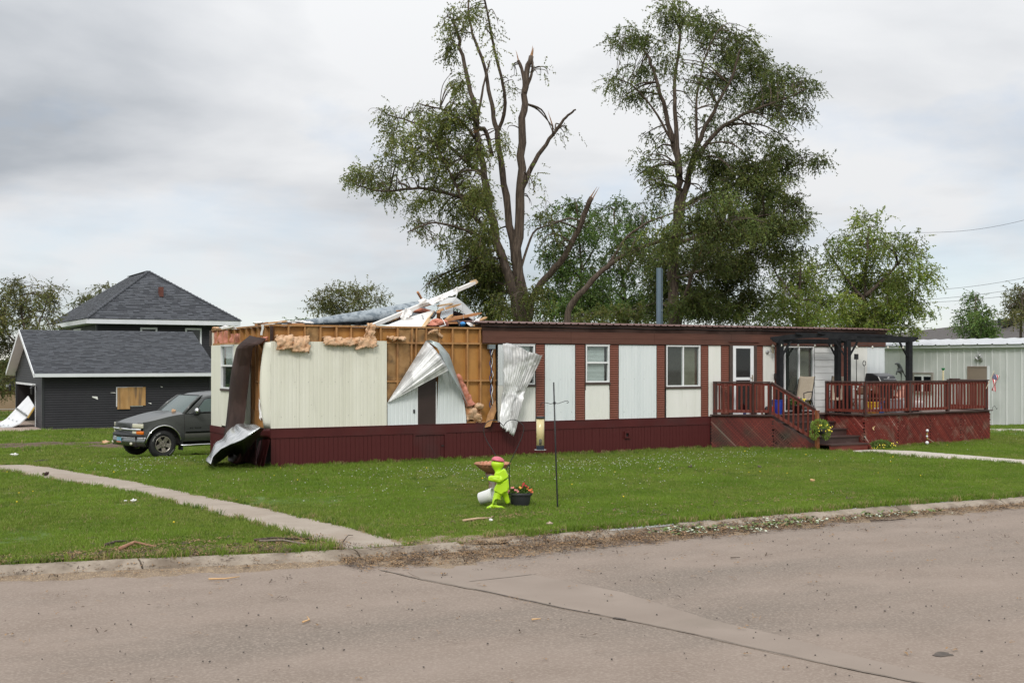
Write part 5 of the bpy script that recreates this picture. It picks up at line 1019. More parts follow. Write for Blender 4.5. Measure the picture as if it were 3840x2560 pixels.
# ---- flowers and foliage clumps
M_lf = mat('potted plant leaves', (0.085, 0.16, 0.025), (0.13, 0.22, 0.04), rough=.6, trans=.3, scale=9); M_lf2 = mat('lime trailing leaves', (0.17, 0.27, 0.03), (0.23, 0.33, 0.05), rough=.6, trans=.3, scale=9)
def leafball(b, c, r, n_, l=.035, w_=.014, seed=0, droop=.0):
    R = np.random.default_rng(seed); c = Vector(c)
    for _ in range(n_):
        d = Vector(R.normal(size=3)).normalized(); p = c+Vector((d.x*r[0], d.y*r[1], d.z*r[2]))*R.uniform(.45, 1)**.5; t = (d+Vector(R.normal(0, .6, 3))-Vector((0, 0, droop))).normalized(); s = t.cross(Vector(R.normal(size=3))).normalized()
        b.add([p, p+t*l*.5+s*w_, p+t*l, p+t*l*.5-s*w_], [(0, 1, 2, 3)])
def flower(b, p, r, nrm, seed=0):
    nrm = Vector(nrm).normalized(); a = nrm.cross(Vector((.3, .1, .9))).normalized(); c = nrm.cross(a); p = Vector(p)
    for k in range(5):
        t = k*1.2566; d = a*math.cos(t)+c*math.sin(t); e_ = a*math.cos(t+.6)+c*math.sin(t+.6); f_ = a*math.cos(t-.6)+c*math.sin(t-.6); b.add([p, p+f_*r*.8+nrm*r*.2, p+d*r+nrm*r*.12, p+e_*r*.8+nrm*r*.2], [(0, 1, 2, 3)])
hb = thing('hanging_basket', 'hanging basket of lime trailing leaves and yellow flowers on the newel post', 'flower basket', (15.12, -2.36, .52)); hc = Vector((15.12, -2.36, .62))
part('basket', M_black, hb, lambda b: b.lathe(hc-Vector((0, 0, .16)), [(.05, 0), (.14, .05), (.18, .16), (.17, .17), (.10, .12), (.001, .12)], 14), smooth=True)
part('foliage', M_lf2, hb, lambda b: (leafball(b, hc+Vector((0, 0, .10)), (.27, .22, .17), 620, .05, .014, 1), leafball(b, hc+Vector((-.20, 0, -.10)), (.11, .14, .20), 300, .05, .012, 2, 1), leafball(b, hc+Vector((.22, -.02, -.06)), (.11, .14, .24), 340, .05, .012, 3, 1)))
part('yellow_flowers', mat('yellow petals', (0.75, 0.60, 0.05), rough=.6), hb, lambda b: [flower(b, hc+Vector((random.uniform(-.28, .3), -.20, random.uniform(-.15, .2))), .022, (jit(.5), -1, .3)) for _ in range(16)])
part('hook', M_black, hb, lambda b: b.tube([Vector((15.22, -2.12, 1.05)), Vector((15.18, -2.2, 1.12)), Vector((15.12, -2.36, 1.05)), hc+Vector((0, 0, .2))], .008, 5))
pt = thing('flower_pot', 'dark flower pot with pink and yellow flowers on the deck behind the stair rail', 'flower pot', (15.9, -.62, ZD)); part('pot', M_black, pt, lambda b: b.lathe((0, 0, 0), [(.11, 0), (.15, .24), (.165, .24), (.165, .28), (.14, .28), (.13, .25), (.001, .25)], 16), world=False, smooth=True)
part('foliage', M_lf, pt, lambda b: leafball(b, (0, 0, .36), (.20, .18, .13), 420, .05, .014, 5), world=False); part('pink_flowers', mat('pink petals', (0.65, 0.08, 0.25), rough=.6), pt, lambda b: [flower(b, (-.12+jit(.07), -.15, .44+jit(.06)), .03, (0, -1, .4)) for _ in range(8)], world=False); part('yellow_flowers', mat('yellow petals', (0.75, 0.60, 0.05)), pt, lambda b: [flower(b, (.05+jit(.14), -.16, .40+jit(.06)), .025, (0, -1, .4)) for _ in range(10)], world=False)
pb = thing('flower_clump', 'low clump of yellow flowers at the foot of the lattice beside the steps', 'plant', (17.35, -2.52, 0)); part('foliage', M_lf, pb, lambda b: leafball(b, (0, 0, .10), (.42, .16, .14), 900, .055, .015, 8), world=False); part('yellow_flowers', mat('yellow petals', (0.75, 0.60, 0.05)), pb, lambda b: [flower(b, (jit(.5), -.14+jit(.08), .10+jit(.08)), .022, (0, -1, .5)) for _ in range(22)], world=False)
q = onZ(3477, 1672, 0); sn = thing('garden_stake', 'white and gold ball ornament stacked on a stake against the lattice', 'ornament', (q.x, q.y, 0))
for k, (z_, r_, m) in enumerate([(.10, .055, M_frame), (.22, .03, mat('gold ball', (0.4, 0.32, 0.1), metal=.7, rough=.3)), (.29, .035, M_frame), (.36, .03, MATS['gold ball']), (.46, .045, M_frame)]): part('ball', m, sn, lambda b: b.ball((jit(.015), 0, z_), r_, 10, 7), world=False, smooth=True)
part('stake', M_black, sn, lambda b: b.tube([(0, .02, -.1), (0, .02, .44)], .008, 5), world=False); part('arm', mat('pale twig', (0.5, 0.42, 0.3)), sn, lambda b: b.tube([(.02, -.02, .22), (.24, -.03, .12)], .008, 5), world=False)
bt = tag(MB().add([(-.06, 0, 0), (0, -.01, .03), (.07, 0, .05), (.01, 0, -.02), (-.03, -.01, -.06), (.02, -.01, -.08)], [(0, 1, 3), (1, 2, 3), (3, 0, 4), (3, 4, 5)]).build('butterfly_ornament', mat('orange and cream', (0.6, 0.30, 0.10), (0.65, 0.55, 0.35), scale=30), solid=.006), 'small orange and cream butterfly ornament fixed to the lattice', 'ornament'); q = Vector((*along(dD, dE, .06), .55)); bt.location = q+Vector((0, -.05, .05))
hk = tag(part('plant_hook', M_black, None, lambda b: b.tube([(22.95, -1.84, .97), (22.97, -1.84, 1.06), (23.06, -1.84, 1.12), (23.14, -1.84, 1.04), (23.16, -1.84, 1.0), (23.2, -1.84, 1.04)], .007, 5)), 'thin black plant hook on the deck corner', 'hook')
b_ = tag(part('broom', mat('dark broom', (0.03, 0.022, 0.018)), None, lambda b: (b.tube([(15.60, -.10, ZD), (15.58, -.06, 2.0)], .014, 6), b.box(15.50, 15.68, -.10, -.05, 2.0, 2.16))), 'dark broom leaning upright against the louvres by the door', 'broom')
# ================================================================ buildings around
def c1(x, y): return (x*.5102, 980+y*.5102)
GZ = -.31
M_sid = mat('charcoal vinyl siding', (0.026, 0.0255, 0.030), (0.031, 0.0305, 0.035), rough=.55, scale=2, spec=.3)
M_sidc = mat('charcoal corner trim', (0.028, 0.030, 0.034), rough=.4)
M_whitet = mat('white painted trim', (0.70, 0.72, 0.74), (0.76, 0.77, 0.79), rough=.4, scale=2)
SH = [mat('grey shingle', (0.030, 0.033, 0.039), (0.042, 0.045, 0.052), rough=.9, scale=3, bump=.2, bscale=60), mat('mid grey shingle', (0.052, 0.056, 0.064), (0.064, 0.068, 0.076), rough=.9, scale=3, bump=.2, bscale=60), mat('blue grey shingle', (0.068, 0.073, 0.084), (0.082, 0.087, 0.098), rough=.9, scale=3, bump=.2, bscale=60)]
def shingles(parent, O, U, V, N_, width, length, exp=.16, tab=.30, nparts=300, seed=0):
    """rows of tabs on a roof plane: O eave corner, U along the eave, V up the slope, N_ normal; width(v) -> (u0, u1)"""
    R = random.Random(seed); meshes = []
    for k in range(3):
        for wv in (tab*.75, tab*1.15):
            b = MB(); t0 = .014+.006*k; b.add([(0, 0, 0), (wv-.006, 0, 0), (wv-.006, exp*1.15, 0), (0, exp*1.15, 0), (0, 0, t0), (wv-.006, 0, t0), (wv-.006, exp*1.15, .003), (0, exp*1.15, .003)], [(4, 5, 6, 7), (0, 1, 5, 4), (1, 2, 6, 5), (3, 0, 4, 7)])
            meshes.append((wv, b, k))
    data = {}
    M3 = Matrix((U, V, N_)).transposed(); big = [MB() for _ in range(3)]; cnt = 0; rows = int(length/exp)
    for r in range(rows):
        u0, u1 = width(r*exp); u = u0-R.uniform(0, tab*.6)
        while u < u1:
            i = R.randrange(6); wv, src, k = meshes[i]; a = max(u, u0); c = min(u+wv, u1)
            if c-a > .03:
                loc = O+U*a+V*(r*exp)+N_*.004; sx = (c-a)/wv
                if cnt < nparts:
                    if i not in data:
                        me = bpy.data.meshes.new('shingle'); me.from_pydata(src.v, [], src.f); me.materials.append(SH[k]); data[i] = me
                    o = link('shingle', data[i], parent); o.matrix_local = Matrix.Translation(loc-root_loc(parent)) @ M3.to_4x4() @ Matrix.Diagonal((sx, 1, 1, 1)); cnt += 1
                else:
                    b = big[k]; b.add([loc+U*(p[0]*sx)+V*p[1]+N_*p[2] for p in src.v], src.f)
            u += wv
    bb = MB()
    for k in range(3):
        bb.cur = k; bb.add(big[k].v, big[k].f)
    if bb.v: o = bb.build('shingle_field', SH, parent); o['kind'] = 'stuff'
def lap_wall(parent, fn, z0, z1, span, step=.10, m=M_sid, name='siding_board', proud=.018):
    """lap siding; fn(s, d, z) -> world; span(z) -> list of (s0, s1)"""
    z = z0
    while z < z1-.02:
        zt = min(z+step, z1)
        for s0, s1 in span((z+zt)/2):
            if s1-s0 < .05: continue
            b = MB(); b.add([fn(s0, 0, zt), fn(s1, 0, zt), fn(s1, proud, z+.012), fn(s0, proud, z+.012), fn(s0, proud-.008, z), fn(s1, proud-.008, z), fn(s1, 0, z), fn(s0, 0, z)], [(0, 1, 2, 3), (3, 2, 5, 4), (4, 5, 6, 7), (1, 6, 5, 2), (0, 3, 4, 7)])
            b.build(name, m, parent)
        z += step
g0 = onZ(160, 1612, GZ); GX0, GY0 = g0.x, g0.y; GX1 = onY(*c1(1545, 960), GY0).x; GYM = onX(*c1(148, 500), GX0-.35).y; GY1 = 2*GYM-GY0; GZE = onY(*c1(320, 822), GY0).z; GZR = onX(*c1(148, 500), GX0-.35).z
GAR = thing('garage', 'low charcoal sided garage with grey shingle roof and boarded window', 'garage', (GX0, GY0, GZ))
def gbox(nm, m, *a, parent=GAR, **k): return boxpart(nm, m, parent, *a, **k)
gbox('wall_core', M_dark, GX0+.03, GX1-.03, GY0+.03, GY0+.10, GZ-.1, GZE); gbox('wall_core', M_dark, GX1-.1, GX1-.03, GY0+.11, GY1-.03, GZ-.1, GZE); gbox('wall_core', M_dark, GX0+.03, GX1-.11, GY1-.1, GY1-.03, GZ-.1, GZE)
dL, dR, dT = onX(*c1(120, 1130), GX0).y, onX(*c1(262, 1225), GX0).y, onX(*c1(200, 907), GX0).z
gbox('wall_core', M_dark, GX0+.03, GX0+.10, GY0+.11, dR-.02, GZ-.1, GZE); gbox('wall_core', M_dark, GX0+.03, GX0+.10, dL+.02, GY1-.11, GZ-.1, GZE); gbox('wall_core', M_dark, GX0+.03, GX0+.10, dR, dL, dT+.05, GZE)
part('gable_core', M_dark, GAR, lambda b: b.prism([(GX0+.03, GY0+.1, GZE), (GX0+.03, GY1-.1, GZE), (GX0+.03, GYM, GZR-.12)], (0, 0, 0), (.06, 0, 0)))
lap_wall(GAR, lambda s, d, z: (s, GY0-d, z), GZ+.03, GZE-.02, lambda z: [(GX0+.02, GX1)])
def gsp(z):
    if z < dT+.06: return [(GY0+.02, dR-.09), (dL+.09, GY1)]
    if z < GZE: return [(GY0+.02, GY1)]
    f = (z-GZE)/(GZR-.12-GZE); return [(lerp(GY0, GYM, f), lerp(GY1, GYM, f))]
lap_wall(GAR, lambda s, d, z: (GX0-d, s, z), GZ+.03, GZR-.16, gsp)
for (x0, x1, y0, y1) in ((GX0-.035, GX0+.06, GY0-.035, GY0+.06), (GX1-.06, GX1+.035, GY0-.035, GY0+.06), (GX0-.035, GX0+.06, GY1-.06, GY1+.035)): gbox('corner_trim', M_sidc, x0, x1, y0, y1, GZ+.02, GZE)
gbox('slab_edge', M_kerb, GX0-.02, GX1+.02, GY0-.02, GY1, GZ-.25, GZ+.03)
pitch = Vector((0, GYM-GY0+.45, GZR-GZE)).normalized(); nrm = Vector((0, -pitch.z, pitch.y)); EY, EZ = GY0-.45, GZE-.0
slen = math.hypot(GYM-EY, GZR-EZ); RX0, RX1 = GX0-.38, GX1+.30
part('roof_deck', M_sidc, GAR, lambda b: (b.prism([(RX0, EY, EZ-.02), (RX0, GYM, GZR-.02), (RX0, GYM, GZR-.14), (RX0, EY, EZ-.14)], (0, 0, 0), (RX1-RX0, 0, 0)), b.prism([(RX0, 2*GYM-EY, EZ-.02), (RX0, GYM, GZR-.02), (RX0, GYM, GZR-.14), (RX0, 2*GYM-EY, EZ-.14)], (0, 0, 0), (RX1-RX0, 0, 0))))
shingles(GAR, Vector((RX0, EY-.03, EZ-.018)), Vector((1, 0, 0)), pitch, nrm, lambda v: (0, RX1-RX0), slen, exp=.15, tab=.24, seed=1)
gbox('eave_fascia', M_whitet, RX0, RX1, EY-.05, EY-.015, EZ-.15, EZ-.012)
gbox('soffit', M_whitet, RX0+.02, RX1, EY, GY0-.04, EZ-.165, EZ-.145)
for sgn in (0, 1):
    y0 = EY if sgn == 0 else 2*GYM-EY
    part('rake_board', M_whitet, GAR, lambda b: b.prism([(RX0-.004, y0, EZ-.17), (RX0-.004, y0, EZ+.0), (RX0-.004, GYM, GZR+.0), (RX0-.004, GYM, GZR-.17)], (0, 0, 0), (-.03, 0, 0)))
    part('rake_soffit', M_whitet, GAR, lambda b: b.prism([(RX0, y0, EZ-.16), (RX0, GYM, GZR-.16), (GX0+.02, GYM, GZR-.16), (GX0+.02, y0, EZ-.16)], (0, 0, 0), (0, 0, .012)))
gbox('bare_strip', mat('pale wall sheathing', (0.45, 0.46, 0.42), rough=.8), onY(*c1(328, 830), GY0).x, onY(*c1(848, 830), GY0).x, GY0-.022, GY0-.001, GZE-.11, GZE-.02)
# door opening: frame, light inside wall board
for y in (dR-.05, dL+.05): gbox('door_jamb', M_whitet, GX0-.03, GX0+.14, y-.045, y+.045, GZ+.02, dT+.06)
gbox('door_head', M_whitet, GX0-.03, GX0+.14, dR-.09, dL+.09, dT+.0, dT+.09)
gbox('inner_return', M_whitet, GX0+.15, GX0+2.6, dL+.1, dL+.16, GZ+.03, dT+.3)
gbox('inner_board', mat('tan inner board', (0.30, 0.21, 0.11), rough=.8), GX0+3.6, GX0+3.66, dR-.5, dL, GZ+.2, 1.0)
# boarded window
wx0, wx1 = onY(*c1(858, 925), GY0).x, onY(*c1(1068, 925), GY0).x; wz0, wz1 = onY(*c1(950, 1060), GY0).z, onY(*c1(950, 925), GY0).z; wm = lerp(wx0, wx1, .45)
M_osb = mat('window plywood', (0.40, 0.215, 0.075), (0.50, 0.29, 0.115), rough=.7, scale=1.6, stretch=(3, 1, 1.2), detail=9, c3=(0.22, 0.135, 0.07), s3=1.5, st3=(3, 1, .3), lo3=.56, hi3=.66)
gbox('window_trim', M_whitet, wx0-.03, wx1-.1, GY0-.03, GY0-.019, wz0-.03, wz1+.02)
gbox('plywood_board', M_osb, wm-.10, wx1, GY0-.05, GY0-.032, wz0, wz1+.01); gbox('plywood_board', M_osb, wx0+.01, wm, GY0-.07, GY0-.052, wz0-.14, wz1-.005)
for i, (x, y, w_, h_) in enumerate([(675, 990, 44, 30), (810, 962, 40, 7), (1090, 1038, 22, 12), (1178, 918, 16, 9)]):
    p = onY(*c1(x, y), GY0); b = MB(); ww, hh = w_*.0055, h_*.0055; b.add([(p.x, GY0-.03, p.z), (p.x+ww*.9, GY0-.035, p.z-hh*.1), (p.x+ww, GY0-.05, p.z-hh*.9), (p.x+ww*.55, GY0-.034, p.z-hh*.6), (p.x+.1*ww, GY0-.03, p.z-.35*hh)], [(0, 1, 2, 3, 4)]); b.build('siding_gash', M_board, GAR, solid=.006)
def coach_lamp(y):
    r = part('coach_lamp', M_black, GAR, lambda b: (b.box(GX0-.05, GX0-.02, y-.04, y+.04, 1.30, 1.48), b.tube([(GX0-.04, y, 1.46), (GX0-.16, y, 1.55), (GX0-.20, y, 1.46)], .015, 6), b.lathe((GX0-.20, y, 1.12), [(.04, 0), (.05, .02), (.07, .26), (.09, .27), (.03, .34), (.001, .36)], 8)))
    part('lamp_glass', mat('lamp glass', (0.35, 0.36, 0.36), rough=.1), r, lambda b: b.lathe((GX0-.20, y, 1.15), [(.045, 0), (.064, .2)], 8))
coach_lamp(dR-.35); coach_lamp(dL+.7)
# the blown-out overhead door
def c7(x, y): return (x/5.113, 1400+y/5.113)
GD = thing('overhead_door', 'buckled white overhead door slumped out of the garage opening', 'garage door', (GX0-1.2, dR+1.5, GZ))
Rr = [(660, 620), (530, 830), (380, 965), (225, 1045), (60, 1092)]; Lr = [(545, 430), (300, 690), (130, 870), (-60, 1000), (-160, 1075)]
Rw = [onY(*c7(*p), lerp(dR+.15, dR-.4, i/4)) for i, p in enumerate(Rr)]; Lw = [onY(*c7(*p), lerp(dR+1.7, dR+2.2, i/4)) for i, p in enumerate(Lr)]
for w_ in (Rw, Lw):
    for p in w_: p.z = max(p.z, GZ+.06)
for i in range(4):
    b = MB(); b.add([Rw[i], Rw[i+1], Lw[i+1], Lw[i]], [(0, 1, 2, 3)]); sec = b.build('door_section', mat('white door skin', (0.66, 0.67, 0.68), (0.72, 0.73, 0.74), rough=.4, scale=3, bump=.05), GD, solid=.04)
    for k, t in enumerate((.2, .5, .8)): part('hinge', mat('zinc hinge', (0.35, 0.36, 0.37), metal=.7, rough=.4), sec, lambda b: b.bar(Rw[i+1].lerp(Lw[i+1], t)+Vector((-.05, -.04, .05)), Rw[i+1].lerp(Lw[i+1], t)+(Rw[i]-Rw[i+1])*.14+Vector((-.05, -.04, .05)), .05, .02))
part('reinforcing_strut', mat('zinc hinge', (0.35, 0.36, 0.37)), GD, lambda b: b.bar(Rw[1]+Vector((-.05, -.05, .06)), Lw[1].lerp(Rw[1], .1)+Vector((-.05, -.05, .10)), .06, .05))
part('core_edge', mat('yellow foam edge', (0.5, 0.33, 0.08)), GD, lambda b: b.bar(Rw[0]+Vector((.0, -.06, -.06)), Rw[1]+Vector((.0, -.06, -.04)), .05, .05))

# two-storey house behind the garage
HY0 = max(GY1+1.2, 36.0); e0 = onY(*c1(635, 418), HY0); e1 = onY(902, 1190, HY0); HZE = e0.z; HW = e1.x-e0.x; HYR = HY0+HW/2; pk_ = onY(547, 1017, HYR); HZR = pk_.z; HYE = onX(*c1(345, 476), e0.x).y; HXM = e0.x+HW/2
HS = thing('house', 'two-storey charcoal house with grey hipped roof behind the garage', 'house', (e0.x+.6, HY0+.6, GZ))
wy = HY0+.6; wx0, wx1 = e0.x+.6, e1.x-.6
boxpart('wall_core', M_dark, HS, wx0+.03, wx1-.03, wy+.03, HYE-.6, GZ-.1, HZE-.2)
lap_wall(HS, lambda s, d, z: (s, wy-d, z), 1.5, HZE-.27, lambda z: [(wx0, wx1)], step=.12); lap_wall(HS, lambda s, d, z: (wx0-d, s, z), 1.5, HZE-.27, lambda z: [(wy, HYE-.6)], step=.12)
boxpart('lower_wall', M_sid, HS, wx0+.01, wx1-.01, wy+.01, wy+.028, GZ, 1.5); boxpart('lower_wall', M_sid, HS, wx0+.01, wx0+.028, wy+.03, HYE-.6, GZ, 1.5)
boxpart('corner_trim', M_sidc, HS, wx0-.03, wx0+.08, wy-.03, wy+.08, GZ, HZE-.27)
boxpart('soffit', M_whitet, HS, e0.x+.02, e1.x-.02, HY0+.02, HYE-.02, HZE-.26, HZE-.22)
for a in ((e0.x, e1.x, HY0, HY0+.03), (e0.x, e0.x+.03, HY0+.031, HYE), (e1.x-.03, e1.x, HY0+.031, HYE)): boxpart('eave_fascia', M_whitet, HS, *a, HZE-.25, HZE-.01)
ra, rb = Vector((HXM, HYR, HZR)), Vector((HXM, HYE-HW/2, HZR)); A, B2, C2, D2 = Vector((e0.x-.02, HY0-.02, HZE-.01)), Vector((e1.x+.02, HY0-.02, HZE-.01)), Vector((e1.x+.02, HYE, HZE-.01)), Vector((e0.x-.02, HYE, HZE-.01))
part('roof', SH[0], HS, lambda b: b.add([A, B2, C2, D2, ra, rb], [(0, 1, 4), (1, 2, 5, 4), (2, 3, 5), (3, 0, 4, 5)]))
V1 = (ra-(A+B2)/2); l1 = V1.length; V1 = V1/l1; N1 = Vector((1, 0, 0)).cross(V1); shingles(HS, A+N1*.01, Vector((1, 0, 0)), V1, N1, lambda v: (v/l1*(HW+.04)/2, (HW+.04)*(1-v/l1/2)), l1, exp=.17, tab=.27, seed=2)
U2 = Vector((0, -1, 0)); mid = Vector((e0.x, HYR, HZE)); V2 = (ra-Vector((A.x, HYR, A.z))); l2 = V2.length; V2 = V2/l2; N2 = U2.cross(V2); LY = HYE-HY0+.02
shingles(HS, Vector((A.x, HYE, A.z))+N2*.01, U2, V2, N2, lambda v: (v/l2*HW/2, LY-v/l2*HW/2), l2, exp=.17, tab=.27, nparts=0, seed=3)
for a, c in ((A, ra), (B2, ra), (ra, rb)): part('ridge_cap', SH[1], HS, lambda b: b.bar(a+Vector((0, 0, .02)), c+Vector((0, 0, .02)), .22, .03))
q = A.lerp(B2, .5)+V1*(l1*.5); p = onY(*c1(1180, 250), q.y); part('roof_vent', mat('rusty vent', (0.10, 0.03, 0.022), (0.14, 0.05, 0.035), rough=.8), HS, lambda b: b.box(p.x-.10, p.x+.10, q.y-.25, q.y+.1, q.z-.1, q.z+.42))
def hwin(x0, x1, z0, z1, fn=lambda s, d, z: (s, wy-d, z)):
    b = MB()
    for (a, c, e_, f_) in ((x0, x1, z1-.09, z1), (x0, x1, z0, z0+.09), (x0, x0+.09, z0+.09, z1-.09), (x1-.09, x1, z0+.09, z1-.09)):
        o = len(b.v); b.box(a, c, .0, .06, e_, f_)
        for i in range(o, len(b.v)): b.v[i] = fn(*b.v[i])
    r = b.build('window', M_whitet, HS); part('pane', mat('night dark pane', (0.012, 0.014, 0.016), rough=.05, spec=.7), r, lambda b: b.add([fn(x0+.09, .022, z0+.09), fn(x1-.09, .022, z0+.09), fn(x1-.09, .022, z1-.09), fn(x0+.09, .022, z1-.09)], [(0, 1, 2, 3)]))
for a, c in (((1030, 485), (1155, 485)), ((1360, 490), (1480, 490))):
    p, q = onY(*c1(*a), wy), onY(*c1(*c), wy); hwin(p.x, q.x, p.z-1.35, p.z)
p, q = onX(*c1(600, 492), wx0).y, onX(*c1(548, 492), wx0).y; hwin(p, q, 3.2, onX(*c1(575, 495), wx0).z, lambda s, d, z: (wx0-d, s, z))

# tan mobile home far off, left of the garage
TY = 46.0; TM = thing('tan_mobile_home', 'tan mobile home with brown eave far behind the garage', 'mobile home', (onY(-200, 1550, TY).x, TY, GZ))
x0, x1 = onY(-420, 1500, TY).x, onY(60, 1500, TY).x; zt = onY(20, 1451, TY).z; zb = onY(20, 1478, TY).z; zm = onY(20, 1548, TY).z; zg = onY(20, 1570, TY).z
for nm, m, a, c in (('eave_band', M_brown, zb, zt), ('wall_panel', mat('tan siding', (0.35, 0.24, 0.15), (0.38, 0.265, 0.17), rough=.6, scale=2), zm, zb), ('skirting', mat('grey white skirting', (0.5, 0.5, 0.5), (0.56, 0.56, 0.56), rough=.6), zg-.2, zm)): boxpart(nm, m, TM, x0, x1, TY-.02*(nm == 'eave_band'), TY+3.5, a+.002, c)
boxpart('roof', M_whitet, TM, x0-.1, x1+.1, TY-.15, TY+3.6, zt+.004, zt+.12)
for i in range(3): boxpart('skirt_rib', M_frame, TM, x0, x1, TY-.02, TY-.003, zg+.1+i*.22, zg+.12+i*.22)

# mint metal building beyond the deck
BX = 35.0; BE = onX(3640, 1294, BX).z; BZ = -.33
MT = thing('metal_building', 'pale mint ribbed metal building with white roof beyond the deck', 'building', (BX, 6, BZ))
M_mint = mat('pale mint metal', (0.64, 0.655, 0.64), (0.68, 0.69, 0.675), rough=.4, scale=1.2, stretch=(1, 1, .4), bump=.02, c3=(0.57, 0.59, 0.57), s3=.6)
dy0, dy1 = onX(*(3100+1325/2.178, 1400), BX).y, onX(*(3100+1160/2.178, 1400), BX).y; dz1 = onX(3660, 1040+725/2.178, BX).z
wy1, wy0 = onX(3100+708/2.178, 1400, BX).y, onX(3100+872/2.178, 1400, BX).y; wz1 = onX(3460, 1040+775/2.178, BX).z; wz0 = onX(3460, 1040+945/2.178, BX).z
boxpart('wall_core', M_mint, MT, BX+.02, BX+8, -20, 42, BZ, BE-.06)
y = -20
while y < 42:
    b = MB(); pr = [(0, 0), (.06, 0), (.075, .03), (.125, .03), (.14, 0), (.42, 0), (.435, .014), (.455, .014), (.47, 0), (.75, 0)]
    b.add([(BX-d, y+s, BZ+.1) for s, d in pr]+[(BX-d, y+s, BE-.16) for s, d in pr], [(i+1, i, 10+i, 11+i) for i in range(9)]); b.build('wall_panel', M_mint, MT); y += .75
boxpart('eave_trim', M_mint, MT, BX-.06, BX+.02, -20, 42, BE-.16, BE-.03); boxpart('gutter', M_whitet, MT, BX-.16, BX-.06, -20, 42, BE-.11, BE+.0); boxpart('base_trim', mat('rusty base', (0.20, 0.17, 0.13), (0.3, 0.26, 0.2), rough=.8), MT, BX-.035, BX+.01, -20, 42, BZ-.1, BZ+.1)
M_wroof = mat('white metal roof', (0.46, 0.47, 0.48), (0.52, 0.53, 0.54), rough=.35, scale=1.5)
b = MB(); rr = []; y = -20.0
while y < 42: rr += [(y, 0), (y+.66, 0), (y+.69, .035), (y+.74, .035), (y+.77, 0)]; y += .77
n = len(rr); b.add([(BX-.22, s, BE+.02+k) for s, k in rr]+[(BX+4.2, s, BE+.36+k) for s, k in rr]+[(BX+8.4, s, BE+.02+k) for s, k in rr], [(r*n+i+1, r*n+i, (r+1)*n+i, (r+1)*n+i+1) for r in range(2) for i in range(n-1)]); b.build('metal_roof', M_wroof, MT, solid=.012)
dr_ = boxpart('door', mat('taupe steel door', (0.27, 0.21, 0.165), (0.29, 0.225, 0.18), rough=.5, scale=2), MT, BX-.05, BX+.0, dy0+.05, dy1-.05, BZ+.12, dz1-.05)
for a in ((dy0-.03, dy0+.045, BZ+.1, dz1), (dy1-.045, dy1+.03, BZ+.1, dz1), (dy0+.046, dy1-.046, dz1-.045, dz1)): boxpart('frame', M_whitet if a[0] < dy0 else MATS['taupe steel door'], dr_, BX-.07, BX+.0, *a)
part('knob', mat('steel stub', (0.4, 0.4, 0.4)), dr_, lambda b: b.ball((BX-.10, dy0+.14, .95), .05, 8, 6), smooth=True)
wn_ = MB()
for a in ((wy0, wy0+.09, wz0, wz1), (wy1-.09, wy1, wz0, wz1), (wy0+.09, wy1-.09, wz1-.09, wz1), (wy0+.09, wy1-.09, wz0, wz0+.09)): wn_.box(BX-.07, BX-.0, *a)
wn_ = wn_.build('window', mat('taupe frame', (0.30, 0.27, 0.24), rough=.5), MT); boxpart('sash', M_frame, wn_, BX-.055, BX-.03, (wy0+wy1)/2-.05, (wy0+wy1)/2+.05, wz0+.09, wz1-.09); boxpart('sash', M_frame, wn_, BX-.05, BX-.032, wy0+.09, wy1-.09, wz1-.19, wz1-.10); boxpart('pane', M_glassd, wn_, BX-.045, BX-.04, wy0+.09, wy1-.09, wz0+.09, wz1-.19); boxpart('room_shade_sheet', M_dark, wn_, BX-.036, BX-.034, wy0+.09, wy1-.09, wz0+.09, wz1-.19)  # near-black sheet behind the pane stands in for the unlit room
p = onX(3100+1250/2.178, 1040+640/2.178, BX); fl2 = part('floodlight', mat('pewter lamp', (0.45, 0.45, 0.45)), MT, lambda b: b.ball(p+Vector((-.04, 0, 0)), (.05, .09, .09), 10, 6), smooth=True)
for s in (-1, 1): part('lamp_head', mat('pewter lamp', (0.45, 0.45, 0.45)), fl2, lambda b: (b.lathe((0, 0, 0), [(.03, 0), (.05, .08), (.09, .20), (.08, .21), (.001, .16)], 10), b.xf(Matrix.Translation(p+Vector((-.12, s*.16, -.03))) @ Matrix.Rotation(math.radians(150), 4, 'Y') @ Matrix.Rotation(s*.4, 4, 'X'))), smooth=True)

# dark roofed house far behind the metal building
FX = 66.0; FH = thing('far_house', 'distant house with dark shingle roof beyond the metal building', 'house', (FX, 20, BZ)); M_dkroof = mat('dark brown shingle roof', (0.062, 0.054, 0.05), (0.082, 0.072, 0.067), rough=.9, scale=2.5, stretch=(1, 3, 3), bump=.3, bscale=20)
r0, r1 = onX(3605, 1223, FX), onX(3990, 1165, FX); e0_ = onX(3380, 1262, FX-7)
part('roof', M_dkroof, FH, lambda b: (b.add([(FX-7, r0.y+9, e0_.z-.4), (FX-7, r1.y-6, e0_.z-.4), tuple(r1), tuple(r0), (FX+7, r0.y+9, e0_.z-.4), (FX+7, r1.y-6, e0_.z-.4)], [(1, 0, 3, 2), (0, 4, 3), (4, 5, 2, 3), (5, 1, 2)])), solid=.1)
boxpart('wall', mat('beige wall', (0.4, 0.36, 0.3), rough=.8), FH, FX-6.3, FX+6.3, r1.y-5, r0.y+8.3, BZ, e0_.z-.45)
p = onX(3100+1462/2.178, 1040+352/2.178, FX-2.2); part('roof_vent', M_black, FH, lambda b: b.box(p.x-.3, p.x+.3, p.y-.45, p.y+.45, p.z-.35, p.z+.12))
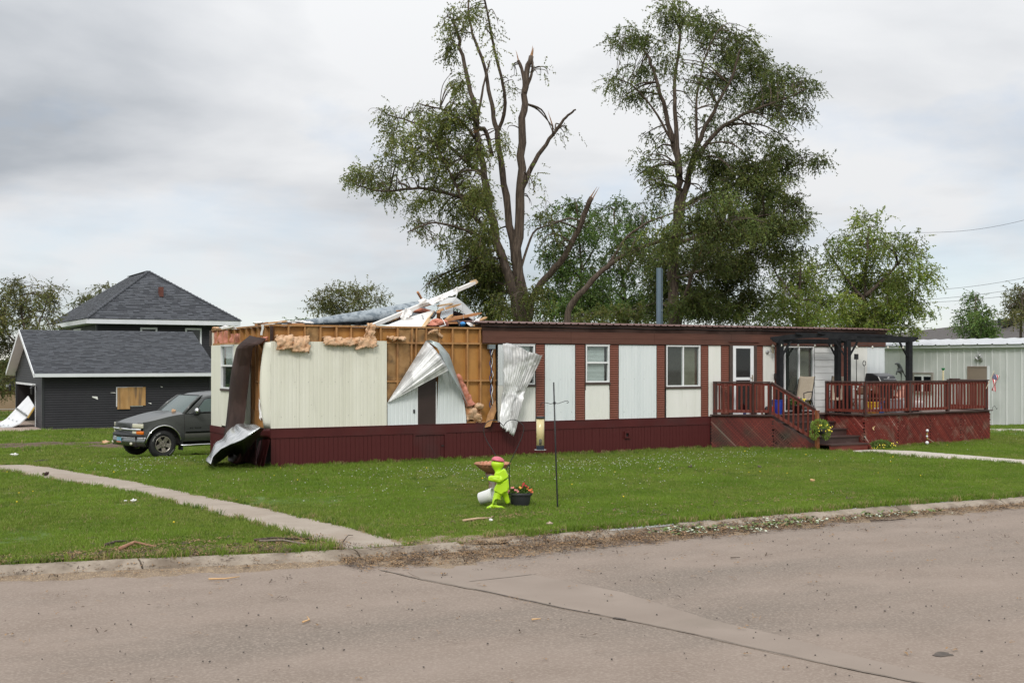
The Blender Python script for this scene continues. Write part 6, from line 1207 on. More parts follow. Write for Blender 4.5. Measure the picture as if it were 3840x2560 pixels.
# overhead wires
for i, (a, c, lab) in enumerate([((3400, 872), (3990, 785), 'highest thin overhead wire crossing the sky at the right edge'), ((3230, 1090), (3990, 1012), 'middle overhead wire running behind the willow'), ((3100, 1126), (3990, 1055), 'upper strand of the lowest pair of overhead wires'), ((3100, 1128), (3990, 1080), 'lower strand of the lowest pair of overhead wires')]):
    p, q = atd(*a, 62), atd(*c, 55); pts = [p.lerp(q, t)-Vector((0, 0, .35*math.sin(math.pi*t))) for t in np.linspace(-.4, 1.2, 24)]; w_ = MB(); o = None; w_.tube(pts, .008, 4); o = w_.build('overhead_wire', M_black); tag(o, lab, 'wire', 'overhead wires')
# ================================================================ parked utility vehicle
wc = onY(607, 1717, 6.3); RZ = math.pi+math.radians(11); fw = Vector((math.cos(RZ), math.sin(RZ), 0)); lf = Vector((-math.sin(RZ), math.cos(RZ), 0))
org = wc-fw*1.475-lf*.86; org.z = wc.z
CAR = thing('parked_car', 'dark grey full-size utility vehicle parked behind the end of the mobile home', 'car', tuple(org), RZ)
M_paint = mat('dark pewter car paint', (0.066, 0.070, 0.067), (0.075, 0.079, 0.076), rough=.42, metal=.3, coat=.35, scale=2); M_chrome = mat('chrome', (0.72, 0.72, 0.72), rough=.12, metal=1.0); M_blkp = mat('black bumper plastic', (0.02, 0.021, 0.022), rough=.6)
M_lowp = mat('lower pewter cladding', (0.13, 0.132, 0.115), (0.145, 0.147, 0.13), rough=.35, metal=.5, coat=.4); M_tyre = mat('tyre rubber', (0.014, 0.014, 0.015), (0.022, 0.022, 0.022), rough=.85, scale=30); M_alloy = mat('worn alloy', (0.38, 0.35, 0.30), (0.48, 0.45, 0.40), rough=.4, metal=.7, scale=20)
M_cg = glass('sky toned car glass', (0.30, 0.42, 0.42), .5, (0.17, 0.23, 0.22)); M_lens = mat('yellowed lamp lens', (0.52, 0.50, 0.38), (0.58, 0.56, 0.44), rough=.15, coat=.5); M_amb = mat('amber lens', (0.60, 0.14, 0.01), rough=.2)  # car glass diffuse colour lightened to stand in for sky reflection
def cpart(nm, m, fn, parent=CAR, **k): return part(nm, m, parent, fn, world=False, **k)
AX = (1.475, -1.475); WR = .385
def zlow(x):
    z = .44
    for a in AX:
        d = abs(x-a)
        if d < .50: z = max(z, .36+math.sqrt(max(0, .50**2-d*d))*1.06)
    return z
def zbelt(x): return lerp(1.20, 1.235, sst(1.0, -2, x)) if x < .80 else lerp(1.205, 1.00, sst(.75, 2.22, x)**1.15)
def halfw(x, z):
    y = .985-.05*sst(1.5, 2.20, x)**2-.04*sst(-2.2, -2.6, x); y -= .055*max(0, (z-.85)/.4)**2*1.0; y -= .05*max(0, (.62-z)/.2)**2
    for a in AX:
        d = math.hypot(x-a, z-.38)
        if d < .66 and z > .36: y += .018*(1-abs(d-.55)/.11) if abs(d-.55) < .11 else 0
    return y
xs = [2.06, 2.03]+list(np.arange(1.99, .94, -.04))+list(np.arange(.9, -.95, -.12))+list(np.arange(-.97, -1.99, -.04))+[-2.1, -2.25, -2.4, -2.52, -2.58]
def side(b, s):
    nz = 9; vs = []
    for x in xs:
        for j in range(nz+1): z = lerp(zlow(x), zbelt(x), j/nz); vs.append((x, s*halfw(x, z), z))
    k = nz+1; b.add(vs, [((i*k+j, (i+1)*k+j, (i+1)*k+j+1, i*k+j+1) if s < 0 else (i*k+j, i*k+j+1, (i+1)*k+j+1, (i+1)*k+j)) for i in range(len(xs)-1) for j in range(nz)])
for s in (1, -1): cpart('side_panel', M_paint, lambda b: side(b, s), smooth=True)
for s in (1, -1):
    b = MB(); vs = []
    for a in AX:
        for x in (.62, -.62): pass
    cpart('wheel_arch_liner', M_dark, lambda b: b.grid(lambda u, v_: (AX[0]+.55*math.cos(u*3.3-.08), s*lerp(.40, .93, v_), .36+.57*math.sin(u*3.3-.08)), 18, 1))
    cpart('wheel_arch_liner', M_dark, lambda b: b.grid(lambda u, v_: (AX[1]+.55*math.cos(u*3.3-.08), s*lerp(.40, .93, v_), .36+.57*math.sin(u*3.3-.08)), 18, 1))
    for a in AX:
        cpart('arch_trim', M_chrome if a > 0 else M_paint, lambda b: b.tube([(a+.515*math.cos(t), s*(halfw(a+.515*math.cos(t), .36+.545*math.sin(t))+.004), .36+.545*math.sin(t)) for t in np.linspace(.05, math.pi-.25, 22)], .022, 6), smooth=True)
def hood(u, v_):
    w_ = halfw(lerp(.8, 2.05, v_), zbelt(lerp(.8, 2.05, v_))); y = lerp(-w_, w_, u); xf_ = 2.235-.19*(abs(y)/.95)**3; x = lerp(.80, xf_, v_); z = zbelt(x)+.055*(1-(2*u-1)**4)*(1-.5*v_**4)-.035*v_**5+.02*math.exp(-((abs(2*u-1)-.62)/.10)**2)*(1-v_*.6)-.04*v_**6; return (x, y, z)
cpart('hood', M_paint, lambda b: b.grid(hood, 24, 18), smooth=True)
cpart('cowl', M_blkp, lambda b: b.box(.70, .86, -.80, .80, 1.17, 1.225))
cpart('floor_pan', M_dark, lambda b: b.box(-2.45, 2.2, -.80, .80, .34, .60)); cpart('firewall', M_dark, lambda b: b.box(.3, 2.1, -.84, .84, .6, .98))
# cabin
roofp = [(.24, 1.715), (.04, 1.77), (-.6, 1.82), (-1.4, 1.83), (-2.2, 1.81), (-2.42, 1.76)]
def cab(u, v_):
    k = v_*(len(roofp)-1); i = min(int(k), len(roofp)-2); f = k-i; x = lerp(roofp[i][0], roofp[i+1][0], f); z = lerp(roofp[i][1], roofp[i+1][1], f); w_ = .735; y = lerp(-w_, w_, u); e_ = abs(2*u-1); return (x, y, z-.07*e_**6)
cpart('roof', M_paint, lambda b: b.grid(cab, 20, 24), smooth=True)
def cabside(b, s):
    B3 = [(.80, 1.215), (.2, 1.225), (-.5, 1.23), (-1.4, 1.235), (-2.2, 1.235), (-2.54, 1.23)]
    def f(u, v_):
        k = u*5; i = min(int(k), 4); w_ = k-i; xb = lerp(B3[i][0], B3[i+1][0], w_); zb_ = lerp(B3[i][1], B3[i+1][1], w_); xt = lerp(roofp[i][0], roofp[i+1][0], w_); zt_ = lerp(roofp[i][1], roofp[i+1][1], w_)-.07; y = lerp(halfw(xb, zb_)-.01, .735, v_**1.15); return (lerp(xb, xt, v_), s*y, lerp(zb_, zt_, v_))
    b.grid(f, 25, 8); return f
for s in (1, -1):
    hold = {}
    def go(b): hold['f'] = cabside(b, s)
    sd_ = cpart('cabin_side', M_paint, go, smooth=True); f = hold['f']
    for (u0, u1, lab) in ((.075, .36, 'front'), (.41, .66, 'rear'), (.70, .95, 'cargo')):
        def pane(b):
            def g(u, v_):
                uu = lerp(u0+(.055*v_ if lab == 'front' else .005), u1, u); p = Vector(f(uu, lerp(.06, .84, v_))); return (p.x, p.y+s*.006, p.z)
            b.grid(g, 8, 5)
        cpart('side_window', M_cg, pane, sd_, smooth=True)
        def gask(b):
            P = [Vector(f(lerp(u0+(.055*lerp(.06, .84, 0) if 0 else 0), u1, t), .05)) for t in np.linspace(0, 1, 6)]+[Vector(f(u1, v_)) for v_ in np.linspace(.2, .86, 4)]+[Vector(f(lerp(u1, u0+(.055 if lab == 'front' else .005), t), .86)) for t in np.linspace(0, 1, 6)]
            P.append(P[0]); b.tube([p+Vector((0, s*.006, 0)) for p in P], .014, 5, cap=False)
        cpart('window_gasket', M_blkp, gask, sd_)
    cpart('side_inner', M_dark, lambda b: b.box(-2.3, .3, s*.66-.01, s*.66+.01, .6, 1.22), sd_)
wsB, wsT = (.83, 1.225, .80), (.26, 1.71, .66)
def wsf(u, v_): x = lerp(wsB[0], wsT[0], v_)+.10*(1-(2*u-1)**2)*(1-.4*v_); w_ = lerp(wsB[2], wsT[2], v_); return (x, lerp(-w_, w_, u), lerp(wsB[1], wsT[1], v_)+.02*math.sin(v_*3.1))
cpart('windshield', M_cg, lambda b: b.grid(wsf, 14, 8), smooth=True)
cpart('dashboard', M_dark, lambda b: b.box(-.1, .7, -.75, .75, .9, 1.2)); cpart('windshield_gasket', M_blkp, lambda b: b.tube([wsf(0, t) for t in np.linspace(0, 1, 8)]+[wsf(t, 1) for t in np.linspace(0, 1, 10)]+[wsf(1, 1-t) for t in np.linspace(0, 1, 8)], .018, 5))
for s in (1, -1):
    cpart('roof_pillar', M_paint, lambda b: b.tube([(wsB[0]-.02+.02, s*.855, 1.20), (.56, s*.79, 1.48), (.27, s*.715, 1.685), (.18, s*.705, 1.715)], [.05, .042, .036, .012], 8), smooth=True)
cpart('seat', mat('grey seat', (0.05, 0.05, 0.05), rough=.9), lambda b: [b.box(-.55, -.42, y0, y0+.5, .9, 1.52) for y0 in (-.62, .12)], bevel=.05)
cpart('rear_panel', M_paint, lambda b: b.grid(lambda u, v_: (-2.58+.14*max(0, v_-.5)*1.2, lerp(-.9, .9, u)*(1-.18*max(0, v_-.5)*2), lerp(.5, 1.77, v_)), 6, 6), smooth=True)
cpart('wiper', M_black, lambda b: (b.tube([(.90, .35, 1.25), (.84, .02, 1.28)], .010, 4), b.tube([(.92, -.25, 1.25), (.84, .30, 1.27)], .010, 4)))
# front end
cpart('front_panel', M_blkp, lambda b: b.box(1.95, 2.10, -.82, .82, .60, .96))
cpart('grille', mat('grey grille mesh', (0.10, 0.105, 0.11), (0.16, 0.165, 0.17), rough=.5, scale=60), lambda b: (b.grid(lambda u, v_: (2.20+.05*(1-(2*u-1)**2), lerp(-.60, .60, u), lerp(.83, .985, v_)), 10, 2), b.grid(lambda u, v_: (2.20+.05*(1-(2*u-1)**2), lerp(-.60, .60, u), lerp(.67, .775, v_)), 10, 2)))
cpart('grille_bars', M_blkp, lambda b: [b.bar((2.262, -.55, z_), (2.262, .55, z_), .012, .008) for z_ in (.70, .735, .86, .89, .92, .95)])
cpart('grille_bar', M_chrome, lambda b: b.grid(lambda u, v_: (2.215+.055*(1-(2*u-1)**2)-.13*abs(2*u-1)**6+.02*math.sin(v_*3.1), lerp(-.90, .90, u), lerp(.775, .835, v_)), 16, 5), smooth=True)
cpart('emblem', mat('pewter emblem', (0.5, 0.48, 0.42), rough=.3, metal=.8), lambda b: b.prism([(2.295, y_, z_) for y_, z_ in ((-.11, .785), (-.04, .785), (-.04, .765), (.04, .765), (.04, .785), (.11, .785), (.10, .825), (.04, .825), (.04, .845), (-.04, .845), (-.04, .825), (-.12, .825))], (0, 0, 0), (.015, 0, 0)))
for s in (1, -1):
    def lens(y0, y1, z0, z1):
        def g(u, v_):
            y = lerp(y0, y1, u); x = 2.245-.19*(y/.95)**3.4; return (x, s*y, lerp(z0, z1, v_))
        return g
    cpart('headlight', M_lens, lambda b: b.grid(lens(.60, .955, .845, .965), 10, 3), smooth=True, solid=.03); cpart('parking_lamp', M_lens, lambda b: b.grid(lens(.60, .75, .675, .765), 6, 3), smooth=True, solid=.03); cpart('turn_signal', M_amb, lambda b: b.grid(lens(.755, .965, .675, .765), 8, 3), smooth=True, solid=.03)
def bump(z0, z1, off):
    def g(u, v_):
        t = 2*u-1; y = t*1.0; x = 2.285+off-.30*abs(t)**3.6+.05*math.sin(v_*3.1); return (x, y*.985, lerp(z0, z1, v_))
    return g
cpart('bumper', mat('bumper bright metal', (0.16, 0.17, 0.16), (0.2, 0.21, 0.2), rough=.22, metal=.85), lambda b: (b.grid(bump(.36, .585, 0), 30, 5), b.grid(lambda u, v_: Vector(bump(.36, .585, 0)(u, 0)).lerp(Vector((1.9, 0 if 0 else (2*u-1)*.9, .32)), v_), 30, 2)), smooth=True)
cpart('bumper_top', M_blkp, lambda b: (b.grid(bump(.59, .70, -.005), 30, 3), b.grid(lambda u, v_: Vector(bump(.59, .70, -.005)(u, 1)).lerp(Vector((2.03, (2*u-1)*.93, .70)), v_), 30, 2)), smooth=True)
cpart('bumper_strip', M_chrome, lambda b: b.tube([bump(.585, .585, .012)(u, 0) for u in np.linspace(0, 1, 30)], .012, 5))
for s in (1, -1): cpart('fog_lamp', M_lens, lambda b: b.ball((2.262, s*.62, .42), (.03, .08, .045), 10, 6), smooth=True)
pl_ = cpart('license_plate', mat('plate sky blue', (0.12, 0.32, 0.45), (0.2, 0.4, 0.5), rough=.4), lambda b: b.box(2.338, 2.349, -.15, .15, .44, .59)); cpart('plate_band', mat('plate red band', (0.45, 0.12, 0.06), rough=.4), lambda b: b.box(2.349, 2.352, -.15, .15, .44, .475), pl_); cpart('plate_frame', M_chrome, lambda b: [b.box(2.346, 2.355, -.16, .16, z_, z_+.012) for z_ in (.43, .588)], pl_)
# body side details
for s in (1, -1):
    cpart('body_moulding', M_lowp, lambda b: b.grid(lambda u, v_: (lerp(.86, -.92, u), s*(halfw(0, lerp(.46, .66, v_))+.012*math.sin(v_*3.1)+.004), lerp(.46, .66, v_)), 8, 6), smooth=True)
    cpart('moulding_strip', M_chrome, lambda b: b.bar((.84, s*.998, .70), (-.9, s*.998, .70), .012, .03)); cpart('running_board', M_chrome, lambda b: b.tube([(1.0, s*.88, .36), (.9, s*.99, .33), (-.85, s*.99, .33), (-.95, s*.88, .36)], .035, 8), smooth=True)
    cpart('door_gap', M_dark, lambda b: [b.tube([(x_, s*(halfw(x_, z_)+.001), z_) for z_ in np.linspace(.5, 1.215, 8)], .006, 4) for x_ in (.86, -.22, -1.0)])
    cpart('mud_flap', M_blkp, lambda b: b.box(.90, .93, min(s*.72, s*.97), max(s*.72, s*.97), .20, .52))
    mr = cpart('side_mirror', M_blkp, lambda b: (b.ball((.52, s*1.09, 1.27), (.07, .115, .11), 12, 8), b.bar((.52, s*.92, 1.20), (.52, s*1.05, 1.22), .08, .06)), smooth=True); cpart('mirror_cap', M_chrome, lambda b: b.ball((.545, s*1.095, 1.29), (.065, .10, .085), 12, 8), mr, smooth=True)
    cpart('door_handle', M_paint, lambda b: b.box(-.10, .10, min(s*.965, s*.985), max(s*.965, s*.985), 1.03, 1.07), bevel=.01)
    cpart('badge', M_chrome, lambda b: [b.box(.70-.05*i-.035, .70-.05*i, min(s*.982, s*.988), max(s*.982, s*.988), .80, .825) for i in (0, 1, 3, 4, 5, 6)])
for a in AX:
    for s in (1, -1):
        cy = s*.86; X_ = Matrix.Translation((a, cy, WR)) @ Matrix.Rotation(-s*math.pi/2, 4, 'X')       # wheel axis outward
        def wl_(fn): 
            def g(b): fn(b); b.xf(X_)
            return g
        ty = cpart('tyre', M_tyre, wl_(lambda b: b.lathe((0, 0, 0), [(.23, -.10), (.30, -.125), (.365, -.115), (.383, -.06), (.385, .0), (.383, .06), (.365, .10), (.30, .118), (.235, .10), (.225, .06)], 40, cap=False)), smooth=True)
        cpart('tyre_tread', M_tyre, wl_(lambda b: [b.bar((.384*math.cos(t), .384*math.sin(t), -.085), (.384*math.cos(t+.05), .384*math.sin(t+.05), .085), .02, .014, up=(math.cos(t), math.sin(t), 0)) for t in np.linspace(0, 6.28, 44)[:-1]]), ty)
        cpart('tyre_letters', mat('raised white letters', (0.5, 0.5, 0.48), rough=.7), wl_(lambda b: [b.bar((.315*math.cos(t), .315*math.sin(t), .117), (.342*math.cos(t), .342*math.sin(t), .112), .010, .004, up=(0, 0, 1)) for c_ in (2.2, -.75) for t in np.arange(c_-.5, c_+.5, .085) if random.random() < .9]), ty)
        rm = cpart('rim', M_alloy, wl_(lambda b: b.lathe((0, 0, 0), [(.225, .10), (.232, .108), (.215, .10), (.20, .07), (.195, .03), (.05, .02), (.001, .02)], 30, cap=False)), smooth=True)
        def spokes(b):
            for k in range(5):
                t = k*1.2566+.4; d = Vector((math.cos(t), math.sin(t), 0)); q_ = Vector((-d.y, d.x, 0)); b.prism([d*.05+q_*.05+Vector((0, 0, .055)), d*.05-q_*.05+Vector((0, 0, .055)), d*.21-q_*.055+Vector((0, 0, .085)), d*.21+q_*.055+Vector((0, 0, .085))], (0, 0, 0), (0, 0, .02))
            b.lathe((0, 0, 0), [(.105, .05), (.10, .085), (.05, .092), (.045, .085), (.001, .085)], 18)
        cpart('spokes', M_alloy, wl_(spokes), rm); cpart('wheel_well_disc', M_dark, wl_(lambda b: b.lathe((0, 0, 0), [(.195, .035), (.001, .036)], 24)), rm)
        cpart('lug_nuts', M_black, wl_(lambda b: [b.lathe((.075*math.cos(k*1.0472), .075*math.sin(k*1.0472), .085), [(.014, 0), (.014, .02), (.001, .022)], 6) for k in range(6)]), rm)
p = Vector(org)+fw*.98+lf*.55; o = MB(); o.ball((0, 0, .05), (.07, .05, .05), 10, 7)
for k in range(len(o.v)): q_ = Vector(o.v[k]); o.v[k] = tuple(q_*(1+.5*fbm((q_.x*14, q_.y*14, q_.z*14))))
o = o.build('insulation_tuft', M_fluff, smooth=True); o.location = (p.x, p.y, org.z+1.225); tag(o, 'tuft of tan insulation lying on the car hood by the windshield', 'insulation')
# ================================================================ yard ornaments (their own axes: +x across, +y away, +z up)
YR = -math.atan2(CA_, SA)
def cy(x, y): return (1600+x/2.24, 1380+y/2.24)
def yl(x, y, base, ppm=490.0): return ((x-base[0])/ppm, (base[1]-y)/ppm)      # (x, z) beside a base point
g = onZ(*cy(575, 1178)); FIG = thing('lime_figure', 'lime green plastic child-shaped warning figure with a red cap, running', 'figure', (g.x, g.y, -.02), YR)
M_lime = mat('lime green plastic', (0.43, 0.70, 0.015), (0.48, 0.74, 0.025), rough=.38, scale=3, spec=.5)
def q6(x, y, d=0.0): return ((x-900)/1431, d, (1490-y)/1431)
nodes = [(q6(1040, 960), (.105, .085)), (q6(1055, 830), (.10, .08)), (q6(1020, 690), (.105, .085)), (q6(1000, 590), (.085, .07)), (q6(965, 530), (.045, .045)), (q6(962, 460), (.08, .085)), (q6(960, 370), (.098, .10)), (q6(965, 280), (.075, .085)),
         (q6(985, 1060, -.02), (.075, .07)), (q6(925, 1200, -.03), (.062, .06)), (q6(890, 1360, -.03), (.05, .05)), (q6(860, 1445, -.03), (.042, .045)), (q6(760, 1440, -.03), (.035, .035)), (q6(680, 1465, -.03), (.028, .03)),
         (q6(1110, 1060, .03), (.07, .06)), (q6(1165, 1190, .05), (.05, .05)), (q6(1210, 1320, .06), (.038, .04)), (q6(1225, 1345, .06), (.034, .035)),
         (q6(1040, 660, -.09), (.065, .055)), (q6(1060, 760, -.11), (.06, .055)), (q6(960, 735, -.13), (.055, .05)), (q6(850, 710, -.13), (.048, .045)), (q6(765, 695, -.12), (.046, .04)),
         (q6(1120, 590, .09), (.05, .05)), (q6(1180, 665, .11), (.045, .045)), (q6(1110, 720, .12), (.04, .04)),
         (q6(960, 1420, -.03), (.035, .03)), (q6(1060, 1430, -.03), (.032, .03)), (q6(1150, 1480, -.03), (.022, .025))]
MU = [.85, .85, .85, .85, 1.2, 1.15, 1.3, 1.25]+[1.08]*10+[.95]*8+[1.0]*3
nodes = [(p_, (r_[0]*k_, r_[1]*k_)) for (p_, r_), k_ in zip(nodes, MU)]
edges = [(0, 1), (1, 2), (2, 3), (3, 4), (4, 5), (5, 6), (6, 7), (0, 8), (8, 9), (9, 10), (10, 11), (11, 12), (12, 13), (0, 14), (14, 15), (15, 16), (16, 17), (2, 18), (18, 19), (19, 20), (20, 21), (21, 22), (3, 23), (23, 24), (24, 25), (11, 26), (26, 27), (27, 28)]
body = skin_fig('body', nodes, edges, M_lime, sub=2, root=0); body.parent = FIG
cap = part('cap', mat('faded red plastic cap', (0.46, 0.075, 0.11), (0.55, 0.13, 0.17), rough=.45, scale=6), FIG, lambda b: (b.grid(lambda u, v_: (q6(972, 275)[0]+.112*math.sin(v_*1.5)*math.cos(u*6.283)*1.0, .105*math.sin(v_*1.5)*math.sin(u*6.283), q6(0, 300)[2]+.075*math.cos(v_*1.5)-.018*math.cos(u*6.283)*math.sin(v_*1.5)), 20, 8), b.grid(lambda u, v_: (q6(885, 0)[0]-.06*v_*math.sin(.4+u*2.3), lerp(-.07, .07, u), q6(0, 285)[2]+.012*v_-.005), 8, 3)), world=False, smooth=True, solid=.006)
part('eye', mat('dark dimple', (0.12, 0.2, 0.02)), FIG, lambda b: b.ball((q6(960, 0)[0], -.098, q6(0, 350)[2]), (.011, .005, .011), 8, 5), world=False)
for nm, P_, dp in (('shirt', [(885, 625), (905, 560), (985, 560), (1115, 478), (1160, 530), (1225, 655), (1215, 695), (1110, 760), (1010, 832), (920, 808)], .125), ('shorts', [(930, 850), (1010, 836), (1220, 712), (1240, 930), (1212, 1040), (1120, 1070), (1060, 1122), (1015, 1108), (858, 1022)], .105), ('sleeve', [(895, 640), (1010, 645), (1060, 800), (1000, 815), (885, 790), (740, 770), (722, 700), (760, 640)], .0)):
    y0, y1 = (-dp, dp) if dp else (-.165, -.07); part(nm, M_lime, FIG, lambda b: b.prism([q6(x, y, y0) for x, y in P_], (0, 0, 0), (0, y1-y0, 0)), world=False, bevel=.022)

# bird bath
g = onZ(*cy(552, 1088)); BB = thing('bird_bath', 'terracotta bird bath with scalloped bowl and rust-stained pedestal behind the lime figure', 'bird bath', (g.x, g.y, 0), YR)
M_terra = mat('salmon terracotta', (0.40, 0.165, 0.09), (0.50, 0.235, 0.145), rough=.75, scale=5, c3=(0.30, 0.14, 0.075), s3=4, bump=.15); H0 = .62
part('bowl', M_terra, BB, lambda b: b.lathe((0, 0, H0-.16), [(.11, 0), (.16, .03), (.24, .08), (.29, .125), (.31, .165), (.30, .185), (.275, .18), (.22, .12), (.001, .09)], 56, rfun=lambda t, i: 1+(.02*math.cos(22*t) if 3 <= i <= 6 else 0)), world=False, smooth=True)
part('pedestal', mat('grey stone pedestal', (0.23, 0.21, 0.175), (0.3, 0.28, 0.24), rough=.9, scale=8, bump=.3, c3=(0.20, 0.075, 0.035), s3=5, lo3=.47, hi3=.56), BB, lambda b: b.lathe((0, 0, 0), [(.16, 0), (.16, .04), (.12, .06), (.075, .12), (.065, .22), (.07, .30), (.09, .36), (.125, .40), (.135, .46), (.12, H0-.16)], 24), world=False, smooth=True)
for k in range(22):
    t = k*.2856; part('rim_lobe', M_terra, BB, lambda b: b.ball((.298*math.cos(t), .298*math.sin(t), H0+.01), (.042, .042, .026), 10, 7), world=False, smooth=True)
# tipped bucket
g = onZ(*cy(500, 1160)); BK = thing('white_bucket', 'white plastic bucket tipped over on the grass by the lime figure', 'bucket', (g.x, g.y, .02), YR)
M_bk = mat('white bucket plastic', (0.66, 0.66, 0.64), (0.7, 0.7, 0.68), rough=.4, scale=4); MX = Matrix.Translation((-.11, 0, .115)) @ Matrix.Rotation(math.radians(72), 4, 'Y') @ Matrix.Rotation(math.radians(18), 4, 'X')
part('shell', M_bk, BK, lambda b: (b.lathe((0, 0, 0), [(.001, 0), (.095, 0), (.105, .012), (.118, .24), (.125, .245), (.125, .262), (.118, .265), (.108, .25), (.098, .02), (.001, .015)], 28), b.xf(MX)), world=False, smooth=True, ang=40)
for z_ in (.20, .222): part('rib', M_bk, BK, lambda b: (b.lathe((0, 0, z_), [(.117, 0), (.124, .004), (.117, .008)], 28), b.xf(MX)), world=False, smooth=True)
part('bail', M_black, BK, lambda b: (b.tube([(.122*math.cos(t), .122*math.sin(t), .235-.10*abs(math.sin(t))) for t in np.linspace(0, 3.14, 14)], .003, 5), b.xf(MX)), world=False)
# planter
g = onZ(*cy(787, 1160)); PLT = thing('planter', 'black ribbed plastic planter full of red and orange petunias', 'planter', (g.x, g.y, -.01), YR); M_pl = mat('charcoal planter plastic', (0.024, 0.025, 0.027), (0.03, 0.031, 0.034), rough=.55)
part('tub', M_pl, PLT, lambda b: b.lathe((0, 0, 0), [(.14, 0), (.15, .01), (.182, .20), (.205, .205), (.216, .235), (.205, .25), (.185, .245), (.18, .20), (.001, .20)], 72, sy=.72, rfun=lambda t, i: 1+(.008*math.cos(36*t) if i in (1, 2) else 0)), world=False, smooth=True, ang=50)
part('foliage', M_lf, PLT, lambda b: (leafball(b, (0, 0, .27), (.19, .13, .085), 620, .05, .014, 21), leafball(b, (.08, 0, .31), (.10, .09, .07), 260, .05, .014, 22), leafball(b, (-.17, -.02, .27), (.07, .08, .06), 160, .045, .013, 23)), world=False)
for nm, col, spots in (('red_flowers', (0.42, 0.012, 0.02), [(.04, .40), (.09, .375), (.03, .36), (.115, .36), (-.02, .34), (.06, .41)]), ('orange_flowers', (0.58, 0.13, 0.035), [(.17, .30), (.19, .32), (.15, .31), (.205, .28), (.13, .35), (.18, .28), (-.12, .35)]), ('pink_striped_flowers', (0.62, 0.22, 0.22), [(-.20, .29), (-.15, .345), (-.09, .30), (-.06, .30), (-.13, .35), (-.215, .27), (-.04, .29)]), ('yellow_flowers', (0.62, 0.38, 0.03), [(.0, .34), (-.01, .35), (.11, .32)])):
    part(nm, mat(nm, col, tuple(min(1, c*1.3+.02) for c in col), rough=.6, scale=40), PLT, lambda b: [flower(b, (x, -.10+jit(.03), z_+jit(.01)), .021, (jit(.5), -1, .35+jit(.3))) for x, z_ in spots], world=False)
# feeder pole
bp = (1100, 1178); g = onZ(*cy(*bp)); FP = thing('feeder_pole', 'tall black metal garden pole with two scrolled arms', 'garden pole', (g.x, g.y, 0), YR); P = lambda x, y, d=0: (yl(x, y, bp)[0], d, yl(x, y, bp)[1])
part('shaft', M_black, FP, lambda b: b.tube([P(1100, 1230), P(1100, 1178), P(1082, 650), P(1067, 122)], [.014, .014, .013, .012], 10), world=False, smooth=True)
part('collar', M_black, FP, lambda b: b.tube([P(1074, 306), P(1073, 284)], .02, 10), world=False)
for s, pts in (('a', [(1073, 296), (1040, 303), (1000, 293), (972, 294), (958, 304), (962, 312)]), ('b', [(1073, 296), (1105, 300), (1140, 288), (1165, 279), (1185, 278), (1192, 288), (1184, 297), (1176, 292)])): part('scroll_arm', M_black, FP, lambda b: b.tube([P(*p_) for p_ in pts], .006, 6), world=False, smooth=True)
bf = (955, 690); gq = g+Matrix.Rotation(YR, 3, 'Z') @ Vector(((955-1100)/490, 0, 0)); BF = thing('bird_feeder', 'clear tube bird feeder with dark cap and base hanging from the pole', 'bird feeder', (gq.x, gq.y, (1178-690)/490), YR); Q = lambda x, y: ((x-955)/490, 0, (690-y)/490)
part('seed_tube', mat('cloudy feeder tube', (0.60, 0.50, 0.24), (0.66, 0.57, 0.32), rough=.25, scale=3, stretch=(1, 1, .5), coat=.3), BF, lambda b: b.lathe((0, 0, 0), [(.066, Q(0, 655)[2]), (.068, Q(0, 420)[2])], 20, sy=.9), world=False, smooth=True)
part('seed', mat('grey seed', (0.10, 0.095, 0.075), rough=.9, scale=60), BF, lambda b: b.lathe((0, -.004, 0), [(.0655*.5, Q(0, 655)[2]+.02), (.0655*.55, Q(0, 600)[2]), (.01, Q(0, 580)[2])], 14, sx=1.0, sy=2.1), world=False, smooth=True)
part('cap', M_black, BF, lambda b: b.lathe((0, 0, Q(0, 420)[2]), [(.073, -.012), (.074, .016), (.05, .024), (.001, .026)], 20), world=False)
part('base', mat('navy feeder base', (0.012, 0.018, 0.035), rough=.4), BF, lambda b: b.lathe((0, 0, 0), [(.05, .005), (.066, .01), (.068, Q(0, 652)[2]), (.06, Q(0, 650)[2])], 20), world=False); part('perch_tray', mat('pale tray', (0.5, 0.5, 0.52), rough=.4), BF, lambda b: b.lathe((0, 0, 0), [(.06, 0), (.098, .004), (.10, .010), (.06, .008)], 20), world=False)
part('hanger', M_black, BF, lambda b: (b.tube([Q(920, 418), Q(925, 372), Q(962, 312), Q(965, 306)], .003, 5), b.tube([Q(992, 418), Q(990, 380)], .003, 5)), world=False)
# heart trellis
hb_ = (697, 1140); g = onZ(*cy(697, 1118)); HT = thing('heart_trellis', 'heart-shaped black wire trellis standing behind the lime figure', 'trellis', (g.x, g.y, 0), YR); ppm = 468.; R_ = lambda x, y, d=0: ((x-697)/ppm, d, (1118-y)/ppm)
def smooth_pts(pts, n=6):
    P = [Vector(p_) for p_ in pts]; P = [P[0]]+P+[P[-1]]; out = []
    for i in range(1, len(P)-2):
        for k in range(n):
            t = k/n; out.append(.5*((2*P[i])+(-P[i-1]+P[i+1])*t+(2*P[i-1]-5*P[i]+4*P[i+1]-P[i+2])*t*t+(-P[i-1]+3*P[i]-3*P[i+1]+P[i+2])*t**3))
    return out+[P[-2]]
part('heart_wire', M_black, HT, lambda b: (b.tube(smooth_pts([R_(644, 486), R_(610, 450), R_(560, 435), R_(505, 455), R_(480, 520), R_(500, 600), R_(560, 700), R_(620, 800), R_(655, 850)]), .007, 6), b.tube(smooth_pts([R_(644, 486), R_(680, 445), R_(730, 432), R_(785, 455), R_(816, 500), R_(800, 575), R_(750, 690), R_(700, 790), R_(668, 850)]), .007, 6)), world=False, smooth=True)
